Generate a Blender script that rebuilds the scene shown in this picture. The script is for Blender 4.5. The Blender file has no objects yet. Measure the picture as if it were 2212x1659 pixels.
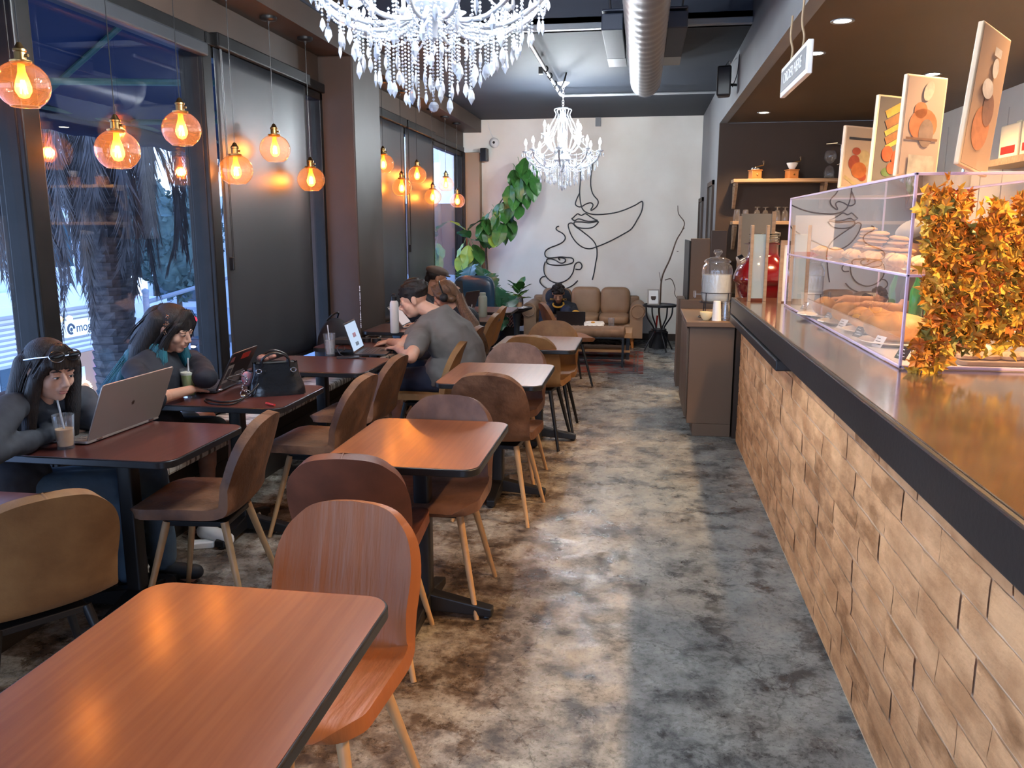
import bpy, bmesh, math, random
from mathutils import Vector, Matrix, Quaternion, noise
rnd = random.Random(7)
C = bpy.context.scene.collection
scene = bpy.context.scene
PI = math.pi
# ---------------------------------------------------------------- camera
IW, IH, F, VX, VY, CAMZ = 2212.0, 1659.0, 1780.0, 1390.0, 493.0, 1.6
_Y = Vector(((VX-IW/2)/F, -(VY-IH/2)/F, -1.0)).normalized()
_Z = Vector((0, _Y.z, -_Y.y)).normalized()
if _Z.y < 0: _Z = -_Z
_X = _Y.cross(_Z)
R3 = Matrix((_X, _Y, _Z))
cam_d = bpy.data.cameras.new('camera'); cam = bpy.data.objects.new('camera', cam_d); C.objects.link(cam)
cam_d.sensor_width = 36; cam_d.lens = F/IW*36; cam_d.clip_start = .05; cam_d.clip_end = 300
M = R3.to_4x4(); M.translation = Vector((0, 0, CAMZ)); cam.matrix_world = M
scene.camera = cam
def at(px, py, x=None, y=None, z=None):
    "point of a known plane of the room seen at a place of the photograph"
    w = R3 @ Vector(((px-IW/2)/F, -(py-IH/2)/F, -1.0))
    t = (z-CAMZ)/w.z if z is not None else (y/w.y if y is not None else x/w.x)
    return w*t + Vector((0, 0, CAMZ))
# ---------------------------------------------------------------- view, world
vs = scene.view_settings
scene.display_settings.display_device = 'sRGB'
vs.view_transform = 'Standard'; vs.look = 'None'; vs.exposure = 1.62; vs.gamma = 1.0; vs.use_curve_mapping = False
world = bpy.data.worlds.new('world'); scene.world = world; world.use_nodes = True
wn = world.node_tree; wn.nodes.clear()
wo = wn.nodes.new('ShaderNodeOutputWorld'); wb = wn.nodes.new('ShaderNodeBackground')
wt = wn.nodes.new('ShaderNodeTexCoord'); ws = wn.nodes.new('ShaderNodeSeparateXYZ'); wr = wn.nodes.new('ShaderNodeValToRGB')
wn.links.new(wt.outputs['Generated'], ws.inputs[0]); wn.links.new(ws.outputs['Z'], wr.inputs[0])
wr.color_ramp.elements[0].position = 0.0; wr.color_ramp.elements[0].color = (.50, .66, .95, 1)
wr.color_ramp.elements[1].position = .7; wr.color_ramp.elements[1].color = (.16, .30, .72, 1)
wn.links.new(wr.outputs[0], wb.inputs[0]); wb.inputs[1].default_value = 2.0
wn.links.new(wb.outputs[0], wo.inputs[0])
# ---------------------------------------------------------------- lights of the room
def point(name, loc, watt, col, r=.04, parent=None):
    d = bpy.data.lights.new(name, 'POINT'); d.energy = watt; d.color = col; d.shadow_soft_size = r
    o = bpy.data.objects.new(name, d); o.location = loc; C.objects.link(o)
    if parent is not None: o.parent = parent
    return o
def spot(name, loc, watt, col, ang=110, blend=.5, r=.05, parent=None):
    d = bpy.data.lights.new(name, 'SPOT'); d.energy = watt; d.color = col; d.shadow_soft_size = r
    d.spot_size = math.radians(ang); d.spot_blend = blend
    o = bpy.data.objects.new(name, d); o.location = loc; C.objects.link(o)
    if parent is not None: o.parent = parent
    return o
COOL = (.86, .94, 1.0); WARM = (1.0, .62, .30); AMBER = (1.0, .42, .10)
P_CHAND, P_PEND, P_DOWN = 23.0, 3.6, 62.0
# ---------------------------------------------------------------- geometry helpers
class MB:
    def __init__(s): s.v = []; s.f = []; s.m = []; s.cur = 0
    def add(s, vs, fs, T=None):
        b = len(s.v)
        s.v += [tuple(T @ Vector(p)) if T is not None else tuple(p) for p in vs]
        s.f += [tuple(b+i for i in f) for f in fs]; s.m += [s.cur]*len(fs); return s
    def box(s, x0, x1, y0, y1, z0, z1, T=None):
        return s.add([(x0,y0,z0),(x1,y0,z0),(x1,y1,z0),(x0,y1,z0),(x0,y0,z1),(x1,y0,z1),(x1,y1,z1),(x0,y1,z1)],
                     [(0,3,2,1),(4,5,6,7),(0,1,5,4),(1,2,6,5),(2,3,7,6),(3,0,4,7)], T)
    def ring(s, pts, rads, n=12, closed=False, caps=True, flat=None):
        pts = [Vector(p) for p in pts]; k = len(pts)
        if not hasattr(rads, '__len__'): rads = [rads]*k
        vs = []; up = Vector((0,0,1)); prev = None
        for i, p in enumerate(pts):
            if closed: t = pts[(i+1) % k]-pts[i-1]
            else: t = pts[min(i+1, k-1)]-pts[max(i-1, 0)]
            if t.length < 1e-9: t = Vector((0,0,1))
            t.normalize()
            if prev is None:
                a = t.cross(up if abs(t.z) < .95 else Vector((1,0,0))).normalized()
            else:
                a = prev - t*prev.dot(t)
                a = a.normalized() if a.length > 1e-6 else t.orthogonal().normalized()
            prev = a; b = t.cross(a)
            fb = 1.0 if flat is None else flat
            for j in range(n):
                th = 2*PI*j/n; vs.append(p + (a*math.cos(th) + b*math.sin(th)*fb)*rads[i])
        fs = []
        for i in range(k if closed else k-1):
            for j in range(n):
                a0 = i*n+j; a1 = i*n+(j+1) % n; b0 = ((i+1) % k)*n+j; b1 = ((i+1) % k)*n+(j+1) % n
                fs.append((a0, a1, b1, b0))
        if caps and not closed:
            fs.append(tuple(range(n-1, -1, -1))); fs.append(tuple((k-1)*n+j for j in range(n)))
        return s.add(vs, fs)
    def cyl(s, a, b, ra, rb=None, n=16): return s.ring([a, b], [ra, ra if rb is None else rb], n)
    def cap(s, a, b, ra, rb=None, n=14, m=4):
        "tapered capsule"
        rb = ra if rb is None else rb
        a = Vector(a); b = Vector(b); d = (b-a); L = d.length; d = d/L if L > 1e-6 else Vector((0,0,1))
        P = []; Rr = []
        for i in range(m+1):
            t = PI/2*i/m; P.append(a - d*ra*math.cos(t)); Rr.append(max(ra*math.sin(t), 1e-4))
        for i in range(m+1):
            t = PI/2*i/m; P.append(b + d*rb*math.sin(t)); Rr.append(max(rb*math.cos(t), 1e-4))
        return s.ring(P, Rr, n)
    def lathe(s, prof, n=24, T=None, cap0=True, cap1=True):
        vs = []; fs = []
        for r, z in prof:
            for j in range(n):
                th = 2*PI*j/n; vs.append((r*math.cos(th), r*math.sin(th), z))
        for i in range(len(prof)-1):
            for j in range(n):
                fs.append((i*n+j, i*n+(j+1) % n, (i+1)*n+(j+1) % n, (i+1)*n+j))
        if cap0 and prof[0][0] > 1e-5: fs.append(tuple(range(n-1, -1, -1)))
        if cap1 and prof[-1][0] > 1e-5: fs.append(tuple((len(prof)-1)*n+j for j in range(n)))
        return s.add(vs, fs, T)
    def ell(s, c, r, n=16, m=10, Rm=None):
        c = Vector(c); vs = [ ]; fs = []
        for i in range(m+1):
            t = PI*i/m
            for j in range(n):
                p = 2*PI*j/n
                q = Vector((r[0]*math.sin(t)*math.cos(p), r[1]*math.sin(t)*math.sin(p), r[2]*math.cos(t)))
                if i in (0, m): q = Vector((1e-4*math.cos(p), 1e-4*math.sin(p), r[2]*(1 if i == 0 else -1)))
                vs.append(c + (Rm @ q if Rm is not None else q))
        for i in range(m):
            for j in range(n):
                fs.append((i*n+j, (i+1)*n+j, (i+1)*n+(j+1) % n, i*n+(j+1) % n))
        fs.append(tuple(range(n))); fs.append(tuple(m*n+j for j in range(n-1, -1, -1)))
        return s.add(vs, fs)
    def prism(s, poly, z0, z1, T=None):
        n = len(poly)
        return s.add([(x,y,z0) for x,y in poly]+[(x,y,z1) for x,y in poly],
                     [tuple(range(n-1,-1,-1)), tuple(range(n,2*n))]+[(i,(i+1)%n,n+(i+1)%n,n+i) for i in range(n)], T)
    def grid(s, fn, nu, nv, T=None):
        vs = [fn(i/nu, j/nv) for j in range(nv+1) for i in range(nu+1)]
        fs = [(j*(nu+1)+i, j*(nu+1)+i+1, (j+1)*(nu+1)+i+1, (j+1)*(nu+1)+i) for j in range(nv) for i in range(nu)]
        return s.add(vs, fs, T)
    def mesh(s, name, mats, smooth=None):
        me = bpy.data.meshes.new(name); me.from_pydata([tuple(v) for v in s.v], [], s.f)
        for m in (mats if isinstance(mats, (list, tuple)) else [mats]): me.materials.append(m)
        if any(s.m): me.polygons.foreach_set('material_index', s.m)
        me.update()
        if smooth is not None:
            me.polygons.foreach_set('use_smooth', [True]*len(me.polygons))
            me.set_sharp_from_angle(angle=math.radians(smooth))
        return me
    def build(s, name, mats, parent=None, smooth=None, bevel=None, solid=None, sub=0):
        me = s.mesh(name, mats, smooth)
        o = bpy.data.objects.new(name, me); C.objects.link(o)
        if parent is not None: o.parent = parent
        if solid: 
            m = o.modifiers.new('s', 'SOLIDIFY'); m.thickness = solid; m.offset = 0
        if bevel:
            m = o.modifiers.new('b', 'BEVEL'); m.width = bevel; m.segments = 2; m.limit_method = 'ANGLE'; m.angle_limit = math.radians(40)
        if sub:
            m = o.modifiers.new('u', 'SUBSURF'); m.levels = sub; m.render_levels = sub
        return o
def tag(o, label, cat, group=None, kind=None):
    o['label'] = label; o['category'] = cat
    if group: o['group'] = group
    if kind: o['kind'] = kind
    return o
def thing(name, label, cat, loc=(0,0,0), rz=0, group=None):
    o = bpy.data.objects.new(name, None); C.objects.link(o); o.location = loc; o.rotation_euler = (0,0,rz)
    o.empty_display_size = .05
    return tag(o, label, cat, group)
def struct(o): o['kind'] = 'structure'; return o
def kids(o): return [c for c in bpy.data.objects if c.parent == o]
def copy_tree(o, parent=None, loc=None, rz=None, label=None, group=None):
    c = o.copy(); C.objects.link(c)
    if parent is not None: c.parent = parent
    if loc is not None: c.location = loc
    if rz is not None: c.rotation_euler = (0,0,rz)
    if label: c['label'] = label
    if group: c['group'] = group
    for k in KIDS.get(o.name, None) or kids(o): copy_tree(k, c)
    return c
KIDS = {}
def Tm(loc=(0,0,0), rx=0, ry=0, rz=0, s=1.0):
    return Matrix.Translation(Vector(loc)) @ Matrix.Rotation(rz,4,'Z') @ Matrix.Rotation(ry,4,'Y') @ Matrix.Rotation(rx,4,'X') @ Matrix.Scale(s,4)
def rrect(x0, x1, y0, y1, r, n=6):
    P = []
    for cx, cy, a in ((x1-r,y0+r,-90),(x1-r,y1-r,0),(x0+r,y1-r,90),(x0+r,y0+r,180)):
        for i in range(n+1):
            t = math.radians(a+90*i/n); P.append((cx+r*math.cos(t), cy+r*math.sin(t)))
    return P
def spline(pts, n=8, closed=False):
    "Catmull-Rom through the points"
    P = [Vector(p) for p in pts]; out = []; k = len(P)
    for i in range(k if closed else k-1):
        p0 = P[i-1] if (closed or i > 0) else P[0]*2-P[1]; p1 = P[i]; p2 = P[(i+1) % k]
        p3 = P[(i+2) % k] if (closed or i+2 < k) else P[-1]*2-P[-2]
        for j in range(n):
            t = j/n; out.append(.5*((2*p1)+(p2-p0)*t+(2*p0-5*p1+4*p2-p3)*t*t+(3*p1-p0-3*p2+p3)*t**3))
    if not closed: out.append(P[-1])
    return out
def text(s, name, mat, size, T, parent=None, depth=.001, align='CENTER', sx=1.0):
    cu = bpy.data.curves.new(name, 'FONT'); cu.body = s; cu.size = size; cu.extrude = depth; cu.align_x = align; cu.align_y = 'CENTER'
    cu.resolution_u = 3
    o = bpy.data.objects.new(name, cu); C.objects.link(o)
    dg = bpy.context.evaluated_depsgraph_get(); me = bpy.data.meshes.new_from_object(o.evaluated_get(dg))
    bpy.data.objects.remove(o); me.transform(T @ Matrix.Diagonal((sx,1,1,1))); me.materials.clear(); me.materials.append(mat)
    o = bpy.data.objects.new(name, me); C.objects.link(o)
    if parent is not None: o.parent = parent
    return o
def remesh(mb, name, mat, parent, voxel, smooth=4, factor=.5):
    me = mb.mesh(name+'_src', mat); o = bpy.data.objects.new(name, me); C.objects.link(o)
    m = o.modifiers.new('r', 'REMESH'); m.mode = 'VOXEL'; m.voxel_size = voxel; m.use_smooth_shade = True
    if smooth: m2 = o.modifiers.new('s', 'SMOOTH'); m2.iterations = smooth; m2.factor = factor
    dg = bpy.context.evaluated_depsgraph_get(); me2 = bpy.data.meshes.new_from_object(o.evaluated_get(dg))
    bpy.data.objects.remove(o); bpy.data.meshes.remove(me)
    me2.name = name; me2.materials.clear(); me2.materials.append(mat)
    me2.polygons.foreach_set('use_smooth', [True]*len(me2.polygons))
    o = bpy.data.objects.new(name, me2); C.objects.link(o)
    if parent is not None: o.parent = parent
    return o
# ---------------------------------------------------------------- materials
def node(nt, t, **k):
    n = nt.nodes.new(t)
    for a, b in k.items(): setattr(n, a, b)
    return n
def mat(name, col, rough=.5, metal=0, spec=.5, n1=None, scale=8, stretch=(1,1,1), bump=0, bscale=None, coat=0, emit=None, estr=0,
        trans=0, ior=1.45, sheen=0, rvar=0, alpha=1, detail=6, contrast=(.35,.65), croughness=.1):
    m = bpy.data.materials.new(name); m.use_nodes = True; nt = m.node_tree; b = nt.nodes['Principled BSDF']
    b.inputs['Base Color'].default_value = (*col, 1); b.inputs['Roughness'].default_value = rough
    b.inputs['Metallic'].default_value = metal; b.inputs['Specular IOR Level'].default_value = spec
    b.inputs['Coat Weight'].default_value = coat; b.inputs['Coat Roughness'].default_value = croughness
    b.inputs['Transmission Weight'].default_value = trans; b.inputs['IOR'].default_value = ior
    b.inputs['Sheen Weight'].default_value = sheen; b.inputs['Alpha'].default_value = alpha
    if emit: b.inputs['Emission Color'].default_value = (*emit, 1); b.inputs['Emission Strength'].default_value = estr
    tc = node(nt, 'ShaderNodeTexCoord'); mp = node(nt, 'ShaderNodeMapping'); mp.inputs['Scale'].default_value = stretch
    nt.links.new(tc.outputs['Object'], mp.inputs[0])
    if n1 is not None or rvar or (bump and bscale is None):
        nz = node(nt, 'ShaderNodeTexNoise'); nz.inputs['Scale'].default_value = scale; nz.inputs['Detail'].default_value = detail
        nt.links.new(mp.outputs[0], nz.inputs['Vector'])
        mr = node(nt, 'ShaderNodeMapRange'); mr.inputs[1].default_value = contrast[0]; mr.inputs[2].default_value = contrast[1]
        nt.links.new(nz.outputs['Fac'], mr.inputs[0])
        if n1 is not None:
            mx = node(nt, 'ShaderNodeMix', data_type='RGBA'); mx.inputs[6].default_value = (*col, 1); mx.inputs[7].default_value = (*n1, 1)
            nt.links.new(mr.outputs[0], mx.inputs[0]); nt.links.new(mx.outputs[2], b.inputs['Base Color'])
        if rvar:
            r2 = node(nt, 'ShaderNodeMapRange'); r2.inputs[3].default_value = rough-rvar; r2.inputs[4].default_value = rough+rvar
            nt.links.new(mr.outputs[0], r2.inputs[0]); nt.links.new(r2.outputs[0], b.inputs['Roughness'])
    if bump:
        n2 = node(nt, 'ShaderNodeTexNoise'); n2.inputs['Scale'].default_value = bscale or scale; n2.inputs['Detail'].default_value = 4
        nt.links.new(mp.outputs[0], n2.inputs['Vector'])
        bp = node(nt, 'ShaderNodeBump'); bp.inputs['Strength'].default_value = bump; bp.inputs['Distance'].default_value = .01
        nt.links.new(n2.outputs['Fac'], bp.inputs['Height']); nt.links.new(bp.outputs[0], b.inputs['Normal'])
    return m
def thin_glass(name, tint=(1,1,1), gloss=1.0, rough=.02, haze=0.0, hazecol=(1,1,1), fres=1.45):
    "thin clear pane: transparent with a mirror-like sheen"
    m = bpy.data.materials.new(name); m.use_nodes = True; nt = m.node_tree; nt.nodes.clear()
    o = node(nt, 'ShaderNodeOutputMaterial'); t = node(nt, 'ShaderNodeBsdfTransparent'); g = node(nt, 'ShaderNodeBsdfGlossy')
    fr = node(nt, 'ShaderNodeFresnel'); ge = node(nt, 'ShaderNodeNewGeometry'); io = node(nt, 'ShaderNodeMapRange'); io.inputs[3].default_value = fres; io.inputs[4].default_value = 1/fres; nt.links.new(ge.outputs['Backfacing'], io.inputs[0]); nt.links.new(io.outputs[0], fr.inputs[0]); ml = node(nt, 'ShaderNodeMath', operation='MULTIPLY', use_clamp=True); ml.inputs[1].default_value = gloss
    mx = node(nt, 'ShaderNodeMixShader'); t.inputs[0].default_value = (*tint, 1); g.inputs['Roughness'].default_value = rough
    nt.links.new(fr.outputs[0], ml.inputs[0]); nt.links.new(ml.outputs[0], mx.inputs[0]); nt.links.new(t.outputs[0], mx.inputs[1]); nt.links.new(g.outputs[0], mx.inputs[2])
    last = mx
    if haze:
        d = node(nt, 'ShaderNodeBsdfTranslucent'); d.inputs[0].default_value = (*hazecol, 1)
        d2 = node(nt, 'ShaderNodeBsdfDiffuse'); d2.inputs[0].default_value = (*hazecol, 1)
        a = node(nt, 'ShaderNodeMixShader'); a.inputs[0].default_value = .5; nt.links.new(d.outputs[0], a.inputs[1]); nt.links.new(d2.outputs[0], a.inputs[2])
        mh = node(nt, 'ShaderNodeMixShader'); mh.inputs[0].default_value = haze
        nt.links.new(mx.outputs[0], mh.inputs[1]); nt.links.new(a.outputs[0], mh.inputs[2]); last = mh
    nt.links.new(last.outputs[0], o.inputs[0]); return m
def glow(name, col, s):
    m = bpy.data.materials.new(name); m.use_nodes = True; nt = m.node_tree; nt.nodes.clear()
    o = node(nt, 'ShaderNodeOutputMaterial'); e = node(nt, 'ShaderNodeEmission'); e.inputs[0].default_value = (*col, 1); e.inputs[1].default_value = s
    nt.links.new(e.outputs[0], o.inputs[0]); return m
def floor_material():
    m = bpy.data.materials.new('worn_concrete'); m.use_nodes = True; nt = m.node_tree; b = nt.nodes['Principled BSDF']; L = nt.links.new
    tc = node(nt, 'ShaderNodeTexCoord'); mp = node(nt, 'ShaderNodeMapping'); L(tc.outputs['Object'], mp.inputs[0])
    def nz(s, d=8, r=.6, dist=0, vec=None):
        n = node(nt, 'ShaderNodeTexNoise'); n.inputs['Scale'].default_value = s; n.inputs['Detail'].default_value = d
        n.inputs['Roughness'].default_value = r; n.inputs['Distortion'].default_value = dist; L(vec or mp.outputs[0], n.inputs['Vector']); return n
    def ramp(src, stops):
        r = node(nt, 'ShaderNodeValToRGB'); r.color_ramp.elements[0].position = stops[0][0]; r.color_ramp.elements[0].color = (*stops[0][1], 1)
        r.color_ramp.elements[1].position = stops[-1][0]; r.color_ramp.elements[1].color = (*stops[-1][1], 1)
        for p, c in stops[1:-1]: e = r.color_ramp.elements.new(p); e.color = (*c, 1)
        L(src, r.inputs[0]); return r
    big = nz(1.1, 5, .55, .3); mid = nz(4.6, 15, .76, .12); fine = nz(42, 10, .8, .1)
    base = ramp(mid.outputs['Fac'], [(.405, (.045,.050,.052)), (.445, (.12,.13,.132)), (.48, (.19,.205,.20)), (.62, (.28,.29,.275))])
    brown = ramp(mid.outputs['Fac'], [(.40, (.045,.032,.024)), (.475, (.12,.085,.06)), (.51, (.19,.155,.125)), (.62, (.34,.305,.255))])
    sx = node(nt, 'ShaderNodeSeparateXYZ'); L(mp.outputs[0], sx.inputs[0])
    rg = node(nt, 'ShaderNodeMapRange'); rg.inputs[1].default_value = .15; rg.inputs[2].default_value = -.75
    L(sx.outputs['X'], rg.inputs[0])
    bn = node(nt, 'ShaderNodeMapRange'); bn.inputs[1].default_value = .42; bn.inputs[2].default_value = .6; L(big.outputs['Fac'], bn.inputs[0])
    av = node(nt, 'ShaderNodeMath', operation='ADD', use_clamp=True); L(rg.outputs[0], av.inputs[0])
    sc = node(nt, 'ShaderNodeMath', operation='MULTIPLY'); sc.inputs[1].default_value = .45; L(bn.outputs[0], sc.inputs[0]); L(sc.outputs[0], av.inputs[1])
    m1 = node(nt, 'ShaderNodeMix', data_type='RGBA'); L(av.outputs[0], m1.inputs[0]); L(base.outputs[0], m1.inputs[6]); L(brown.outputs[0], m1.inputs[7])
    # scuffs and flecks
    fr = ramp(fine.outputs['Fac'], [(.42, (.35,.35,.35)), (.47, (1,1,1)), (.62, (1.25,1.25,1.25))])
    m2 = node(nt, 'ShaderNodeMix', data_type='RGBA', blend_type='MULTIPLY'); m2.inputs[0].default_value = .75
    L(m1.outputs[2], m2.inputs[6]); L(fr.outputs[0], m2.inputs[7])
    vo = node(nt, 'ShaderNodeTexVoronoi', feature='DISTANCE_TO_EDGE'); vo.inputs['Scale'].default_value = 1.3
    vd = node(nt, 'ShaderNodeMix', data_type='RGBA', blend_type='ADD'); vd.inputs[0].default_value = .35; L(mp.outputs[0], vd.inputs[6]); L(nz(3, 6).outputs['Color'], vd.inputs[7]); L(vd.outputs[2], vo.inputs['Vector'])
    cr = node(nt, 'ShaderNodeMapRange'); cr.inputs[1].default_value = .0; cr.inputs[2].default_value = .010; L(vo.outputs['Distance'], cr.inputs[0])
    m3 = node(nt, 'ShaderNodeMix', data_type='RGBA', blend_type='MULTIPLY'); m3.inputs[0].default_value = .55
    L(m2.outputs[2], m3.inputs[6]); cc = node(nt, 'ShaderNodeCombineColor'); [L(cr.outputs[0], cc.inputs[i]) for i in range(3)]; L(cc.outputs[0], m3.inputs[7])
    L(m3.outputs[2], b.inputs['Base Color'])
    rr = ramp(nz(7, 10, .7, .4).outputs['Fac'], [(.40, (.20,)*3), (.52, (.34,)*3), (.62, (.62,)*3)]); L(rr.outputs[0], b.inputs['Roughness'])
    bp = node(nt, 'ShaderNodeBump'); bp.inputs['Strength'].default_value = .25; bp.inputs['Distance'].default_value = .004
    L(fine.outputs['Fac'], bp.inputs['Height']); L(bp.outputs[0], b.inputs['Normal'])
    b.inputs['Specular IOR Level'].default_value = .6
    return m
def wood_top(name, c0, c1, rough, spec=.5, coat=.3, ax=(30,1.2,1)):
    return mat(name, c0, rough, n1=c1, scale=2.0, stretch=ax, bump=.02, bscale=4, coat=coat, spec=spec, croughness=.18)
m_floor = floor_material()
m_brownwall = mat('umber_paint', (.046,.027,.018), .55, n1=(.055,.033,.023), scale=3)
m_darkbrown = mat('dark_umber_paint', (.034,.019,.012), .6)
m_brownceil = mat('umber_ceiling_paint', (.058,.036,.018), .5, n1=(.068,.042,.022), scale=2)
m_ceil = mat('slate_ceiling_paint', (.022,.027,.038), .65, n1=(.028,.034,.046), spec=.25, scale=1.5, bump=.15, bscale=3)
m_navy = mat('navy_ceiling_paint', (.022,.028,.048), .55)
m_trimlight = mat('painted_steel_trim', (.20,.22,.25), .45)
m_plaster = mat('limewash_plaster', (.70,.64,.56), .75, n1=(.78,.74,.67), scale=1.6, bump=.1, bscale=12)
m_graywall = mat('grey_bulkhead_paint', (.16,.165,.175), .5, n1=(.19,.195,.205), scale=2)
m_panelwall = mat('panelled_white_wall', (.42,.38,.35), .6, n1=(.48,.44,.40), scale=2)
m_steel = mat('charcoal_window_frame', (.007,.007,.007), .40, n1=(.012,.011,.011), scale=9, spec=.25)
m_blind = mat('charcoal_blind_cloth', (.024,.026,.031), .42, n1=(.030,.032,.037), scale=400, spec=.6, bump=.04, bscale=500)
m_glasspane = thin_glass('window_glass', (.93,.96,1), gloss=1.9, rough=.0)
m_caseglass = thin_glass('case_acrylic', (.985,.975,.99), gloss=2.2, rough=.0, haze=.045, hazecol=(1,.86,.92))
m_caseedge = mat('acrylic_edge', (.80,.64,.84), .15, spec=.8, trans=.25)
m_globe = thin_glass('amber_globe_glass', (1.0,.93,.80), gloss=1.8, rough=.02, haze=.04, hazecol=(1,.72,.36))
m_bulbglass = thin_glass('amber_bulb_glass', (1.0,.70,.35), gloss=1.0, rough=.05, haze=.35, hazecol=(1,.50,.14))
m_fil = glow('filament_glow', (1.0,.50,.13), 60)
m_candle = glow('candle_bulb_glow', (.90,.96,1.0), 9)
m_clear = thin_glass('clear_glass', (.97,.98,1), gloss=2.2, rough=.03, haze=.05)
m_crystal = mat('cut_crystal', (.80,.84,.90), .04, spec=.9, trans=.62, ior=1.5)
m_crysarm = mat('clear_crystal_arm', (.42,.45,.50), .12, spec=.8, trans=.25)
m_brass = mat('aged_brass', (.36,.22,.08), .32, metal=1)
m_black = mat('black_metal', (.012,.012,.013), .35)
m_blackmatte = mat('black_rubber', (.018,.018,.02), .6)
m_chrome = mat('chrome', (.75,.75,.76), .12, metal=1)
m_white = mat('white_enamel', (.75,.75,.74), .35)
m_paper = mat('white_paper', (.78,.77,.75), .7, bump=.2, bscale=30)
m_duct = mat('painted_spiral_duct', (.21,.21,.22), .42, metal=.3)
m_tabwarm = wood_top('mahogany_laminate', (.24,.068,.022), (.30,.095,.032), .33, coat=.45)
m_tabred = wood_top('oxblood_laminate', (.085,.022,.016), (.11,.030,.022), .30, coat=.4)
m_edge = mat('black_table_edge', (.014,.013,.013), .3)
m_legwood = mat('beech_leg', (.42,.24,.11), .42, n1=(.50,.30,.14), scale=6, stretch=(6,6,.6))
m_suede = mat('dark_brown_suede', (.105,.042,.018), .58, n1=(.21,.095,.045), scale=7, contrast=(.42,.60), bump=.35, bscale=40, rvar=.08)
m_tan = mat('tan_suede', (.28,.140,.048), .58, n1=(.19,.086,.028), scale=7, bump=.15, bscale=60)
m_tanleather = mat('tan_leather', (.36,.118,.033), .44, n1=(.27,.082,.024), scale=3, bump=.9, bscale=5, stretch=(5,1,.5), spec=.35, rvar=.05, contrast=(.2,.8), detail=2)
m_taupe = mat('taupe_leather', (.19,.095,.060), .44, n1=(.125,.060,.038), scale=7, bump=.5, bscale=16, stretch=(1.4,1,1), spec=.4, contrast=(.42,.6))
m_maroon = mat('maroon_leather', (.17,.052,.024), .5, n1=(.11,.034,.016), scale=8, bump=.2, bscale=30)
m_counter = mat('brown_stone_worktop', (.050,.036,.027), .15, n1=(.090,.068,.052), scale=3.2, stretch=(1,1,1), spec=.7, coat=.5, bump=.03, bscale=5)
m_countertrim = mat('black_counter_edge', (.016,.016,.018), .38, bump=.05, bscale=60)
m_cabinet = mat('brown_cabinet_paint', (.125,.078,.050), .5)
m_bench = mat('bench_wood', (.022,.017,.014), .5, n1=(.034,.026,.02), scale=3, stretch=(1,.3,8))
m_benchseat = mat('zebra_print_seat', (.55,.50,.43), .6, n1=(.12,.09,.07), scale=2.2, stretch=(3,16,1), contrast=(.50,.56))
m_shelfwood = mat('raw_shelf_wood', (.24,.155,.095), .55, n1=(.32,.215,.135), scale=3, stretch=(1,14,14))
m_sofa = mat('camel_sofa_leather', (.30,.175,.095), .5, n1=(.25,.14,.075), scale=5, bump=.15, bscale=9)
m_ottoman = mat('brown_ottoman', (.20,.12,.07), .6, n1=(.16,.09,.05), scale=12)
m_oak = mat('oak_top', (.34,.20,.10), .45, n1=(.28,.155,.075), scale=3, stretch=(1,10,1))
m_rug = mat('worn_oriental_rug', (.20,.045,.03), .9, n1=(.16,.14,.14), scale=6, detail=10, bump=.3, bscale=80, contrast=(.46,.56))
m_leaf = mat('fig_leaf', (.025,.105,.022), .36, n1=(.055,.18,.035), scale=10, spec=.6, bump=.3, bscale=25)
m_leafy = mat('yellow_green_leaf', (.22,.34,.04), .4, n1=(.14,.26,.035), scale=8)
m_leafd = mat('monstera_leaf', (.012,.060,.030), .3, n1=(.02,.085,.04), scale=8)
m_bark = mat('bark', (.12,.075,.05), .8, n1=(.07,.045,.03), scale=20, bump=.5)
m_skin = mat('skin_light_tan', (.56,.315,.215), .48, n1=(.50,.26,.175), scale=14, spec=.4)
m_skin2 = mat('skin_tan', (.44,.235,.145), .5, n1=(.38,.19,.115), scale=14, spec=.4)
m_skin3 = mat('skin_brown', (.25,.125,.075), .5, n1=(.20,.095,.055), scale=14, spec=.4)
m_hair = mat('black_hair', (.007,.006,.006), .45, n1=(.022,.016,.014), scale=30, stretch=(6,6,.6), spec=.35, bump=.5, bscale=50)
m_hairbrown = mat('brown_hair', (.085,.040,.020), .42, n1=(.17,.085,.040), scale=22, stretch=(6,6,.5), spec=.6, bump=.5, bscale=45)
m_hairteal = mat('teal_hair', (.010,.085,.12), .42, n1=(.02,.16,.20), scale=25, stretch=(6,6,.6), spec=.6, bump=.5, bscale=45)
m_hairbrownd = mat('dark_brown_hair', (.010,.007,.006), .45, n1=(.026,.015,.010), scale=24, stretch=(6,6,.5), spec=.35, bump=.5, bscale=45)
m_charcoal = mat('charcoal_knit', (.030,.033,.042), .8, n1=(.040,.044,.055), scale=20, bump=.2, bscale=14)
m_blacktee = mat('black_cotton', (.011,.013,.020), .8, n1=(.016,.018,.026), scale=12, bump=.25, bscale=9)
m_greytee = mat('grey_cotton', (.135,.118,.108), .8, n1=(.115,.100,.092), scale=7, bump=.35, bscale=7)
m_denim = mat('blue_denim', (.065,.105,.150), .75, n1=(.085,.135,.185), scale=8, bump=.2, bscale=40)
m_navycloth = mat('navy_shorts_cloth', (.012,.018,.040), .75, n1=(.017,.024,.05), scale=8)
m_yellow = mat('mustard_rib', (.65,.34,.04), .7)
m_capcloth = mat('brown_cap_wool', (.085,.062,.050), .85, n1=(.10,.075,.06), scale=30)
m_alu = mat('aluminium_laptop', (.42,.37,.33), .38, metal=.6)
m_dark = mat('dark_laptop', (.022,.020,.022), .3)
m_keys = mat('keyboard_keys', (.05,.045,.05), .5)
m_screenoff = mat('screen_bezel', (.02,.02,.022), .2)
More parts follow.
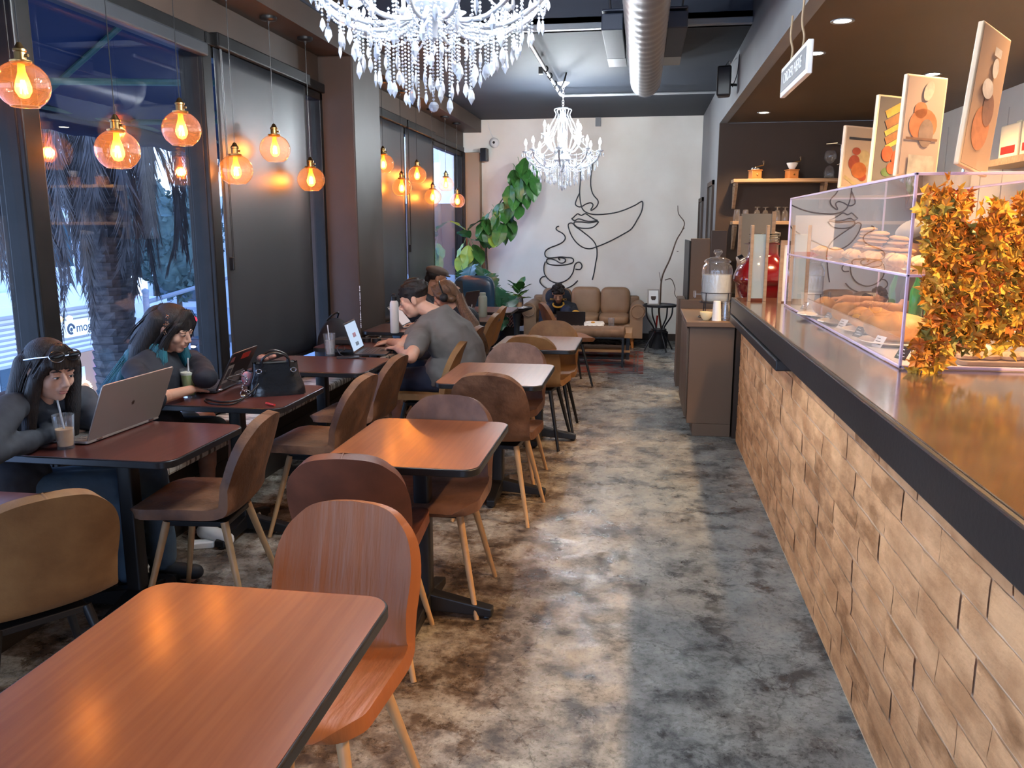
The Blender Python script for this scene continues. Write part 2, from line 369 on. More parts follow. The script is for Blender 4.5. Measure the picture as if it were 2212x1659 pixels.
m_screen = glow('lit_screen', (.55,.68,.88), .34)
m_screen2 = glow('lit_pink_screen', (.80,.66,.66), .26)
m_black_leather = mat('black_patent_leather', (.010,.010,.011), .18, spec=.7, bump=.25, bscale=14)
m_red = mat('red_enamel', (.13,.004,.006), .12, spec=.8, coat=.8)
m_redmat = mat('red_plastic', (.55,.03,.02), .35)
# ---------------------------------------------------------------- the room
XG = -2.62; BY = 12.05; SZ = 2.945; CZ = 3.12; RX = .77; KZ = 2.70; KY = 9.4; KX = 2.86
struct(MB().box(-2.72, 3.0, -3.0, BY+.2, -.12, 0).build('floor', m_floor))
struct(MB().box(-2.34, RX, 6.85, BY, CZ, CZ+.1).build('ceiling', m_ceil))
struct(MB().box(-2.34, RX, -3.0, 6.95, 3.56, 3.66).build('ceiling_near', m_navy))
m = MB(); m.box(-2.34, RX, 6.85, 6.95, CZ+.04, 3.6); struct(m.build('wall_ceiling_step', m_navy))
m = MB(); m.box(-2.34, RX, 6.79, 6.90, CZ, CZ+.045); struct(m.build('trim_1', m_trimlight, bevel=.006))
m = MB(); m.box(-2.34, RX, 5.75, 6.0, 3.36, 3.58); struct(m.build('trim_2', m_navy, bevel=.01))
struct(MB().box(-2.60, .95, BY, BY+.15, 0, CZ+.1).build('wall_back', m_plaster))
m = MB(); m.box(-2.62, -2.33, BY-.16, BY-.001, 0, 2.66); struct(m.build('wall_back_pilaster', mat('tan_pilaster_paint', (.30,.19,.11), .6), bevel=.006))
m = MB(); m.box(-2.58, .76, BY-.012, BY, 0, .10); struct(m.build('baseboard_back', m_darkbrown))
# left: soffit that carries the pendants, wall strip above the windows
struct(MB().box(XG-.12, -2.345, -3.0, BY, SZ+.001, SZ+.08).build('ceiling_soffit', m_brownwall))
m = MB(); m.box(-2.37, -2.335, -3.0, BY-.001, SZ, 3.62); struct(m.build('wall_soffit_face', m_brownwall))
m = MB(); m.box(-2.336, -2.325, -3.0, 6.8, SZ+.165, SZ+.18); struct(m.build('trim_3', m_navy))
m = MB(); m.box(XG-.12, XG+.02, -3.0, BY, 2.73, SZ); struct(m.build('wall_left_header', m_brownwall))
m = MB(); m.box(XG-.12, XG+.0, -3.0, BY, -.1, .47); struct(m.build('wall_left_low', m_darkbrown))
# column
CY0, CY1, CX1 = 6.60, 7.28, -2.315
struct(MB().box(XG-.12, CX1, CY0, CY1, 0, SZ).build('wall_column', m_brownwall, bevel=.012))
# windows: one frame each, a pane each
def window(n, y0, y1, mulls):
    f = MB()
    for a, b in ((y0, y0+.05), (y1-.05, y1)): f.box(XG-.05, XG+.045, a, b, .47, 2.66)
    f.box(XG-.05, XG+.045, y0, y1, .47, .52); f.box(XG-.05, XG+.045, y0, y1, 2.60, 2.66)
    f.box(XG-.08, XG+.07, y0, y1, 2.66, 2.73)
    for q in mulls: f.box(XG-.05, XG+.045, q-.03, q+.03, .5, 2.62)
    w = struct(f.build('window_%d' % n, m_steel, bevel=.006))
    p = MB(); p.box(XG-.004, XG+.004, y0+.04, y1-.04, .51, 2.61); p.build('pane', m_glasspane, w)
    return w
window(1, 1.4, 3.24, []); window(2, 3.26, 4.74, []); window(3, 4.76, CY0, []); window(4, CY1, 10.13, [8.9]); window(5, 10.15, 11.88, [])
# heavy posts between the windows
for i, y in enumerate((3.25, 4.75)):
    m = MB(); m.box(XG-.08, XG+.07, y-.055, y+.055, .47, 2.66); struct(m.build('trim_%d' % (10+i), m_steel, bevel=.008))
m = MB(); m.box(XG-.08, XG+.08, 11.86, 11.96, .3, 2.66); struct(m.build('trim_12', m_steel))
# roller blinds
def blind(label, y0, y1, zb=.66, top=2.66):
    t = thing('roller_blind', label, 'blind', (XG+.052, (y0+y1)/2, zb), group='roller blinds on the windows')
    h = top-zb; w = (y1-y0)/2
    def fn(u, v):
        y = -w+2*w*u; z = h*v
        return (.006*math.sin(9*u+2*v)*(1-v)**2 + .010*math.exp(-((u-.35-.25*v)/.10)**2)*max(0, .5-v)*1.2, y, z)
    g = MB(); g.grid(fn, 30, 24); g.build('cloth', m_blind, t, smooth=60, solid=.003)
    b = MB(); b.box(-.012, .012, -w, w, -.025, .0); b.build('bottom_rail', m_steel, t, bevel=.004)
    c = MB(); c.box(-.03, .045, -w-.01, w+.01, h, h+.085); c.build('cassette', m_steel, t, bevel=.01)
    ch = MB(); ch.ring([(.02, -w+.05, h), (.022, -w+.05, h*.38)], .003, 5); ch.ring([(.02, -w+.065, h), (.022, -w+.065, h*.38)], .003, 5)
    ch.build('pull_chain', m_black, t)
    hd = MB(); hd.box(.0, .03, -w+.035, -w+.06, h*.34, h*.38); hd.build('chain_holder', m_black, t, bevel=.004)
blind('wide charcoal roller blind pulled down just before the brown column', 4.86, 6.24)
blind('charcoal roller blind pulled down right behind the brown column', CY1+.04, 8.86)
blind('charcoal roller blind pulled down nearest the fig tree', 8.94, 10.12)
# rolled-up blind boxes over the open windows
for lab, y0, y1 in (('grey blind box along the top of the open palm window', 3.3, 4.72),):
    m = MB(); m.box(XG+.046, XG+.10, y0, y1, 2.58, 2.655); tag(m.build('blind_box', m_blind, bevel=.01), lab, 'blind box')
# chipped white edge on the column
m = MB()
for i in range(22):
    z = .78+.016*i+rnd.uniform(-.003,.003); w = rnd.uniform(.002,.007)
    m.box(CX1-w, CX1+.0012, CY0-.0012, CY0+w, z, z+rnd.uniform(.008,.017))
m.build('chipped_paint', m_white, bpy.data.objects['wall_column'])
# right side
struct(MB().box(RX, RX+.10, KY, BY, 0, CZ+.1).build('wall_right', m_graywall))
struct(MB().box(RX, RX+.08, -3.0, KY-.001, KZ-.001, 3.62).build('wall_right_bulkhead', m_graywall))
struct(MB().box(RX+.01, KX+.1, -3.0, KY+.2, KZ, KZ+.08).build('ceiling_kitchen', m_brownceil))
struct(MB().box(RX+.002, KX+.1, KY-.02, KY-.001, 0, KZ-.002).build('wall_kitchen_back', m_darkbrown))
m = MB(); m.box(KX, KX+.12, -3.0, KY, 0, KZ+.05)
for i in range(26): m.box(KX-.008, KX+.01, -2.5+i*.45, -2.5+i*.45+.42, .2, KZ-.15)
struct(m.build('wall_right_panelled', m_panelwall))
struct(MB().box(-2.72, 3.0, -3.15, -3.0, 2.95, 3.7).build('wall_front', m_graywall))
m = MB(); m.box(KX-.3, KX+.1, -3.15, -3.0, 0, 2.95); m.box(-2.72, -1.5, -3.15, -3.0, 0, 2.95); m.box(1.2, KX, -3.15, -3.0, 0, 2.95); m.box(-1.5, 1.2, -3.15, -3.0, 2.3, 2.95)
struct(m.build('wall_front_baffle', m_graywall))  # unseen front wall, its gap narrowed to hold back blue daylight
# doorways in the right wall, seen edge-on
for i, (y0, y1, z1) in enumerate(((11.35, 11.95, 1.95), (9.75, 10.4, 2.08))):
    m = MB()
    m.box(RX-.025, RX+.002, y0-.05, y0, 0, z1+.05); m.box(RX-.025, RX+.002, y1, y1+.05, 0, z1+.05); m.box(RX-.025, RX+.002, y0-.05, y1+.05, z1, z1+.05)
    d = struct(m.build('door_%d' % (i+1), m_brownwall))
    MB().box(RX-.006, RX+.004, y0, y1, 0, z1).build('dark_doorway_sheet', m_black, d)  # solid black sheet, the doorway's darkness is put into its colour
# ---------------------------------------------------------------- ceiling fittings
# spiral duct
t = thing('spiral_duct', 'large grey spiral duct running along the ceiling', 'duct', (-.02, 5.4, 2.92))
pts = []; rad = []
n = 150
for i in range(n+1):
    y = -3.4+6.0*i/n; pts.append((0, y, 0)); rad.append(.135+.006*(1 if i % 4 == 0 else (.3 if i % 4 in (1,3) else 0)))
m = MB(); m.ring(pts, rad, 36); m.build('duct_pipe', m_duct, t, smooth=50)
m = MB(); pp = []; rr = []
for i in range(9):
    a = PI/2*i/8; pp.append((0, 2.6+.14*math.sin(a), .14-.14*math.cos(a))); rr.append(.139)
m.ring(pp, rr, 36); m.build('duct_elbow', m_duct, t, smooth=50)
t = thing('vent_box', 'dark rectangular vent box hanging behind the spiral duct', 'vent', (-.03, 7.5, 2.93))
m = MB(); m.box(-.30, -.150, -1.4, -.40, .02, .13); m.box(.150, .29, -1.4, -.40, .02, .13); m.box(-.30, .29, -1.4, -.40, .144, .16); m.build('housing', m_navy, t, bevel=.008)
m = MB(); m.box(-.30, -.150, -.40, -.05, .02, .06); m.box(.150, .29, -.40, -.05, .02, .06); m.build('lip', m_trimlight, t)
for sx in (-.24, .25):
    m = MB(); m.cyl((sx, -1.30, .16), (sx*1.2, -1.40, 3.56-2.93), .007, n=8); m.build('hanger_rod', m_black, t)
# conduit with clamps
t = thing('ceiling_conduit', 'pale conduit running along the ceiling to the far chandelier', 'conduit', (-.93, 8.0, 3.04))
m = MB(); m.ring([(0.0, -1.2, 0), (-.01, 1.45, 0), (.02, 1.50, 0), (1.69, 1.52, -.0)], .017, 10); m.build('pipe', mat('pale_conduit', (.22,.23,.24), .45), t, smooth=60)
for y, z in ((-.1,.0), (.25,.0), (.7,.0)):
    m = MB(); m.ring(spline([(-.02,y,-.01),(0,y+.02,-.03),(.02,y+.04,.0),(0,y+.07,.03),(-.02,y+.09,0),(0,y+.11,-.035)],4), .006, 6); m.build('cable_wrap', m_black, t)
m = MB(); m.box(-.06, -.02, -.12, -.06, -.05, .01); m.build('clamp', m_black, t)
m = MB(); m.ring(spline([(-.93+.13, 8.6, CZ),(-.93+.10,8.62,3.03),(-.93+.02,8.9,2.98)],5), .009, 6); tag(m.build('hanging_cable', m_black), 'short black cable dangling from the slate ceiling by the conduit', 'cable')
m = MB(); m.box(-.075,.0,-.0,.03,-.12,0); o = m.build('junction_box', m_graywall); o.location = (-.63, BY-.035, CZ); tag(o, 'small grey box where the back wall meets the ceiling', 'box')
# sprinkler/pipe fitting at top centre
t = thing('pipe_fitting', 'grey pipe fitting at the top of the picture left of the duct', 'pipe', (-.30, 5.35, 3.2))
m = MB(); m.cyl((0,0,.36),(0,0,-.06),.035,n=14); m.build('pipe', m_graywall, t, smooth=40)
m = MB(); m.lathe([(.0,-.10),(.03,-.095),(.045,-.07),(.045,-.04),(.035,-.03)],14); m.build('cap', m_trimlight, t, smooth=40)
# speaker on the right bulkhead
t = thing('wall_speaker', 'black speaker on the grey bulkhead over the counter', 'speaker', (.66, 7.75, 2.86))
m = MB(); m.prism([(-.07,-.06),(.05,-.09),(.06,.05),(-.05,.09)], -.13, .12); m.build('cabinet', m_black, t, bevel=.015)
m = MB(); m.ring([(.05,0,-.03),(.115,.03,-.03)], .012, 8); m.build('bracket', m_black, t)
m = MB(); m.ring(spline([(.0,.0,.12),(.05,.2,.2),(.10,.6,.24)],5), .004, 5); m.ring(spline([(.07,0,-.05),(.10,-.05,.05),(.108,-.1,.2)],5), .004, 5); m.build('cable', m_black, t)
# small black speaker and dome camera at the back left
t = thing('corner_speaker', 'small black speaker in the back left corner above the fig', 'speaker', (-2.26, 11.86, 2.63))
m = MB(); m.prism([(-.05,-.05),(.05,-.07),(.06,.05),(-.04,.07)], -.10, .08); m.build('cabinet', m_black, t, bevel=.012)
m = MB(); m.ring([(0,.04,.05),(0,.16,.08)], .01, 6); m.build('bracket', m_black, t)
t = thing('dome_camera', 'round white dome camera high on the back wall', 'camera', (-2.14, BY-.03, 2.80))
m = MB(); m.lathe([(.0,.05),(.03,.045),(.055,.03),(.07,.005),(.07,-.02)],20, Tm(rx=PI/2)); m.build('housing', m_white, t, smooth=50)
m = MB(); m.ell((0,-.035,0),(.022,.022,.022)); m.build('lens', m_black, t, smooth=60)
m = MB(); m.ring(spline([(-.01,.02,.06),(-.06,.02,.15),(-.10,.02,.28)],5), .004, 5); m.build('cable', m_white, t)
# downlights
def downlight(px, py, lab, w=1.0, ang=125):
    p = at(px, py, z=KZ-.001); t = thing('recessed_downlight', lab, 'ceiling light', (p.x, p.y, KZ), group='downlights over the counter')
    m = MB(); m.lathe([(.062,-.001),(.062,-.006),(.046,-.004),(.046,-.0005)], 20); m.build('rim', m_trimlight, t, smooth=40)
    m = MB(); m.lathe([(.0,-.003),(.045,-.003)], 20); m.build('lens', glow('downlight_glow', (1,.80,.52), 22) if 'downlight_glow' not in bpy.data.materials else bpy.data.materials['downlight_glow'], t)
    spot('downlight_lamp', (0,0,-.02), P_DOWN*w, WARM, ang, .25 if ang < 100 else .6, .045, t)
for a in ((1650,243,'downlight over the counter furthest from the camera, near the shelf'),(1762,115,'downlight just right of the hanging sign', .85, 74),(1820,45,'downlight nearest the camera above the hanging sign', .85, 74),
          (1925,216,'downlight above the second food picture board'),(2015,160,'downlight above the tall third picture board'),(2140,83,'large downlight above the tallest picture board')): downlight(*a)
for x, y in ((1.62,3.5),(1.62,2.1),(1.62,.7)):
    t = thing('recessed_downlight', 'downlight over the counter out of the picture above the camera', 'ceiling light', (x, y, KZ), group='downlights over the counter')
    m = MB(); m.lathe([(.062,-.001),(.062,-.006),(.046,-.004),(.046,-.0005)], 20); m.build('rim', m_trimlight, t, smooth=40)
    m = MB(); m.lathe([(.0,-.003),(.045,-.003)], 20); m.build('lens', bpy.data.materials['downlight_glow'], t)
    spot('downlight_lamp', (0,0,-.02), P_DOWN*1.7, WARM, 125, .6, .045, t)
# ---------------------------------------------------------------- pendants
PX = -2.44
def make_pendant():
    t = thing('pendant_lamp', 'x', 'pendant lamp')
    m = MB(); m.lathe([(.0,-.125),(.058,-.115),(.095,-.075),(.100,-.02),(.080,.035),(.045,.068),(.034,.080)][::-1], 32, cap0=False, cap1=False)
    m.v = [v if v[2] > -.085 else (v[0]*.9, v[1]*.9, -.085) for v in m.v]
    g = MB()
    prof = []
    for i in range(15):
        a = math.radians(-58+i*(58+72)/14); prof.append((.100*math.cos(a), .094*math.sin(a)))
    g.lathe(prof, 36, cap0=False, cap1=False); g.build('globe', m_globe, t, smooth=80)
    r = MB(); r.ring([(prof[0][0]*math.cos(a), prof[0][0]*math.sin(a), prof[0][1]) for a in [2*PI*i/36 for i in range(36)]], .0016, 6, closed=True); r.build('globe_lip', m_clear, t, smooth=60)
    c = MB(); c.lathe([(.034,.080),(.040,.088),(.040,.094),(.022,.098),(.022,.125),(.025,.128),(.025,.136),(.018,.142),(.010,.158),(.006,.162)], 20); c.build('socket', m_brass, t, smooth=40)
    k = MB(); k.cyl((.022,0,.112),(.036,0,.112),.006,n=8); k.build('switch', m_brass, t)
    b = MB(); b.lathe([(.0,-.050),(.018,-.044),(.030,-.022),(.031,-.006),(.024,.022),(.015,.050),(.013,.082)], 20); bulb = b.build('bulb', m_bulbglass, t, smooth=70)
    f = MB()
    for i in range(5):
        a = 2*PI*i/5; f.ring([(.006*math.cos(a), .006*math.sin(a), .02), (.013*math.cos(a+.6), .013*math.sin(a+.6), -.03)], .0022, 6)
    f.build('filament', m_fil, bulb)
    return t
pend0 = make_pendant(); first = True
PEND = [(50,185,'nearest globe pendant, cut by the left edge of the photo'),(254,325,'globe pendant low in front of the palm window'),(392,280,'globe pendant beside the post between palm window and blind'),
 (510,368,'globe pendant low in front of the wide charcoal blind'),(594,322,'globe pendant high in front of the wide charcoal blind'),(672,388,'globe pendant beside the near face of the brown column'),
 (828,354,'globe pendant nearest behind the brown column, hung high'),(868,405,'globe pendant second behind the brown column, hung low'),(901,378,'globe pendant third behind the brown column, hung high'),
 (935,425,'globe pendant fourth behind the brown column, hung low'),(963,398,'globe pendant second from the back wall, before the bright window'),(988,434,'globe pendant furthest back, close to the fig leaves')]
parts0 = kids(pend0); sub0 = {p: kids(p) for p in parts0}
cord_me = MB(); cord_me.cyl((0,0,0),(0,0,1),.0022,n=6); cord_me = cord_me.mesh('cord', m_black)
can_me = MB(); can_me.lathe([(.055,0),(.055,-.016),(.048,-.022),(.012,-.026),(.006,-.045)][::-1], 24); can_me = can_me.mesh('canopy', m_black, 40)
for i, (px, py, lab) in enumerate(PEND):
    p = at(px, py, x=PX)
    if i == 0: t = pend0
    else:
        t = pend0.copy(); C.objects.link(t)
        for q in parts0:
            c = q.copy(); c.parent = t; C.objects.link(c)
            for s_ in sub0[q]:
                d = s_.copy(); d.parent = c; C.objects.link(d)
    t.location = p; t['label'] = 'amber glass ' + lab; t['group'] = 'globe pendants along the windows'; t['category'] = 'pendant lamp'
    o = bpy.data.objects.new('cord', cord_me); C.objects.link(o); o.parent = t; o.location = (0,0,.16); o.scale = (1,1,SZ-p.z-.16-.02)
    o = bpy.data.objects.new('canopy', can_me); C.objects.link(o); o.parent = t; o.location = (0,0,SZ-p.z)
    point('pendant_light', (0,0,-.005), P_PEND, AMBER, .022, t)
# ---------------------------------------------------------------- chandeliers
def crystal_meshes():
    d = MB(); d.lathe([(.0,-.034),(.0125,-.012),(.010,.006),(.003,.020),(.0,.022)], 6); d.v = [(x, y*.5, z) for x, y, z in d.v]
    return d.mesh('crystal_drop', m_crystal)
drop_me = crystal_meshes()
ball_me = MB(); ball_me.lathe([(.0,-.022),(.013,-.017),(.021,-.006),(.021,.006),(.013,.017),(.0,.022)], 8); ball_me = ball_me.mesh('crystal_ball', m_crystal)
bead = MB(); bead.lathe([(.0,-.006),(.0055,-.002),(.0055,.002),(.0,.006)], 6)
def bead_line(mb, pts, step=.0135):
    "beads threaded on a line"
    P = [Vector(p) for p in pts]; acc = 0
    for a, b in zip(P[:-1], P[1:]):
        L = (b-a).length; s = (step-acc) if acc else 0
        while s <= L:
            q = a+(b-a)*(s/L); mb.add(bead.v, bead.f, Matrix.Translation(q)); s += step
        acc = L-(s-step)
def chandelier(name, label, loc, R, n_low, n_up, ceil_z, wl, seed, drops=60, bottom=-.36, chain=True, strands=16):
    r = random.Random(seed); t = thing(name, label, 'chandelier', loc)
    s = MB(); s.lathe([(.012,.50),(.02,.47),(.035,.44),(.03,.40),(.016,.36),(.03,.30),(.055,.25),(.035,.20),(.02,.14),(.03,.08),(.075,.03),(.10,-.02),(.06,-.06),(.025,-.10),(.02,-.14),(.0,-.16)], 20)
    s.build('centre_stem', m_crysarm, t, smooth=35)
    k = MB(); z = .50; 
    if chain:
        while z < ceil_z-loc[2]-.05:
            k.ring([(.010*math.cos(a) if int(z*50)%2 else 0, 0 if int(z*50)%2 else .010*math.cos(a), z+.018*math.sin(a)) for a in [2*PI*i/10 for i in range(10)]], .0028, 6, closed=True); z += .027
    k.build('chain', m_white, t)
    c = MB(); H = ceil_z-loc[2]; c.lathe([(.012,H-.05),(.03,H-.035),(.065,H-.012),(.068,H)], 24); c.build('ceiling_rose', m_white, t, smooth=40)
    for tier, (n, RR, zz, off) in enumerate(((n_low, R, 0.0, 0.0), (n_up, R*.62, .17, PI/max(n_up,1)))):
        for i in range(n):
            a = 2*PI*i/n+off; ca, sa = math.cos(a), math.sin(a)
            P = spline([(.05*ca, .05*sa, -.01+zz), (.28*RR*ca, .28*RR*sa, -.085+zz), (.62*RR*ca, .62*RR*sa, -.095+zz), (.92*RR*ca, .92*RR*sa, -.02+zz), (RR*ca, RR*sa, .05+zz)], 5)
            arm = MB(); arm.ring(P, [.0095+.002*(j % 2) for j in range(len(P))], 8); ao = arm.build('arm', m_crysarm, t, smooth=60)
            q = MB(); T = Tm((RR*ca, RR*sa, .05+zz)); q.lathe([(.008,.0),(.020,.006),(.040,.018),(.042,.022),(.018,.018),(.014,.034),(.011,.038)], 14, T)
            q.build('candle_cup', m_crystal, ao, smooth=40)
            q = MB(); q.lathe([(.0095,.034),(.0095,.085)], 10, T); q.build('candle', m_white, ao, smooth=60)
            q = MB(); q.lathe([(.008,.085),(.0155,.100),(.0165,.112),(.010,.135),(.003,.152),(.0,.156)], 12, T); q.build('bulb', m_candle, ao, smooth=60)
            for j in range(5):
                b = a+2*PI*j/5; d = bpy.data.objects.new('crystal_drop', drop_me); C.objects.link(d); d.parent = ao
                d.location = (RR*ca+.040*math.cos(b), RR*sa+.040*math.sin(b), .035+zz); d.rotation_euler = (0,0,b); d.scale = (.75,.75,.8)
    # bead swags between arms, and from the crown down to the arms
    sw = MB()
    for i in range(n_low):
        a0 = 2*PI*i/n_low; a1 = 2*PI*(i+1)/n_low
        A = Vector((R*math.cos(a0), R*math.sin(a0), .05)); B = Vector((R*math.cos(a1), R*math.sin(a1), .05))
        for dz in (.09, .05):
            bead_line(sw, [A.lerp(B, u)+Vector((0,0,-dz*4*u*(1-u))) for u in [j/10 for j in range(11)]])
        Cc = Vector((.03*math.cos(a0), .03*math.sin(a0), .46)); bead_line(sw, [Cc.lerp(A, u)+Vector((0,0,-.10*4*u*(1-u))) for u in [j/12 for j in range(13)]])
        D = Vector((.05*math.cos(a0), .05*math.sin(a0), -.06)); bead_line(sw, [A.lerp(D, u)+Vector((0,0,-.13*4*u*(1-u))) for u in [j/12 for j in range(13)]])
    sw.build('bead_swags', m_crystal, t)
    cage = MB()
    for i in range(6):
        a = 2*PI*i/6+.3; ca, sa = math.cos(a), math.sin(a)
        cage.ring(spline([(.015*ca,.015*sa,.52),(.09*ca,.09*sa,.50),(.075*ca,.075*sa,.44),(.13*ca,.13*sa,.34),(.15*ca,.15*sa,.22),(.10*ca,.10*sa,.08),(.05*ca,.05*sa,.0)],6), .007, 7)
    cage.build('scroll_cage', m_crysarm, t, smooth=60)
    # hanging drops
    for j in range(drops):
        u = (j+.5)/drops; a = 2.399963*j; rr = R*math.sqrt(u)*.98
        zt = -.10+.10*(rr/R)**2; L = (bottom-zt)*(1-(rr/R)**1.5)*r.uniform(.55,1.0)-.03*r.random()-.02
        x, y = rr*math.cos(a), rr*math.sin(a)
        d = bpy.data.objects.new('crystal_drop', drop_me); C.objects.link(d); d.parent = t
        sc = r.uniform(.9,1.35); d.location = (x, y, zt+L-.02); d.rotation_euler = (0,0,r.uniform(0,PI)); d.scale = (sc,sc,sc)
    st = MB()
    for j in range(drops):
        u = (j+.5)/drops; a = 2.399963*j; rr = R*math.sqrt(u)*.98
        r2 = random.Random(seed*100+j); zt = -.10+.10*(rr/R)**2
        L = [c for c in t.children if c.name.startswith('crystal_drop')][j].location.z+.02-zt if False else None
    r = random.Random(seed)
    for j in range(drops):
        u = (j+.5)/drops; a = 2.399963*j; rr = R*math.sqrt(u)*.98; zt = -.10+.10*(rr/R)**2
        L = (bottom-zt)*(1-(rr/R)**1.5)*r.uniform(.55,1.0)-.03*r.random()-.02; r.uniform(.9,1.35); r.uniform(0,PI)
        bead_line(st, [(rr*math.cos(a), rr*math.sin(a), zt+.02), (rr*math.cos(a), rr*math.sin(a), zt+L)], .0145)
    st.build('bead_strands', m_crystal, t)
    o = bpy.data.objects.new('crystal_ball', ball_me); C.objects.link(o); o.parent = t; o.location = (0,0,bottom-.03)
    m = MB(); bead_line(m, [(0,0,-.16),(0,0,bottom-.01)]); m.build('ball_strand', m_crystal, t)
    for i in range(wl[0]):
        a = 2*PI*i/wl[0]; point('candle_light', (R*.98*math.cos(a), R*.98*math.sin(a), .20), wl[1]/wl[0], COOL, .02, t)
    return t
b1 = at(937, 228, y=3.45)
chandelier('crystal_chandelier', 'large lit crystal chandelier hanging near the camera, cut by the top edge', (b1.x, b1.y, b1.z+.40), .47, 12, 6, 3.5, (6, P_CHAND*6), 3, drops=100, bottom=-.375)
b2 = at(1217, 395, y=9.16)
chandelier('crystal_chandelier', 'smaller lit crystal chandelier in front of the line mural', (-.885, 9.16, 2.345), .40, 8, 4, CZ, (4, P_CHAND*3.4), 5, drops=70, bottom=-.27)
# ---------------------------------------------------------------- tables
def table_proto(name, topmat, sx, sy, seed):
    t = thing(name, 'x', 'table')
    P = rrect(-sx/2, sx/2, -sy/2, sy/2, .065, 7)
    m = MB(); m.prism(P, .722, .7505); m.build('table_edge', m_edge, t, smooth=40, bevel=.004)
    m = MB(); m.prism(rrect(-sx/2+.006, sx/2-.006, -sy/2+.006, sy/2-.006, .060, 7), .7506, .7518); m.build('tabletop', topmat, t, smooth=30)
    m = MB(); m.prism(rrect(-.034,.034,-.034,.034,.012,3), .05, .71); m.build('column', m_black, t, smooth=40)
    m = MB(); m.box(-.17,.17,-.025,.025,.705,.722); m.box(-.025,.025,-.17,.17,.705,.722); m.build('top_bracket', m_black, t)
    f = MB()
    for k in range(4):
        a = PI/4*0+k*PI/2; L = .29 if k % 2 == 0 else .27; ca, sa = math.cos(a), math.sin(a)
        f2 = MB()
        w0, w1 = .034, .026
        T = Matrix.Rotation(a, 4, 'Z')
        f2.add([(.02,-w0,.03),(.02,w0,.03),(.02,w0,.105),(.02,-w0,.105),(L,-w1,.012),(L,w1,.012),(L,w1,.048),(L,-w1,.048)],
               [(0,1,2,3),(4,7,6,5),(0,4,5,1),(1,5,6,2),(2,6,7,3),(3,7,4,0)], T)
        f2.lathe([(.018,0),(.018,.014)], 12, T @ Matrix.Translation((L-.025,0,0)))
        f2.build('foot', m_black, t, bevel=.006)
    return t
def spread(proto, items, group):
    P0 = kids(proto)
    for i, (x, y, rz, lab) in enumerate(items):
        if i == 0: t = proto
        else:
            t = proto.copy(); C.objects.link(t)
            for q in P0: c = q.copy(); c.parent = t; C.objects.link(c)
        t.location = (x, y, 0); t.rotation_euler = (0,0,rz); t['label'] = lab; t['group'] = group
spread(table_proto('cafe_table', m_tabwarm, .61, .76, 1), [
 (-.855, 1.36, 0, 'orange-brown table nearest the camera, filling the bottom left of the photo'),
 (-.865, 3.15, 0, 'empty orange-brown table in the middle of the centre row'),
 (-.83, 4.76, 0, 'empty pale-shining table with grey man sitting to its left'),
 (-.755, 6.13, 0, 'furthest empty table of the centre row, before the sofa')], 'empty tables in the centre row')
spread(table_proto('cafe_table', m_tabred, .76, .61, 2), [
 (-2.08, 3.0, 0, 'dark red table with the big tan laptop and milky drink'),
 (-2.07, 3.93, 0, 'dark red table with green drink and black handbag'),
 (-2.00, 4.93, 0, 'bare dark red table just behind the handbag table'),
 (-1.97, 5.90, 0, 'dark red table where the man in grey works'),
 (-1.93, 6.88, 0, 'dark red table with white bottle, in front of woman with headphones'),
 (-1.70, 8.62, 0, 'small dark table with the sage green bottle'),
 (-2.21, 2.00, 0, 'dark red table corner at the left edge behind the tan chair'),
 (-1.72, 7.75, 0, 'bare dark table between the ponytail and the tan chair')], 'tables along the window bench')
# ---------------------------------------------------------------- chairs
def prof(v):
    "seat-to-back curve, v 0 (seat front) .. 1 (top of back)"
    K = [(0,.235,.445),(.08,.20,.458),(.30,.02,.452),(.44,-.12,.447),(.52,-.175,.475),(.60,-.205,.535),(.78,-.255,.69),(.92,-.285,.80),(1,-.297,.845)]
    for a, b in zip(K[:-1], K[1:]):
        if v <= b[0]:
            u = (v-a[0])/(b[0]-a[0]); i = K.index(a); p0 = K[max(i-1,0)]; p3 = K[min(i+2, len(K)-1)]
            f = lambda k: .5*((2*a[k])+(b[k]-p0[k])*u+(2*p0[k]-5*a[k]+4*b[k]-p3[k])*u*u+(3*a[k]-p0[k]-3*b[k]+p3[k])*u**3)
            return f(1), f(2)
    return K[-1][1], K[-1][2]
def shell(u, v):
    s = 2*u-1; v = .5-.5*math.cos(PI*v)
    e = 1.0
    if v < .16: e = math.sqrt(max(0, 1-((.16-v)/.16)**2.6))
    if v > .72: e = math.sqrt(max(0, 1-((v-.72)/.28)**2.3))
    w = .222*(1-.05*math.exp(-((v-.55)/.12)**2)) * (1-.04*max(0,(v-.6))/.4)
    w *= max(e, .02)
    y, z = prof(v)
    c = abs(s*e)**2.6
    if v < .5: lift = .022*c*(v/.5); fwd = 0
    else: lift = .022*c*(1-(v-.5)/.5); fwd = .045*c*min(1, (v-.5)/.15)*(1-.4*(v-.5)/.5)
    return (s*w, y+fwd, z+lift)
def chair_proto(shellmat, legmat, seed=0):
    t = thing('shell_chair', 'x', 'chair')
    g = MB(); g.grid(shell, 24, 52)
    o = g.build('seat_shell', shellmat, t, smooth=180)
    mo = o.modifiers.new('s', 'SOLIDIFY'); mo.thickness = .042; mo.offset = -1; mo.use_rim = True
    mb_ = o.modifiers.new('b', 'BEVEL'); mb_.width = .018; mb_.segments = 5; mb_.limit_method = 'ANGLE'; mb_.angle_limit = math.radians(50)
    me = o.data
    m = MB(); m.box(-.13,.13,-.13,.13,.405,.428); m.build('under_frame', m_black, t, bevel=.004)
    for sx in (-1, 1):
        for (y0, y1) in ((.12, .215), (-.12, -.225)):
            m = MB(); m.ring([(sx*.125, y0, .425), (sx*.215, y1, 0)], [.0165, .0105], 12); m.build('leg', legmat, t, smooth=50)
    return t
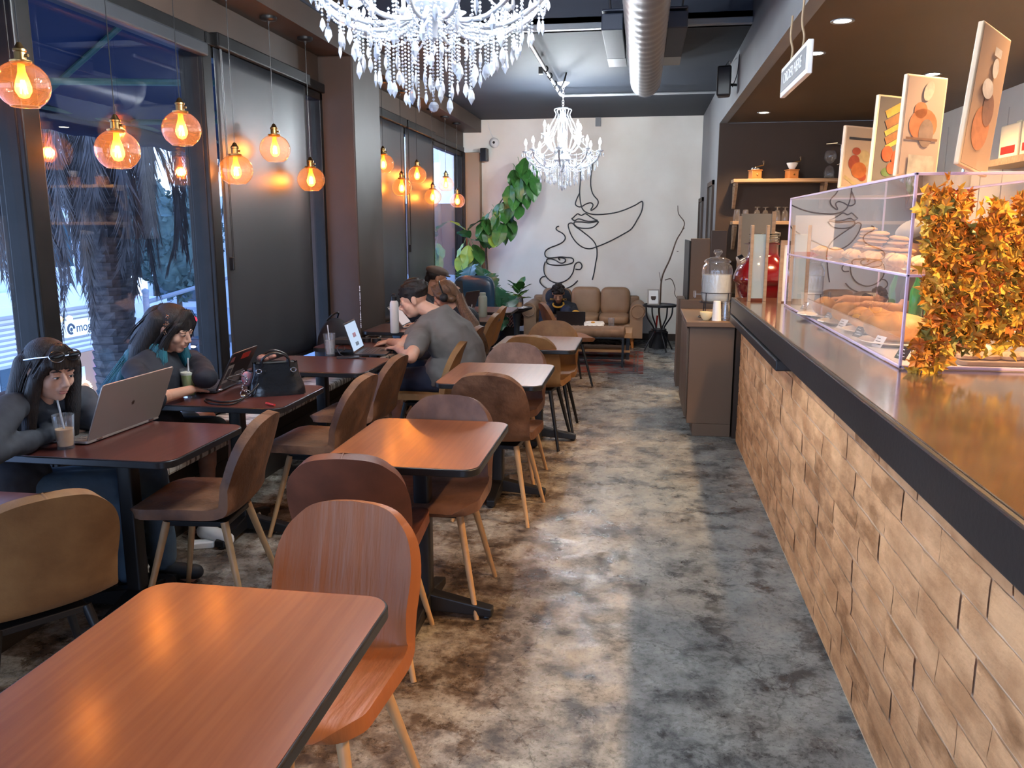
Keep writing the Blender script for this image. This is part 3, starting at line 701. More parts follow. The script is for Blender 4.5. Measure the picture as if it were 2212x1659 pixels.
def chairs(proto, items, group):
    P0 = kids(proto)
    for i, (px, py, rz, lab, *rest) in enumerate(items):
        if i == 0: t = proto
        else:
            t = proto.copy(); C.objects.link(t)
            for q in P0: c = q.copy(); c.parent = t; C.objects.link(c)
        p = at(px, py, z=.845) if not rest else Vector((px, py, 0))
        off = Matrix.Rotation(rz, 3, 'Z') @ Vector((0, -.297, 0))
        t.location = (p.x-off.x, p.y-off.y, 0) if not rest else (px, py, 0); t.rotation_euler = (0,0,rz); t['label'] = lab; t['group'] = group
H = PI/2
chairs(chair_proto(m_suede, m_legwood), [
 (588, 897, H+.10, 'dark brown suede chair pulled up to the big laptop table'),
 (802, 812, H-.06, 'brown suede chair at the handbag table, wooden legs'),
 (872, 769, H-.05, 'brown suede chair in front of the grey man, at the bare red table'),
 (1048, 811, -.08, 'dark brown suede chair back at the near side of the second centre table'),
 (1042, 706, H-.05, 'dark brown suede chair behind the woman with headphones')], 'brown shell chairs')
chairs(chair_proto(m_maroon, m_legwood), [(735, 992, .10, 'maroon-brown chair with its back to the camera, beside the tan leather one')], 'brown shell chairs')
chairs(chair_proto(m_tanleather, m_legwood), [(772, 1080, PI-.08, 'wrinkled tan leather chair facing the camera behind the nearest table')], 'brown shell chairs')
chairs(chair_proto(m_taupe, m_legwood), [(975, 853, PI, 'taupe leather chair facing the camera behind the middle centre table'),
 (1118, 741, PI-.06, 'taupe leather chair facing the camera, in front of the tan suede back')], 'brown shell chairs')
chairs(chair_proto(m_suede, m_black), [(1166, 655, -H+.35, 'dark brown chair seen from the side in front of the sofa')], 'brown shell chairs')
chairs(chair_proto(m_tan, m_black), [
 (1196, 693, PI, 'tan chair with black legs at the far side of the furthest centre table'),
 (1140, 727, -.12, 'tan chair with black legs at the near side of the furthest centre table'),
 (1012, 736, H, 'tan suede chair the man in grey sits on'),
 (1078, 678, H, 'tan suede chair before the sage green bottle'),
 (1093, 663, H, 'taupe suede chair just behind the tan one near the green bottle'),
 (102, 1079, H-.62, 'tan suede chair back at the left edge of the photo')], 'tan shell chairs')
# ---------------------------------------------------------------- bench
t = thing('window_bench', 'long dark wooden bench under the windows with striped seat', 'bench', (-2.44, 5.5, 0))
m = MB(); m.box(-.165, .058, -4.4, 5.2, .0, .40)
for k in range(3): m.box(.058, .064, -4.4, 5.2, .03+.125*k, .145+.125*k)
m.build('bench_box', m_bench, t)
m = MB(); m.box(-.17, .17, -4.4, 5.2, .40, .455); m.build('seat_pad', m_benchseat, t, bevel=.015)
# ---------------------------------------------------------------- counter
CE = .655                      # customer edge of the worktop
t = thing('service_counter', 'long counter clad in rough tan stone tiles', 'counter', (0,0,0))
m = MB(); m.box(.755, 1.45, -1.2, 6.25, 0, 1.0); m.build('carcass', m_darkbrown, t)
m_stone = mat('travertine_tile', (.80,.45,.215), .7, n1=(.52,.26,.11), scale=9, stretch=(1,.6,1.3), bump=.7, bscale=22, contrast=(.36,.64))
m_stone2 = mat('travertine_tile_dark', (.72,.39,.18), .72, n1=(.38,.18,.07), scale=14, stretch=(1,.45,1), bump=.9, bscale=26, contrast=(.4,.62))
r = random.Random(4); m = MB(); mg = MB()
rows = 10; hh = .97/rows
for k in range(rows):
    y = -1.2 - r.uniform(0,.3); z0 = .012+hh*k
    while y < 6.25:
        w = r.uniform(.24,.40); y1 = min(y+w, 6.25)
        if y1 > -1.15:
            ya = max(y, -1.2); d = .7345+r.uniform(-.0015,.002); m.cur = 0 if r.random() < .72 else 1
            nu, nv = max(2, int((y1-ya)/.035)), 4
            e = .0026
            def fn(u, v, d=d, ya=ya, y1=y1, z0=z0):
                yy = ya+e+(y1-ya-2*e)*u; zz = z0+e+(hh-2*e)*v
                b = .003*noise.noise(Vector((yy*14, zz*22, k*3)))+.0018*noise.noise(Vector((yy*45, zz*60, 5)))
                edge = .0022*(1 if (u in (0,1) or v in (0,1)) else 0)
                return (d+b+edge, yy, zz)
            m.grid(fn, nu, nv)
            for (a, b_, c_, d_) in ():
                pass
        y = y1
m.build('stone_cladding', [m_stone, m_stone2], t, smooth=40)
mg.box(.7415, .757, -1.2, 6.25, 0, .985); mg.build('grout', mat('pale_grout', (.80,.58,.38), .9), t)
# worktop: separate continuous slab
t = thing('worktop', 'glossy brown stone worktop with a thick black front edge', 'worktop', (0,0,0))
TOPZ = 1.10
m = MB(); m.box(CE+.018, 1.62, -1.2, 6.25, 1.03, TOPZ); m.build('stone_top', m_counter, t, bevel=.004)
m = MB(); m.box(CE, CE+.019, -1.2, 6.262, .985, TOPZ-.001); m.box(CE, 1.62, 6.251, 6.27, .985, TOPZ-.001); m.build('front_edge', m_countertrim, t, bevel=.005)
t = thing('service_ledge', 'short black ledge fixed under the far end of the counter edge', 'ledge', (0,0,0))
m = MB(); m.box(CE-.01, .742, 4.05, 6.2, .925, .978); m.build('bar', m_countertrim, t, bevel=.006)
# back counter behind the baristas
t = thing('back_counter', 'dark back counter along the panelled kitchen wall', 'counter', (0,0,0))
m = MB(); m.box(2.35, KX-.01, 1.0, KY-.03, 0, .88); m.build('cabinets', m_darkbrown, t)
m = MB(); m.box(2.30, KX-.01, 1.0, KY-.03, .88, .92); m.build('top', m_white, t)
t = thing('back_counter', 'dark back counter under the wooden glass shelves', 'counter', (0,0,0))
m = MB(); m.box(.9, 2.3, KY-.60, KY-.025, 0, .90); m.build('cabinets', m_darkbrown, t)
m = MB(); m.box(.9, 2.3, KY-.62, KY-.025, .90, .94); m.build('top', m_steel, t)
# ---------------------------------------------------------------- pastry case
CX0, CXR, CYN, CYF, CZT = .93, 1.50, 3.12, 5.62, 1.785
case = thing('pastry_case', 'clear acrylic pastry case with lilac edges on the counter', 'display case', (0,0,0))
def sheet(name, vs): return MB().add(vs, [(0,1,2,3)]).build(name, m_caseglass, case)
sheet('front_pane', [(CX0,CYN,TOPZ+.006),(CX0,CYF,TOPZ+.006),(CX0,CYF,CZT),(CX0,CYN,CZT)])
sheet('end_pane', [(CX0,CYN,TOPZ+.006),(CXR,CYN,TOPZ+.006),(CXR,CYN,CZT),(CX0,CYN,CZT)])
sheet('end_pane', [(CX0,CYF,TOPZ+.006),(CXR,CYF,TOPZ+.006),(CXR,CYF,CZT),(CX0,CYF,CZT)])
sheet('top_pane', [(CX0,CYN,CZT),(CXR,CYN,CZT),(CXR,CYF,CZT),(CX0,CYF,CZT)])
sheet('shelf', [(CX0,CYN,1.435),(CXR,CYN,1.435),(CXR,CYF,1.435),(CX0,CYF,1.435)])
e = .0052
def bar(a, b): 
    m = MB(); lo = [min(p,q)-e for p,q in zip(a,b)]; hi = [max(p,q)+e for p,q in zip(a,b)]
    m.box(lo[0],hi[0],lo[1],hi[1],lo[2],hi[2]); return m
for a, b in (((CX0,CYN,TOPZ+.013),(CX0,CYN,CZT)),((CX0,CYF,TOPZ+.013),(CX0,CYF,CZT)),((CXR,CYN,TOPZ+.013),(CXR,CYN,CZT)),((CXR,CYF,TOPZ+.013),(CXR,CYF,CZT)),
             ((CX0,CYN,CZT),(CX0,CYF,CZT)),((CX0,CYN,CZT),(CXR,CYN,CZT)),((CX0,CYN,TOPZ+.008),(CX0,CYF,TOPZ+.008)),((CX0,CYN,TOPZ+.008),(CXR,CYN,TOPZ+.008)),
             ((CX0,CYN,1.435),(CX0,CYF,1.435)),((CX0,CYN,1.435),(CXR,CYN,1.435)),((CX0,CYF,CZT),(CXR,CYF,CZT)),((CXR,CYN,CZT),(CXR,CYF,CZT))):
    bar(a, b).build('edge_strip', m_caseedge, case, bevel=.002)
m = MB(); m.box(CX0+.02, CXR-.02, CYN+.02, CYF-.02, TOPZ+.0005, TOPZ+.006); m.build('base_tray', mat('white_case_base', (.70,.62,.58), .3, coat=.3), case)
# ---------------------------------------------------------------- things in the case
m_crust = mat('bread_crust', (.50,.23,.07), .55, n1=(.66,.36,.13), scale=14, bump=.5, bscale=30)
m_cookie = mat('cookie', (.62,.38,.20), .7, n1=(.46,.25,.11), scale=30, bump=.5)
m_croiss = mat('pale_pastry', (.72,.47,.25), .6, n1=(.55,.30,.13), scale=12, bump=.4, stretch=(1,6,1))
m_plate = mat('cream_plate', (.78,.70,.58), .3, coat=.3)
def plate(x, y, z, lab, r0=.12, grp='plates in the pastry case'):
    m = MB(); m.lathe([(.0,.004),(.055,.004),(.06,.0),(.065,.0),(.11,.014),(.12,.018),(.118,.021),(.07,.009),(.0,.009)], 32); m.v = [(a*r0/.12,b*r0/.12,c) for a,b,c in m.v]
    o = m.build('plate', m_plate, None, smooth=50); o.location = (x,y,z); return tag(o, lab, 'plate', grp)
def loaf_mesh(mt, L=.24, W=.12, Hh=.10, seed=0):
    m = MB(); m.ell((0,0,Hh*.5), (L/2, W/2, Hh*.5), 28, 18); v2 = []
    for x, y, z in m.v:
        n = noise.noise(Vector((x*14+seed, y*14, z*14))); k = 1+.10*n
        g = .010*math.cos(x*70)*max(0, (z/Hh-.5)); v2.append((x*k, y*k, max(0, z*k+g)))
    m.v = v2; return m.mesh('loaf', mt, 60)
BZ = TOPZ+.0065
items = [(1.02,4.86,'round bread roll furthest back in the case bottom',.13,.13,.10),(1.06,4.50,'braided loaf beside the round roll',.28,.14,.10),(1.10,4.14,'long braided loaf in the middle of the case bottom',.30,.15,.11),
         (1.08,3.74,'big crusty loaf at the near end of the case bottom',.26,.19,.13),(1.22,3.45,'dark orange loaf behind the near corner strip',.2,.13,.10)]
for i, (x, y, lab, L, W, Hh) in enumerate(items):
    plate(x+.01, y, BZ, 'cream plate under the '+lab.split(' in ')[0].split(' at ')[0].split(' behind ')[0].split(' furthest')[0], .155)
    o = bpy.data.objects.new('bread_loaf', loaf_mesh(m_crust, L, W, Hh, i*3)); C.objects.link(o); o.location = (x, y, BZ+.011); o.rotation_euler = (0,0,1.2+i*.5)
    tag(o, lab, 'bread', 'breads in the bottom of the pastry case')
cro = MB()
P = [(-.06,.028,0),(-.035,.004,.006),(0,-.008,.010),(.035,.004,.006),(.06,.028,0)]
cro.ring(spline([(a,b,.028) for a,b,c in P],5), [.006+.022*math.sin(PI*min(1,max(.02,i/20)))*(1+.12*(i%3==0)) for i in range(21)], 12)
cro = cro.mesh('croissant', m_croiss, 70)
for k in range(17):
    y = CYN+.30+k*.125
    o = bpy.data.objects.new('croissant', cro); C.objects.link(o); o.location = (1.07+.02*math.sin(k*2.1), y, 1.437); o.rotation_euler = (0,0,.25*math.sin(k*5)+1.2)
    tag(o, 'pale pastry in the long row on the upper case shelf', 'pastry', 'pastries in a row on the upper shelf')
ck = MB(); ck.lathe([(.0,.018),(.03,.016),(.045,.009),(.046,.003),(.04,.0),(.0,.0)][::-1], 20)
ck.v = [(x*(1+.06*noise.noise(Vector((x*40,y*40,0)))), y*(1+.06*noise.noise(Vector((x*40,y*40,4)))), z) for x,y,z in ck.v]; ck = ck.mesh('cookie', m_cookie, 50)
for s_, (x, y) in enumerate(((1.20,4.55),(1.22,4.85),(1.20,4.2))):
    plate(x, y, 1.437, 'cream plate under the %s cookie stack on the upper shelf' % ('middle','furthest','nearest')[s_], .10)
    z = 1.447
    for k in range((7,8,6)[s_]):
        for q in range(3 if k < 3 else 1):
            a = q*2.1+k*.7; o = bpy.data.objects.new('cookie', ck); C.objects.link(o)
            o.location = (x+(.035*math.cos(a) if k < 4 else .008*math.cos(k)), y+(.035*math.sin(a) if k < 4 else .008), z+.006*(q%2)); o.rotation_euler = (.12*math.sin(k+q),.1*math.cos(k*2),a)
            tag(o, 'round cookie in the %s pile on the upper case shelf' % ('middle','furthest','nearest')[s_], 'cookie', 'cookies in the %s pile in the case' % ('middle','furthest','nearest')[s_])
        z += .020
for k in range(7):
    y = 3.32+k*.33; x = .985
    t = thing('price_tag', '', 'price tag', (x, y, BZ), -1.35, 'price tags along the front of the case')
    t['label'] = ('price tag nearest the camera in the case','second price tag from the near end of the case','third price tag from the near end of the case','fourth price tag from the near end, middle of the row','third price tag from the far end of the case','second price tag from the far end of the case','price tag furthest back in the case')[k]
    T = Tm((0,0,0), rx=-.5)
    m = MB(); m.box(-.038,.038,-.001,.001,.0,.052, T); m.build('card', m_paper if k % 2 else m_screenoff, t)
    m = MB()
    for q in range(3): m.box(-.026,.026-.012*q,-.0016,-.0012,.012+.013*q,.0145+.013*q, T)
    m.build('writing', m_screenoff if k % 2 else m_paper, t)
    m = MB(); m.box(-.038,.038,.0,.022,.0,.002); m.build('tag_foot', m_clear, t)
# stack of napkins/cups left in the case
m = MB()
for k in range(9): m.lathe([(.030+.001*k,k*.011),(.036+.001*k,k*.011+.011)], 20)
o = m.build('cup_stack', m_plate, smooth=30); o.location = (1.02, 5.35, BZ); tag(o, 'short stack of cream paper cups at the far end of the case', 'cups')
# tray with pastries at the camera end
t = thing('wooden_tray', 'light wooden tray with pastries at the near right end of the case', 'tray', (1.33, 3.33, BZ))
m = MB(); m.prism(rrect(-.17,.17,-.15,.15,.03,5), 0, .018); m.build('board', m_shelfwood, t, smooth=40, bevel=.004)
for k in range(7):
    o = bpy.data.objects.new('scone', ck); C.objects.link(o); o.location = (1.20+.07*(k%4), 3.24+.09*(k//4), BZ+.019); o.scale = (.85,.85,1.6); tag(o, 'flat golden scone lying on the light wooden tray', 'pastry', 'scones on the wooden tray')
# autumn garland
leaf = []
def maple():
    P = []; 
    for i, r_ in enumerate((.038,.024,.030,.020,.040,.022,.031,.019,.036,.021,.014,.018,.034,.021,.029,.022)):
        a = 2*PI*i/16; P.append((r_*math.cos(a), r_*math.sin(a)))
    return P
mp_ = maple()
m = MB(); r = random.Random(11)
m_lv = [mat('autumn_leaf_amber', (.62,.28,.025), .6, n1=(.46,.15,.015), scale=9), mat('autumn_leaf_gold', (.74,.44,.05), .6, n1=(.62,.30,.025), scale=9),
        mat('autumn_leaf_rust', (.45,.12,.02), .6, n1=(.60,.20,.03), scale=9), mat('autumn_leaf_olive', (.28,.24,.05), .6)]
strands = [((.965,1.70),(1.00,1.50),(1.02,1.30),(.985,1.12)),((1.03,1.72),(1.05,1.55),(1.09,1.36),(1.02,1.18)),((1.16,1.67),(1.20,1.5),(1.16,1.36),(1.13,1.2)),((1.28,1.70),(1.30,1.52),(1.27,1.38),(1.24,1.22)),((1.40,1.70),(1.42,1.5),(1.40,1.33)),((1.0,1.62),(1.14,1.55),(1.28,1.56),(1.42,1.62)),((1.02,1.35),(1.15,1.40),(1.30,1.36),(1.45,1.42)),((1.05,1.48),(1.25,1.45),(1.45,1.55))]
vine = MB()
for S in strands:
    pp = spline([(x, CYN-.075, z) for x, z in S], 14); vine.ring(pp, .003, 5)
    for p in pp:
        for q in range(6):
            m.cur = r.choices((0,1,2,3),(5,6,2,.7))[0]
            c = p+Vector((r.uniform(-.045,.045), r.uniform(-.035,.035), r.uniform(-.04,.04))); s_ = r.uniform(.6,1.1)
            T = Matrix.Translation(c) @ Matrix.Rotation(r.uniform(0,6.3),4,'Z') @ Matrix.Rotation(PI/2+r.uniform(-.8,.8),4,'X') @ Matrix.Rotation(r.uniform(0,6.3),4,'Z') @ Matrix.Scale(s_,4)
            b = [(x,y,.010*(x*x+y*y)/.0009*r.uniform(-1.4,1.8)) for x,y in mp_]; m.add([(0,0,.003)]+b, [(0,i+1,(i+1)%16+1) for i in range(16)], T)
t = thing('autumn_garland', 'garland of orange autumn leaves hanging on the near end of the case', 'garland', (0,0,0))
m.build('leaves', m_lv, t); vine.build('vine', m_bark, t)
# hanging paper sign in the case (seen reflected/through the pane)
t = thing('notice_sheet', 'cream notice sheet with a red band fixed inside the far end of the case', 'notice', (1.0, CYF-.03, 1.40))
m = MB(); m.box(-.04,.20,0,.002,.05,.28); m.build('sheet', m_paper, t); m = MB(); m.box(-.04,.20,-.001,.003,.01,.05); m.build('red_band', m_redmat, t)
# food picture boards standing on the case
def board(px, pyb, w, h, lab, x, colr, tilt, rz):
    p = at(px, pyb, x=x); t = thing('picture_board', lab, 'picture board', (x, p.y, CZT+.008), rz, 'food picture boards on top of the case')
    T = Tm((0,0,0), ry=tilt)
    m = MB(); m.box(-w/2-.008,w/2+.008,-.012,.008,0,h, T); m.build('frame', mat('board_edge', (.70,.52,.34), .5) if 'board_edge' not in bpy.data.materials else bpy.data.materials['board_edge'], t, bevel=.004)
    m = MB(); m.cur = 0; m.box(-w/2,w/2,-.0135,-.0122,.008,h-.008, T)
    r = random.Random(int(px)); mats = [mat('board_ground', colr[0], .35)]+[mat('board_food', c, .4, n1=tuple(v*.7 for v in c), scale=25) for c in colr[1:]]
    for (kind, cx, cz, a, b_, ci, ang) in BOARD[int(px)]:
        m.cur = ci; T2 = T @ Matrix.Translation((cx*w/2, -.0145-.0006*ci, cz*h)) @ Matrix.Rotation(ang,4,'Y')
        if kind == 'e': 
            n = 18; m.add([(a*w/2*math.cos(2*PI*i/n),0,b_*h*math.sin(2*PI*i/n)) for i in range(n)], [tuple(range(n))], T2)
        else: m.add([(-a*w/2,0,-b_*h),(a*w/2,0,-b_*h),(a*w/2,0,b_*h),(-a*w/2,0,b_*h)], [(0,1,2,3)], T2)
    m.build('food_picture', mats, t); return t
BOARD = {1842: [('r',0,.80,.8,.02,1,0),('e',-.3,.42,.4,.12,3,.3),('e',.35,.48,.5,.15,2,.2),('e',.1,.30,.55,.13,4,0),('e',-.2,.60,.3,.06,3,0),('e',.3,.22,.4,.08,3,.5),('r',-.3,.10,.7,.025,2,.5)],
 1912: [('r',.1,.86,.75,.045,2,-.5),('r',.1,.74,.7,.05,3,-.5),('r',.1,.64,.7,.03,2,-.5),('r',.1,.55,.62,.04,3,-.5),('r',.1,.47,.55,.025,2,-.5),('e',-.25,.34,.35,.09,4,0),('e',.4,.30,.38,.1,4,0),('e',.1,.18,.3,.07,4,0),('e',-.2,.13,.3,.05,1,0)],
 1975: [('e',0,.52,.75,.16,1,0),('e',-.2,.66,.35,.08,1,0),('e',.2,.44,.4,.14,2,0),('r',0,.38,.85,.012,3,0),('r',.1,.12,.7,.10,4,0),('e',.1,.85,.25,.1,4,.3)],
 2095: [('e',-.1,.30,.6,.16,1,.2),('e',.2,.45,.4,.12,2,0),('e',-.1,.58,.4,.07,4,0),('r',.2,.85,.25,.03,4,0),('e',.2,.74,.22,.07,4,0)]}
BSET = [(1842,420,.165,.30,'food picture board furthest from the camera with berries and waffle',1.03,[(.75,.55,.36),(.10,.09,.09),(.80,.62,.30),(.62,.12,.05),(.75,.22,.05)]),
 (1912,398,.17,.37,'second food picture board showing a cut sandwich on grey',1.05,[(.20,.18,.17),(.15,.25,.10),(.80,.52,.12),(.45,.22,.10),(.75,.14,.06)]),
 (1975,372,.175,.375,'third food picture board with an orange drink, taller than the sandwich one',1.03,[(.62,.48,.40),(.78,.30,.14),(.42,.30,.24),(.35,.20,.14),(.72,.66,.56)])]
for px, pyb, w, h, lab, x, colr in BSET: board(px, pyb, w, h, lab, x, [tuple(v*.6 for v in c_) for c_ in colr], .04, .45)
t = board(2095, 362, .20, .47, 'tallest food picture board, nearest the camera, leaning right', 1.10, [(.45,.30,.20),(.62,.26,.12),(.30,.16,.11),(.30,.16,.11),(.70,.66,.64)],   .17, .80)
# ---------------------------------------------------------------- hanging sign
sa_, sb_ = at(1690,215,x=.745), at(1748,155,x=.745); SGC = (sa_.y+sb_.y)/2; SGL = abs(sa_.y-sb_.y)/2; SGZ = (sa_.z+sb_.z)/2; SGH = at(1720,120,x=.745).z-SGZ
t = thing('hanging_sign', 'small white framed board hanging on ropes over the counter', 'sign', (.745, SGC, SGZ), .0)
# outline of the board: a rhombus-hung plate along the counter
m = MB(); T = Tm((0,0,0)); m.box(-.014,.014,-SGL,SGL,.0,SGH); o = m.build('frame', m_white, t, bevel=.005)
m = MB(); m.box(-.0165,-.0142,-SGL+.025,SGL-.025,.025,SGH-.025); m.build('slate', m_graywall, t)
text('ORDER HERE', 'lettering', m_white, SGH*.52, Matrix.Translation((-.018,0,SGH/2)) @ Matrix.Rotation(-PI/2,4,'Z') @ Matrix.Rotation(PI/2,4,'X'), t, sx=.36*SGL/SGH*1.25)
for y in (-SGL*.4, SGL*.45):
    m = MB(); m.ring(spline([(0,y,SGH-.01),(.008,y+.01,SGH+.06),(-.004,y+.02,SGH+.13),(0,y+.02,KZ-SGZ)],6), .006, 6); m.build('rope', mat('jute', (.30,.22,.14), .9), t)
# ---------------------------------------------------------------- end of counter
t = thing('menu_holder', 'pair of pale wooden slats holding a frosted sheet at the end of the counter', 'menu holder', (.80, 5.95, TOPZ), .1)
for x in (-.06, .045):
    m = MB(); m.box(x-.011,x+.011,-.010,.010,0,.52); m.build('slat', m_shelfwood, t, bevel=.003)
m = MB(); m.box(-.048,.033,-.002,.002,.02,.46); m.build('frosted_sheet', thin_glass('frosted_sheet', (.85,.9,.9), .8, .1, .45, (.6,.7,.7)), t)
t = thing('menu_holder', 'single tall pale wooden slat frame beside the pastry case', 'menu holder', (.93, 5.85, TOPZ), .1)
m = MB(); m.box(-.012,.012,-.01,.01,0,.42); m.box(.09,.114,-.01,.01,0,.42); m.box(-.012,.114,-.009,.009,.39,.42); m.build('frame', m_shelfwood, t)
m = MB(); m.box(.012,.09,-.002,.002,0.01,.39); m.build('sheet', m_paper, t)
t = thing('coffee_machine', 'rounded dark red espresso machine at the far end of the counter', 'espresso machine', (.93, 6.75, 1.02), .2); t.scale = (.88,.88,.92)
def bodyf(u, v):
    a = 2*PI*u; z = .50*v; w = .10+.085*math.sin(min(1, v*1.25)*PI)**.8*(1 if v > .35 else .72) + .02*(1-v)
    return (w*1.25*math.copysign(abs(math.cos(a))**.7, math.cos(a)), w*math.copysign(abs(math.sin(a))**.8, math.sin(a)), z)
m = MB(); m.grid(bodyf, 36, 24); m.box(-.14,.14,-.11,.11,.495,.505); m.build('shell', m_red, t, smooth=60)
m = MB()
for k in range(4): m.lathe([(.125,.505+.022*k),(.135,.512+.022*k),(.125,.519+.022*k)], 24)
m.build('cup_rack', m_chrome, t, smooth=50)
m = MB(); m.box(-.24,-.10,-.07,.07,-.02,.02); m.box(-.20,.16,-.12,.12,-.05,-.0); m.build('drip_tray', m_chrome, t, bevel=.006)
m = MB(); m.cyl((-.17,0,.36),(-.21,0,.34),.06,n=20); m.build('gauge', m_chrome, t, smooth=40)
t = thing('machine_stand', 'dark cabinet carrying the red espresso machine', 'cabinet', (.98, 6.78, 0))
m = MB(); m.box(-.26,.30,-.40,.45,0,.955); m.build('body', m_darkbrown, t); 
m = MB(); m.box(-.27,.31,-.41,.46,.955,.968); m.build('top', m_steel, t)
t = thing('side_screen', 'tall taupe canvas screen behind the espresso machine', 'screen', (.92, 7.35, 0))
m = MB(); m.box(-.10,.16,-.01,.01,.9,1.72); m.build('canvas', mat('taupe_canvas', (.20,.17,.13), .8), t); m = MB(); m.box(.15,.18,-.015,.015,.0,1.74); m.box(-.12,-.095,-.015,.015,0,1.70); m.build('post', m_shelfwood, t)
# ---------------------------------------------------------------- brown self-service cabinet with water dispenser
CA = Tm((0,0,0))
t = thing('self_service_cabinet', 'brown painted cabinet at the end of the counter carrying the water dispenser', 'cabinet', (.545, 6.42, 0), .0)
m = MB(); m.box(-.17,.165,-.0,1.05,.10,.86); m.box(-.125,.165,.0,1.0,0,.10); m.build('body', m_cabinet, t, bevel=.004)
m = MB(); m.box(-.19,-.17,.06,.52,.14,.84); m.build('door', m_cabinet, t, bevel=.004); m = MB(); m.box(-.19,-.17,.53,.98,.14,.84); m.build('door', m_cabinet, t, bevel=.004)
m = MB(); m.prism([(-.20,-.03),(.172,-.03),(.172,1.07),(-.20,1.07)], .86, .90)
m.v = [(x, y, z+(.10 if z > .89 and False else 0)) for x,y,z in m.v]; m.build('top', m_cabinet, t, bevel=.004)
m = MB(); m.box(-.20,.172,1.05,1.075,.90,.975); m.build('splashback', m_cabinet, t)
ZC = .9005
# dispenser on wire stand
dx, dy = .585, 6.72
t = thing('wire_stand', 'black wire stand holding up the glass water dispenser', 'stand', (dx, dy, ZC))
m = MB(); R_ = .120
for z, r_ in ((.125,R_+.005),(.006,R_+.012)):
    m.ring([(r_*math.cos(a), r_*math.sin(a), z) for a in [2*PI*i/24 for i in range(24)]], .004, 6, closed=True)
for i in range(4):
    a = PI/4+i*PI/2; m.ring([(R_*1.07*math.cos(a),R_*1.07*math.sin(a),.0),(R_*math.cos(a),R_*math.sin(a),.125),(R_*math.cos(a),R_*math.sin(a),.20)], .004, 6)
m.ring([(R_*math.cos(a), R_*math.sin(a), .20) for a in [2*PI*i/24 for i in range(24)]], .003, 6, closed=True)
m.build('wire', m_black, t, smooth=60)
t = thing('water_dispenser', 'ribbed glass water dispenser with lid and tap, full of water', 'dispenser', (dx, dy, ZC+.130)); t.scale = (1.3,1.3,.98)
pr_ = [(.0,.0),(.078,.0),(.086,.012),(.089,.04),(.089,.26),(.084,.285),(.072,.30),(.070,.312)]
g = MB()
def jarf(u, v):
    i = v*(len(pr_)-1); k = min(int(i), len(pr_)-2); f = i-k; r_ = pr_[k][0]*(1-f)+pr_[k+1][0]*f; z = pr_[k][1]*(1-f)+pr_[k+1][1]*f
    a = 2*PI*u; b = .0018*(math.sin(a*22+(z*120//1)%2*PI)*math.sin(z*180)) if .04 < z < .26 else 0
    return ((r_+b)*math.cos(a), (r_+b)*math.sin(a), z)
g.grid(jarf, 96, 70); g.build('jar', m_clear, t, smooth=80)
w = MB(); w.lathe([(.0,.006),(.076,.006),(.084,.02),(.0855,.04),(.0855,.215),(.0,.215)], 40); w.build('water', mat('cloudy_water', (.62,.64,.60), .25, trans=.35, n1=(.72,.74,.70), scale=20), t, smooth=40)
l = MB(); l.lathe([(.078,.312),(.080,.322),(.070,.335),(.045,.350),(.014,.356),(.012,.368),(.022,.380),(.027,.395),(.022,.410),(.0,.417)], 32); l.build('lid', m_clear, t, smooth=60)
k = MB(); k.cyl((-.085,0,.055),(-.125,0,.055),.008,n=10); k.box(-.135,-.122,-.012,.012,.03,.085); k.build('tap', m_clear, t, smooth=40)
def bowl(): 
    m = MB(); m.lathe([(.0,.004),(.022,.0),(.026,.004),(.044,.03),(.050,.058),(.050,.064),(.046,.062),(.040,.03),(.0,.010)], 32); return m
o = bowl().build('ridged_bowl', mat('cream_bowl', (.80,.66,.38), .4), smooth=40); o.location = (.50, 6.52, ZC); tag(o, 'small cream bowl on the front of the brown cabinet', 'bowl')
for k, (x, y) in enumerate(((.575,6.50),(.645,6.53))):
    m = MB()
    for q in range(5): m.lathe([(.036-.001*q,.0+.015*q),(.027,.09+.015*q)], 20)
    o = m.build('cup_tower', m_clear if k else m_white, smooth=50); o.location = (x,y,ZC+.0); tag(o, ('stack of upturned white paper cups under the water dispenser','stack of clear plastic cups under the water dispenser')[k], 'cups')
# tall brown partition panels left of the espresso machine
t = thing('folding_screen', 'tall dark brown folding screen behind the water dispenser', 'screen', (.60, 8.4, 0))
m = MB(); m.box(-.135,.05,.0,.03,.02,1.50); m.build('panel', m_cabinet, t, bevel=.004)
m = MB(); m.box(-.15,-.135,-.02,.9,.02,1.48); m.build('panel', m_steel, t, bevel=.004)
m = MB(); m.box(.03,.17,-.4,-.37,.02,1.58); m.build('panel', m_brownwall, t, bevel=.004)
m = MB(); m.box(-.07,0,-.4,.0,.0,.62); o = m.build('low_panel', m_cabinet, None); o.location = (.44, 8.9, .35); tag(o, 'low worn grey-brown panel left of the folding screen', 'panel'); o.location = (.44, 8.9, 0); o.scale = (1,1,1.45)
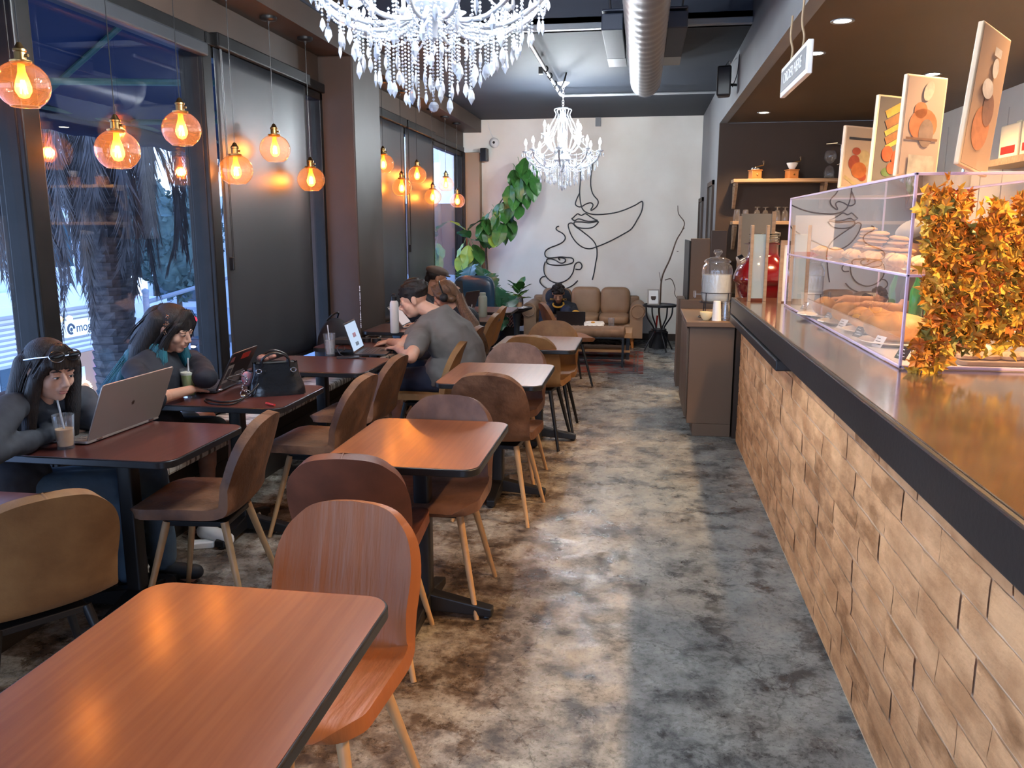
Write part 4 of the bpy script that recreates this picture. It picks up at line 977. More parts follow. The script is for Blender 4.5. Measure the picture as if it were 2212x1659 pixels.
# ---------------------------------------------------------------- shelves on the kitchen back wall
def shelf(z, y, x0, x1, lab, name='wall_shelf'):
    t = thing(name, lab, 'shelf', (x0, y, z)); m = MB(); m.box(0,x1-x0,-.13,.13,-.035,0); m.build('board', m_shelfwood, t, bevel=.004)
    for x in (.02, (x1-x0)*.5, x1-x0-.05):
        m = MB(); m.box(x,x+.03,-.10,.13,-.065,-.036); m.box(x,x+.03,.10,.13,-.30,-.036)
        m.add([(x,-.09,-.06),(x+.03,-.09,-.06),(x+.03,.10,-.28),(x,.10,-.28),(x,-.12,-.06),(x+.03,-.12,-.06),(x+.03,.08,-.30),(x,.08,-.30)],[(0,1,2,3),(4,7,6,5),(0,4,5,1),(3,2,6,7),(0,3,7,4),(1,5,6,2)])
        m.build('bracket', m_shelfwood, t)
    return t
SY = KY-.17; s1 = at(1582,388,y=SY); s2 = at(1580,478,y=SY)
shelf(s1.z, SY, s1.x, 2.75, 'upper wooden wall shelf carrying the coffee grinders')
shelf(s2.z, SY, s2.x, 2.75, 'lower wooden wall shelf carrying upturned glasses')
def grinder(px, lab, kind):
    p = at(px, 385, y=SY); t = thing('coffee_grinder', lab, 'coffee grinder', (p.x, SY-.02, s1.z+.0005), .3)
    m = MB(); m.box(-.062,.062,-.055,.055,0,.008); m.box(-.052,.052,-.048,.048,.008,.085); m.box(-.06,.06,-.055,.055,.085,.095); m.build('box', mat('orange_wood', (.42,.17,.05), .4), t, bevel=.003)
    m = MB(); m.lathe([(.0,0),(.008,.002),(.008,.01),(0,.014)], 12, Tm((0,-.048,.045), rx=PI/2)); m.build('drawer_knob', m_brass, t)
    if kind: m = MB(); m.lathe([(.02,.095),(.028,.10),(.055,.15),(.058,.162),(.05,.165),(.0,.12)], 24); m.build('hopper', m_white, t, smooth=50)
    else: m = MB(); m.lathe([(.048,.095),(.05,.10),(.045,.118),(.0,.122)], 24); m.build('hopper', m_chrome, t, smooth=50)
    z = .165 if kind else .125
    m = MB(); m.ring([(0,0,z-.02),(0,0,z),(.09,.0,z+.02),(.09,0,z+.045)], .005, 8); m.build('crank', m_brass, t)
    m = MB(); m.ell((.09,0,z+.055),(.012,.012,.014)); m.build('knob', m_bark, t, smooth=60)
grinder(1630, 'wooden box coffee grinder with a metal hopper, left on the upper shelf', 0); grinder(1709, 'wooden coffee grinder with a white bowl hopper', 1)
p = at(1790, 380, y=SY); t = thing('siphon_brewer', 'glass siphon coffee maker on the upper wall shelf', 'coffee maker', (p.x, SY-.02, s1.z+.0005))
m = MB(); m.lathe([(.0,.0),(.045,.0),(.05,.01),(.055,.06),(.04,.11),(.02,.13)], 20); m.build('lower_bulb', m_clear, t, smooth=70)
m = MB(); m.lathe([(.012,.15),(.03,.16),(.062,.20),(.058,.25),(.045,.28)], 20); m.build('upper_bulb', m_clear, t, smooth=70)
m = MB(); m.ring([(.07,0,.14),(.10,0,.15),(.10,0,.34),(.02,0,.355)], .006, 8); m.ring([(-.05,0,.35),(.06,0,.36)], .009, 8); m.build('stand', m_chrome, t, smooth=60)
gl = MB(); gl.lathe([(.030,.0),(.036,.0),(.038,.04),(.030,.085),(.024,.10),(.008,.104),(.007,.125),(.030,.130),(.031,.134)], 20); gl = gl.mesh('stem_glass', m_clear, 60)
tm = MB(); tm.lathe([(.036,.0),(.038,.002),(.030,.11),(.0,.112)], 18); tm = tm.mesh('tumbler', m_clear, 60)
for k in range(15):
    px = 1590+k*21.5; p = at(px, 478, y=SY-.04*(k % 2))
    o = bpy.data.objects.new('upturned_glass', tm if k in (0,1,8,9) else gl); C.objects.link(o); o.location = (p.x, SY-.05+.09*(k % 2), s2.z+.0005); o.scale = (1,1,1.1)
    tag(o, 'upturned tumbler on the lower wall shelf' if k in (0,1,8,9) else 'upturned short stemmed glass on the lower wall shelf', 'glass', 'tumblers on the lower wall shelf' if k in (0,1,8,9) else 'stemmed glasses on the lower wall shelf')
m = MB(); m.lathe([(.0,.0),(.10,.0),(.115,.26),(.125,.265),(.125,.28),(.0,.29)], 28); o = m.build('grey_bin', m_graywall, smooth=40); p = at(1660, 520, y=8.9); o.location = (p.x, 8.95, .9405); o.scale = (1,1,2.2); tag(o, 'big grey lidded tub under the shelf of glasses', 'tub')
# items on the right panelled wall
t = thing('wall_shelf', 'wooden shelf on the panelled wall at the right edge', 'shelf', (KX-.13, 6.0, 0))
p = at(2150, 345, x=KX-.25); z_ = p.z
m = MB(); m.box(-.14,.12,-2.2,p.y+.35-6.0,z_-.05,z_); m.build('board', m_shelfwood, t)
for k in range(3):
    m = MB(); m.box(-.03,.03,-.16,.16,0,.24); m.box(-.0,.02,-.1,-.02,.24,.26); o = m.build('coffee_bag', mat('cream_paper_bag', (.72,.60,.42), .7) if k == 0 else bpy.data.materials['cream_paper_bag'], bevel=.01)
    o.location = (KX-.2, p.y-.15-k*.36, z_+.0005); tag(o, ('cream paper coffee bag nearest the far end of the right shelf','middle cream paper coffee bag on the right shelf','cream paper coffee bag cut by the right edge of the photo')[k], 'coffee bag', 'coffee bags on the right shelf')
    m = MB(); m.box(-.0315,-.0302,-.12,.12,.03,.085); m.build('red_label', m_redmat, o)
t = thing('whipping_canister', 'red-topped canister standing behind the picture boards', 'canister', (1.75, 5.0, 1.5))
p = at(2085, 330, x=2.3); t.location = (p.x, p.y, .9205)
m = MB(); m.lathe([(.0,0),(.055,0),(.055,.85),(.05,.9),(.0,.92)], 24); m.build('body', m_panelwall, t, smooth=40); m = MB(); m.lathe([(.052,.90),(.052,1.02),(.04,1.05),(.0,1.06)], 24); m.build('red_top', m_redmat, t, smooth=40)
m = MB(); m.ring([(0,0,1.05),(0,0,1.10),(.06,0,1.13)], .012, 8); m.build('nozzle', m_chrome, t)
# bottles on the back counter seen through the case
m_green = mat('green_bottle_glass', (.03,.30,.10), .1, trans=.5)
bt = MB(); bt.lathe([(.0,0),(.034,0),(.036,.01),(.036,.15),(.013,.21),(.013,.28),(.0,.285)], 18)
btm = bt.mesh('bottle', m_green, 50)
for k, (px, py) in enumerate(((1780,640),(1800,640),(1842,645),(1870,640))):
    p = at(px, py, x=1.545-.03*k); o = bpy.data.objects.new('green_bottle', btm); C.objects.link(o); o.location = (1.53+.02*(k%2), 5.35-k*.2, TOPZ+.0005)
    tag(o, ('tall green bottle behind the case, furthest back','tall green bottle second from the back','green bottle third from the back behind the case','green bottle nearest the camera behind the case')[k], 'bottle', 'green bottles behind the pastry case')
# ---------------------------------------------------------------- things on the tables
TZ = .7522
def tumbler(px, py, lab, liquid=None, fill=0, H_=.135, r0=.031, r1=.041, straw=None, z=TZ, loc=None, cat='drink'):
    p = Vector(loc) if loc else at(px, py, z=z); t = thing('drinking_glass', lab, cat, (p.x, p.y, z))
    m = MB(); m.lathe([(.0,.012),(r0-.003,.012),(r1-.0025,H_),(r1,H_),(r0,.0),(.0,.0)], 32); m.build('glass', m_clear, t, smooth=50)
    if liquid:
        k = fill; ra = r0-.0035; rb = r0-.0035+(r1-r0)*k
        m = MB(); m.lathe([(.0,.0125),(ra,.0125),(rb,H_*k),(.0,H_*k)], 28); m.build('drink', liquid, t, smooth=40)
    if straw:
        a, tilt = straw; dx, dy = math.cos(a)*tilt, math.sin(a)*tilt
        m = MB(); m.ring([(-dx*.5,-dy*.5,.015),(dx,dy,H_+.055)], .004, 10); m.build('straw', mat('clear_straw', (.7,.7,.72), .2, trans=.4) if 'clear_straw' not in bpy.data.materials else bpy.data.materials['clear_straw'], t, smooth=60)
    return t
tumbler(143, 968, 'glass of milky orange tea with a straw, two-thirds full', mat('milk_tea', (.72,.42,.20), .35, n1=(.78,.52,.28), scale=20), .58, straw=(PI*.9,.024))
t = tumbler(410, 857, 'tall glass of green matcha latte with a straw', mat('matcha_latte', (.36,.47,.12), .35, n1=(.42,.53,.17), scale=25), .80, H_=.145, straw=(1.6,.01))
m = MB(); m.lathe([(.0,.116),(.0363,.116),(.0372,.128),(.0,.129)], 28); m.build('milk_foam', mat('foam', (.72,.74,.58), .6), t, smooth=40)
tumbler(713, 768, 'emptied glass with milky residue beside the phone', mat('milk_film', (.55,.53,.50), .5, alpha=.35), .7, H_=.15, straw=(2.4,.02))
# laptops
def laptop(loc, rz, W, D, openang, lab, shell, keys, screen, lidh=None, deck=True):
    "screen hinge at local y=0, deck towards +y (towards the user)"
    t = thing('laptop', lab, 'laptop', loc, rz); lidh = lidh or D
    m = MB(); m.prism(rrect(-W/2,W/2,.0,D,.012,4), .004, .016); m.build('base', shell, t, smooth=40, bevel=.002)
    m = MB()
    for rr in range(5):
        n = 13
        for c in range(n): x0 = -W*.43+c*W*.86/n; m.box(x0+.001, x0+W*.86/n-.002, D*.14+rr*D*.092, D*.14+(rr+.82)*D*.092, .0162, .0180)
    m.build('keyboard', keys, t)
    m = MB(); m.box(-.05,.05,D*.68,D*.95,.0162,.0166); m.build('trackpad', m_screenoff if keys is m_keys else keys, t)
    T = Tm((0,.0,.016), rx=-(openang-PI/2))
    Tl = Matrix.Translation((0,.004,.013)) @ Matrix.Rotation(PI/2-openang, 4, 'X')
    m = MB(); P = rrect(-W/2,W/2,.0,lidh,.012,4)
    m.v = []; m.prism(P, -.003, .003, Tl @ Matrix.Rotation(PI/2,4,'X')); lid = m.build('lid', shell, t, smooth=40, bevel=.0015)
    # inner face towards +y
    m = MB(); m.box(-W/2+.004,W/2-.004,.0032,.0036,.006,lidh-.004, Tl); m.build('bezel', m_screenoff, lid)
    m = MB(); m.box(-W/2+.010,W/2-.010,.0037,.0040,.016,lidh-.012, Tl); m.build('display', screen, lid)
    for sx in (-1,1):
        m = MB(); m.cyl((sx*W*.36-.018,.002,.012),(sx*W*.36+.018,.002,.012),.006,n=10); m.build('hinge', m_chrome, t, smooth=40)
    return t, lid, Tl, lidh
lap = at(268, 935, z=TZ)
# open angle measured between deck and lid
t, lid, Tl, lh = laptop((lap.x, lap.y, TZ), 0, .36, .245, 0, '', m_alu, m_alu, m_screenoff) if False else (None,)*4
def place_laptop(pl, pr_, depth, ang, lab, shell, keys, screen, side=1, z=TZ, W=None, lidh=None):
    a, b = at(pl[0], pl[1], z=z), at(pr_[0], pr_[1], z=z); d = b-a; W_ = W or d.length; rz = math.atan2(d.y, d.x)
    if side < 0: rz += PI
    mid = (a+b)/2
    return laptop((mid.x, mid.y, z), rz, W_, depth, math.radians(-(ang-90))+PI/2, lab, shell, keys, screen, lidh)
# the deck lies to local +y; hinge line runs from pl to pr
t, lid, Tl, lh = place_laptop((190,962),(345,905), .25, 112, 'big tan aluminium laptop on the nearest dark red table', m_alu, m_alu, m_screen, 1)
# back of the lid: small dark star-like maker's mark
m = MB()
for k in range(4): m.box(-.011,.011,-.0036,-.0032,-.0016,.0016, Tl @ Matrix.Translation((0,0,lh*.5)) @ Matrix.Rotation(PI*k/4,4,'Y'))
m.build('lid_emblem', mat('dark_bronze', (.12,.08,.06), .3, metal=.8), lid)
t, lid, Tl, lh = place_laptop((452,858),(536,820), .23, 118, 'dark laptop with stickers behind the matcha glass', m_dark, m_keys, m_screen, 1, W=.33, lidh=.225)
for x0,x1,z0,z1,mt in ((-.145,-.075,.035,.15,mat('cream_sticker', (.42,.38,.33), .5)),(-.02,.09,.165,.205,m_redmat),(-.15,-.11,.165,.20,mat('rose_sticker', (.30,.10,.09), .5)),(-.01,.10,.02,.09,mat('grey_sticker', (.22,.20,.19), .5)),(-.15,-.12,.0,.03,bpy.data.materials['rose_sticker'])):
    m = MB(); m.box(x0,x1,-.0037,-.0032,z0+.005,z1, Tl); m.build('sticker', mt, lid)
m = MB(); m.box(-.135,-.085,-.0042,-.0038,.06,.13, Tl @ Matrix.Rotation(.0,4,'Y')); m.build('sticker_picture', m_keys, lid)
def facing(loc, rz, *a, **k): return laptop(loc, rz, *a, **k)
p = at(775, 768, z=TZ)
t, lid, Tl, lh = laptop((at(752,766,z=TZ).x+.04, at(752,766,z=TZ).y+.10, TZ), -PI/2+.12, .33, .225, math.radians(-18)+PI/2, 'open laptop with lit page that the man in grey types on', m_dark, m_keys, m_screen, .215)
for z0,z1 in ((.10,.13),(.04,.065)):
    m = MB(); 
    for q in range(5): m.box(-.05+q*.018,-.038+q*.018,.0041,.0044,z0,z1, Tl)
    m.build('page_pictures', m_redmat if z0 > .09 else m_keys, lid)
p = at(862, 737, z=TZ)
laptop((-2.03, 6.98, TZ), -PI/2+.05, .32, .22, math.radians(-38)+PI/2, 'silver laptop with pale screen leaning far open by the white bottle', m_alu, m_keys, m_screen2, .215)
p = at(1015, 690, z=TZ)
laptop((-1.80, 8.50, TZ), PI/2-.3, .30, .21, math.radians(-20)+PI/2, 'dark laptop standing open just left of the sage green bottle', m_dark, m_keys, m_screenoff, .20)
# bottles
def bottle(px, py, lab, col, capm, H_=.26, r_=.043, handle=False):
    p = at(px, py, z=TZ); t = thing('water_bottle', lab, 'bottle', (p.x, p.y, TZ))
    m = MB(); m.lathe([(.0,.0),(r_-.003,.0),(r_,.004),(r_,H_*.78),(r_*.92,H_*.84),(r_*.62,H_*.89)], 28); m.build('body', col, t, smooth=40)
    m = MB(); m.lathe([(r_*.64,H_*.885),(r_*.70,H_*.89),(r_*.70,H_*.99),(r_*.6,H_),(.0,H_)], 24); m.build('cap', capm, t, smooth=40)
    if handle: m = MB(); m.ring([(r_*.6*math.cos(a), 0, H_*.99+.022*math.sin(a)) for a in [PI*i/8 for i in range(9)]], .005, 8); m.build('carry_loop', capm, t)
    return t
bottle(853, 719, 'tall white bottle with a black lid beside the pale laptop screen', mat('white_bottle', (.72,.68,.64), .4), m_black, .30, .036, True)
bottle(1043, 684, 'sage green insulated bottle on the far small table', mat('sage_bottle', (.30,.35,.29), .5), bpy.data.materials['sage_bottle'] if 'sage_bottle' in bpy.data.materials else m_white, .235, .043)
tumbler(1018, 694, 'small clear cup with a straw beside the sage green bottle', mat('cloudy_drink', (.40,.38,.36), .4), .5, H_=.10, straw=(1.0,.012))
# phone, cables, pouch near the grey man's glass
p = at(752, 773, z=TZ); m = MB(); m.prism(rrect(-.037,.037,-.075,.075,.01,4), 0, .009); o = m.build('phone', m_dark, smooth=40, bevel=.002); o.location = (p.x, p.y, TZ); o.rotation_euler = (0,0,-1.2); tag(o, 'black phone lying face up beside the milky glass', 'phone')
def cable(pts, r_, lab, mt=m_black, z=TZ):
    m = MB(); m.ring(spline(pts, 10), r_, 7); return tag(m.build('charging_cable', mt, smooth=60), lab, 'cable')
q = [at(*a, z=TZ+.004) for a in ((735,766),(728,752),(738,745),(745,755),(733,762),(745,770),(765,772),(790,775))]
cable(q, .003, 'tangled thin black cable by the phone on the grey man\'s table')
q = [at(445,862,z=TZ+.005), at(480,868,z=TZ+.005), at(520,862,z=TZ+.01), at(552,838,z=TZ+.05), at(560,815,z=TZ+.07)]
cable(q, .0045, 'thick black cable running from the stickered laptop to the handbag')
q = [at(442,865,z=TZ+.005), at(460,872,z=TZ+.006), at(505,872,z=TZ+.006), at(540,850,z=TZ+.03), at(565,822,z=TZ+.08)]
cable(q, .0045, 'second black cable looping in front of the handbag')
q = [at(490,818,z=TZ+.10), at(520,808,z=TZ+.09), at(552,800,z=TZ+.11), at(575,802,z=TZ+.13)]
cable([at(530,828,z=TZ+.03)]+q, .004, 'black cable arching over the stickered laptop to the bag')
# pouch and earphones
p = at(745, 745, z=TZ); m = MB(); m.prism(rrect(-.08,.08,-.06,.06,.02,4), 0, .05); o = m.build('pouch', m_blackmatte, smooth=40, bevel=.012); o.location = (p.x, p.y+.04, TZ); tag(o, 'dark soft pouch behind the milky glass', 'pouch')
p = at(800, 740, z=TZ); m = MB()
for s_ in (-1,1): m.cyl((s_*.04,0,.0),(s_*.04,0,.03),.035,n=20)
m.ring(spline([(-.05,.0,.03),(-.05,.07,.035),(0,.10,.035),(.05,.07,.035),(.05,0,.03)],6), .006, 8); o = m.build('headphones_on_table', m_black, smooth=50); o.location = (p.x, p.y+.03, TZ); tag(o, 'black headphones lying behind the lit laptop', 'headphones')
# backpack: big black bag on the bench by the column
t = thing('backpack', 'rounded black backpack standing by the foot of the column', 'bag', (-2.42, 6.28, .456))
m = MB(); m.ell((0,0,.20),(.14,.20,.24),24,16); m.ell((.03,0,.12),(.14,.19,.14),24,14); o = remesh(m, 'bag_body', m_blacktee, t, .012, 6)
m = MB(); m.ring(spline([(-.05,-.05,.42),(0,-.04,.47),(.03,0,.48),(0,.05,.43)],6), .008, 8); m.build('grab_loop', m_black, t)
t = thing('backpack', 'dark navy backpack under the bare red table', 'bag', (-1.80, 4.62, 0))
m = MB(); m.ell((0,0,.20),(.15,.12,.20),24,16); m.ell((.05,-.03,.12),(.12,.10,.11),24,14); o = remesh(m, 'bag_body', m_navycloth, t, .012, 6)
m = MB(); m.box(.10,.112,-.135,-.125,.20,.25); m.build('zip_tag', m_redmat, t)
# handbag
p = at(600, 852, z=TZ); t = thing('handbag', 'shiny black leather handbag with silver rings on the dark red table', 'handbag', (p.x-.02, p.y+.03, TZ), .5); t.scale = (.95,.95,.80)
m = MB()
def bagf(u, v):
    a = 2*PI*u; w = 1-.25*v; sq = lambda c, k: math.copysign(abs(c)**k, c)
    return (.155*w*sq(math.cos(a), .45)*(1+.03*math.sin(7*v)), .085*(1-.5*v**1.5)*sq(math.sin(a), .5), .205*v+.004*math.sin(9*a))
m.grid(bagf, 48, 16); m.box(-.10,.10,-.03,.03,.19,.206); m.box(-.14,.14,-.07,.07,0,.006); m.build('bag_body', m_black_leather, t, smooth=60)
for y in (-.045,.045):
    m = MB(); m.ring(spline([(-.07,y,.18),(-.065,y*1.1,.24),(0,y*1.2,.275),(.065,y*1.1,.24),(.07,y,.18)],6), .007, 8); m.build('handle', m_black_leather, t, smooth=60)
for x in (-.09,.09):
    m = MB(); m.ring([(x+.014*math.cos(a), -.075, .165+.014*math.sin(a)) for a in [2*PI*i/16 for i in range(16)]], .0035, 6, closed=True); m.build('metal_ring', m_chrome, t, smooth=60)
m = MB(); m.ell((-.06,.0,.235),(.035,.025,.025)); m.ell((-.02,.0,.245),(.03,.02,.02)); m.build('scrunchie', mat('pink_brown_scrunchie', (.45,.20,.14), .7, n1=(.04,.02,.02), scale=30), t, smooth=60)
m = MB()
for k in range(16): a = k*.4; m.ell((-.165-.015*math.sin(k*.7), -.03-.02*math.cos(k*.5), .17-.010*k),(.006,.004,.006),8,6)
m.build('silver_chain', m_chrome, t)
m = MB(); m.ring([(-.165+.026*math.cos(a), -.085, .028+.026*math.sin(a)) for a in [2*PI*i/20 for i in range(20)]], .003, 6, closed=True); m.ell((-.175,-.085,.012),(.016,.012,.012),12,8); m.build('key_ring', m_chrome, t, smooth=60)
m = MB(); m.ell((-.15,.03,.10),(.03,.02,.05),14,10); m.build('charm', mat('mixed_charm', (.55,.18,.20), .5, n1=(.15,.25,.35), scale=60), t, smooth=60)
a_, b_ = at(575, 871, z=TZ+.008), at(593, 875, z=TZ+.008); m = MB(); m.ring([a_, b_], .006, 8); tag(m.build('lighter', glow('red_lighter', (.9,.05,.03), .35) if False else m_redmat), 'small bright red lighter in front of the handbag', 'lighter')
# adapter brick on the floor
p = at(440, 1182, z=0); m = MB(); m.prism(rrect(-.055,.055,-.03,.03,.012,4), 0, .035); o = m.build('power_brick', m_white, smooth=40, bevel=.006); o.location = (p.x, p.y, 0); o.rotation_euler = (0,0,.4); tag(o, 'white power brick on the floor behind the suede chair', 'power brick')
p = at(362, 1180, z=0); m = MB(); m.ell((0,0,.008),(.012,.010,.008),12,8); o = m.build('crumpled_paper', m_paper, smooth=60); o.location = (p.x, p.y, 0); tag(o, 'tiny white scrap of paper on the floor under the first table', 'paper scrap')
# ---------------------------------------------------------------- back of the room
t = thing('leather_sofa', 'camel leather three-seat sofa under the line mural', 'sofa', (-.78, 11.55, 0))
SW = .80
def cushion(mb, x0, x1, y0, y1, z0, z1, puff=.03, T=None):
    def fn(u, v):
        a = 2*PI*u; sq = lambda c: math.copysign(abs(c)**.35, c); t_ = PI*(v-.5); k = max(.001, abs(math.cos(t_))**.4)
        return ((x0+x1)/2+(x1-x0)/2*k*sq(math.cos(a)), (y0+y1)/2+(y1-y0)/2*k*sq(math.sin(a)), (z0+z1)/2+(z1-z0)/2*math.copysign(abs(math.sin(t_))**.5, math.sin(t_)))
    mb.grid(fn, 36, 16, T)
m = MB(); m.box(-SW+.02,SW-.02,-.36,.34,.16,.33); m.box(-SW+.05,SW-.05,.24,.36,.30,.66); m.build('frame', m_sofa, t, bevel=.03)
for k in range(3):
    x0 = -.62+k*.415; m = MB(); cushion(m, x0, x0+.41, -.40, .20, .31, .44); m.build('seat_cushion', m_sofa, t, smooth=70)
    m = MB(); cushion(m, x0-.005, x0+.415, .02, .28, .40, .80 if k != 0 else .78, T=Tm((0,.055,0), rx=-.10)); m.build('back_cushion', m_sofa, t, smooth=70)
for s_ in (-1,1):
    m = MB(); m.box(s_*.72-.085,s_*.72+.085,-.40,.32,.14,.50); m.cyl((s_*.735,-.41,.50),(s_*.735,.32,.50),.105,n=24); m.build('arm', m_sofa, t, smooth=40)
    m = MB(); m.ring([(s_*.735+.085*math.cos(a), -.412, .50+.085*math.sin(a)) for a in [2*PI*i/24 for i in range(24)]], .006, 6, closed=True); m.build('arm_piping', m_sofa, t, smooth=60)
    for y in (-.33,.28): m = MB(); m.ring([(s_*.66,y,.16),(s_*.68,y-.01,.0)], [.026,.018], 12); m.build('leg', mat('orange_leg', (.45,.17,.04), .4) if 'orange_leg' not in bpy.data.materials else bpy.data.materials['orange_leg'], t, smooth=50)
# rug
m = MB(); m.box(-1.55, .045, 9.18, 10.85, .0, .009); o = m.build('floor_rug', m_rug); tag(o, 'worn red oriental rug in front of the sofa', 'rug')
m = MB()
for a in (.06,.10,.22): 
    for x0,x1,y0,y1 in ((-1.55+a,.045-a,9.18+a,9.20+a),(-1.55+a,.045-a,10.83-a,10.85-a),(-1.55+a,-1.53+a,9.18+a,10.85-a),(.025-a,.045-a,9.18+a,10.85-a)): m.box(x0,x1,y0,y1,.009,.0105)
m.build('border_pattern', mat('rug_border_dye', (.05,.04,.05), .9, n1=(.16,.14,.13), scale=14), o)
# coffee table with raised oak top and the tufted bench in front
t = thing('coffee_table', 'low oak-topped coffee table with black frame before the sofa', 'coffee table', (-.55, 10.35, 0)); DZ = -.12
m = MB(); m.box(-.45,.45,-.28,.28,.28,.35); m.build('top', m_oak, t, bevel=.004); m = MB(); m.box(-.43,.43,-.24,.24,.10,.125); m.build('shelf', m_oak, t)
for sx in (-.40,.40):
    for sy in (-.2,.2): m = MB(); m.box(sx-.02,sx+.02,sy-.02,sy+.02,0,.28); m.build('leg', m_black, t)
t = thing('tufted_bench', 'brown tufted bench on thin black legs before the coffee table', 'bench', (-.72, 9.70, 0))
m = MB()
def bf(u, v):
    a = 2*PI*v; sq = lambda c, k: math.copysign(abs(c)**k, c); x = -.55+1.1*u
    e = min(1, min(u,1-u)/.02+.3); return (x, .20*e*sq(math.cos(a), .4)*(1-.02*math.cos(u*60)), .405+.055*e*sq(math.sin(a), .5)*(1-.10*math.cos(u*62)**2))
m.grid(bf, 60, 24); m.box(-.54,.54,-.18,.18,.36,.44); m.build('pad', m_ottoman, t, smooth=60)
for sx in (-.52,.52):
    for sy in (-.16,.16): m = MB(); m.box(sx-.011,sx+.011,sy-.011,sy+.011,.0,.36); m.build('leg', m_black, t)
m = MB()
for sy in (-.16,.16): m.box(-.52,.52,sy-.009,sy+.009,.05,.068); m.box(-.52,.52,sy-.009,sy+.009,.34,.36)
for sx in (-.52,.52): m.box(sx-.009,sx+.009,-.16,.16,.05,.068)
m.build('rail', m_black, t)
# takeaway bag, glass, laptop on the coffee table
t = thing('takeaway_bag', 'crumpled white takeaway bag on the oak coffee table', 'paper bag', (-.57, 10.20, .3505), .2)
m = MB()
def pf(u, v):
    a = 2*PI*u; sq = lambda c, k: math.copysign(abs(c)**k, c); n = noise.noise(Vector((u*9, v*6, 2)))*.012
    return ((.135-.02*v+n)*sq(math.cos(a), .5), (.075-.04*v+n)*sq(math.sin(a), .5), .115*v+n*.6)
m.grid(pf, 40, 14); m.box(-.10,.10,-.02,.02,.10,.117); m.build('bag', m_paper, t, smooth=30)
m = MB(); m.ell((-.02,-.03,.108),(.03,.012,.012),10,6); m.build('print_spot', mat('yellow_print', (.65,.30,.03), .6), t)
tumbler(0, 0, 'tall clear empty glass on the oak coffee table', loc=(-.36,10.22,.3505), z=.3505, H_=.16, r0=.034, r1=.040, cat='glass')
laptop((-.86, 10.25, .3505), 0, .36, .23, math.radians(-12)+PI/2, 'dark laptop on the coffee table in front of the man on the sofa', m_dark, m_keys, m_screenoff, .225)
# round side table, frame, branch in a vase
t = thing('side_table', 'round black metal side table right of the sofa', 'side table', (.24, 11.05, 0))
m = MB(); m.lathe([(.0,.585),(.215,.585),(.22,.59),(.22,.615),(.21,.615),(.205,.600),(.0,.600)], 36); m.build('tray_top', m_black, t, smooth=40)
for k in range(4):
    a = k*PI/2+.5; P = spline([(.20*math.cos(a),.20*math.sin(a),.585),(.18*math.cos(a),.18*math.sin(a),.45),(.07*math.cos(a),.07*math.sin(a),.27),(.16*math.cos(a),.16*math.sin(a),.10),(.21*math.cos(a),.21*math.sin(a),0)],6)
    m = MB(); m.ring(P, .010, 8); m.build('leg', m_black, t, smooth=60)
m = MB(); m.cyl((0,0,.26),(0,0,.29),.10,n=20); m.build('waist', m_black, t)
t = thing('framed_picture', 'small white-matted framed picture on the round side table', 'picture frame', (.155, 10.95, .6155), .12)
T = Tm(rx=-.12); m = MB(); m.box(-.075,.075,-.008,.008,0,.20,T); m.build('frame', mat('grey_wood_frame', (.30,.27,.24), .5), t); m = MB(); m.box(-.06,.06,-.010,-.0085,.015,.185,T); m.build('mat_board', m_paper, t)
m = MB(); m.lathe([(.02,0),(.032,.02),(.034,.05),(.03,.052)], 16, T @ Tm((0,-.0108,.06),rx=0) @ Matrix.Scale(.05,4,(0,1,0))); m.build('cup_drawing', m_brownwall, t)
t = thing('bare_branch', 'tall bare twisting branch standing behind the round side table', 'branch', (.33, 11.25, 0))
def br(px, py, y=11.25): q = at(px, py, y=y); return (q.x-.33, y-11.25, q.z)
m = MB(); P = spline([(.0,.0,.003),br(1424,680),br(1426,650),br(1430,600),br(1447,560),br(1461,520),br(1474,497),br(1478,480),br(1466,462),br(1464,444)],8); m.ring(P, [.014-.010*i/len(P) for i in range(len(P))], 8); m.build('main_stem', m_bark, t, smooth=60)
for S in ((br(1436,605),br(1450,603),br(1458,622),br(1457,634),br(1464,646),br(1470,645)),(br(1427,640),br(1428,615),br(1424,588)),(br(1474,497),br(1479,492)),(br(1462,543),br(1466,543))):
    P = spline(S,6); m = MB(); m.ring(P, [.007-.004*i/len(P) for i in range(len(P))], 6); m.build('twig', m_bark, t, smooth=60)
t = thing('umbrella_stand', 'dark bucket with red-handled tool under the round side table', 'bucket', (.24, 11.30, 0))
m = MB(); m.lathe([(.0,.0),(.12,.0),(.13,.22),(.12,.225),(.0,.04)], 24); m.build('bucket', m_blackmatte, t, smooth=40); m = MB(); m.ring([(-.05,0,.05),(-.02,-.02,.44)], .012, 8); m.build('handle', m_redmat, t)
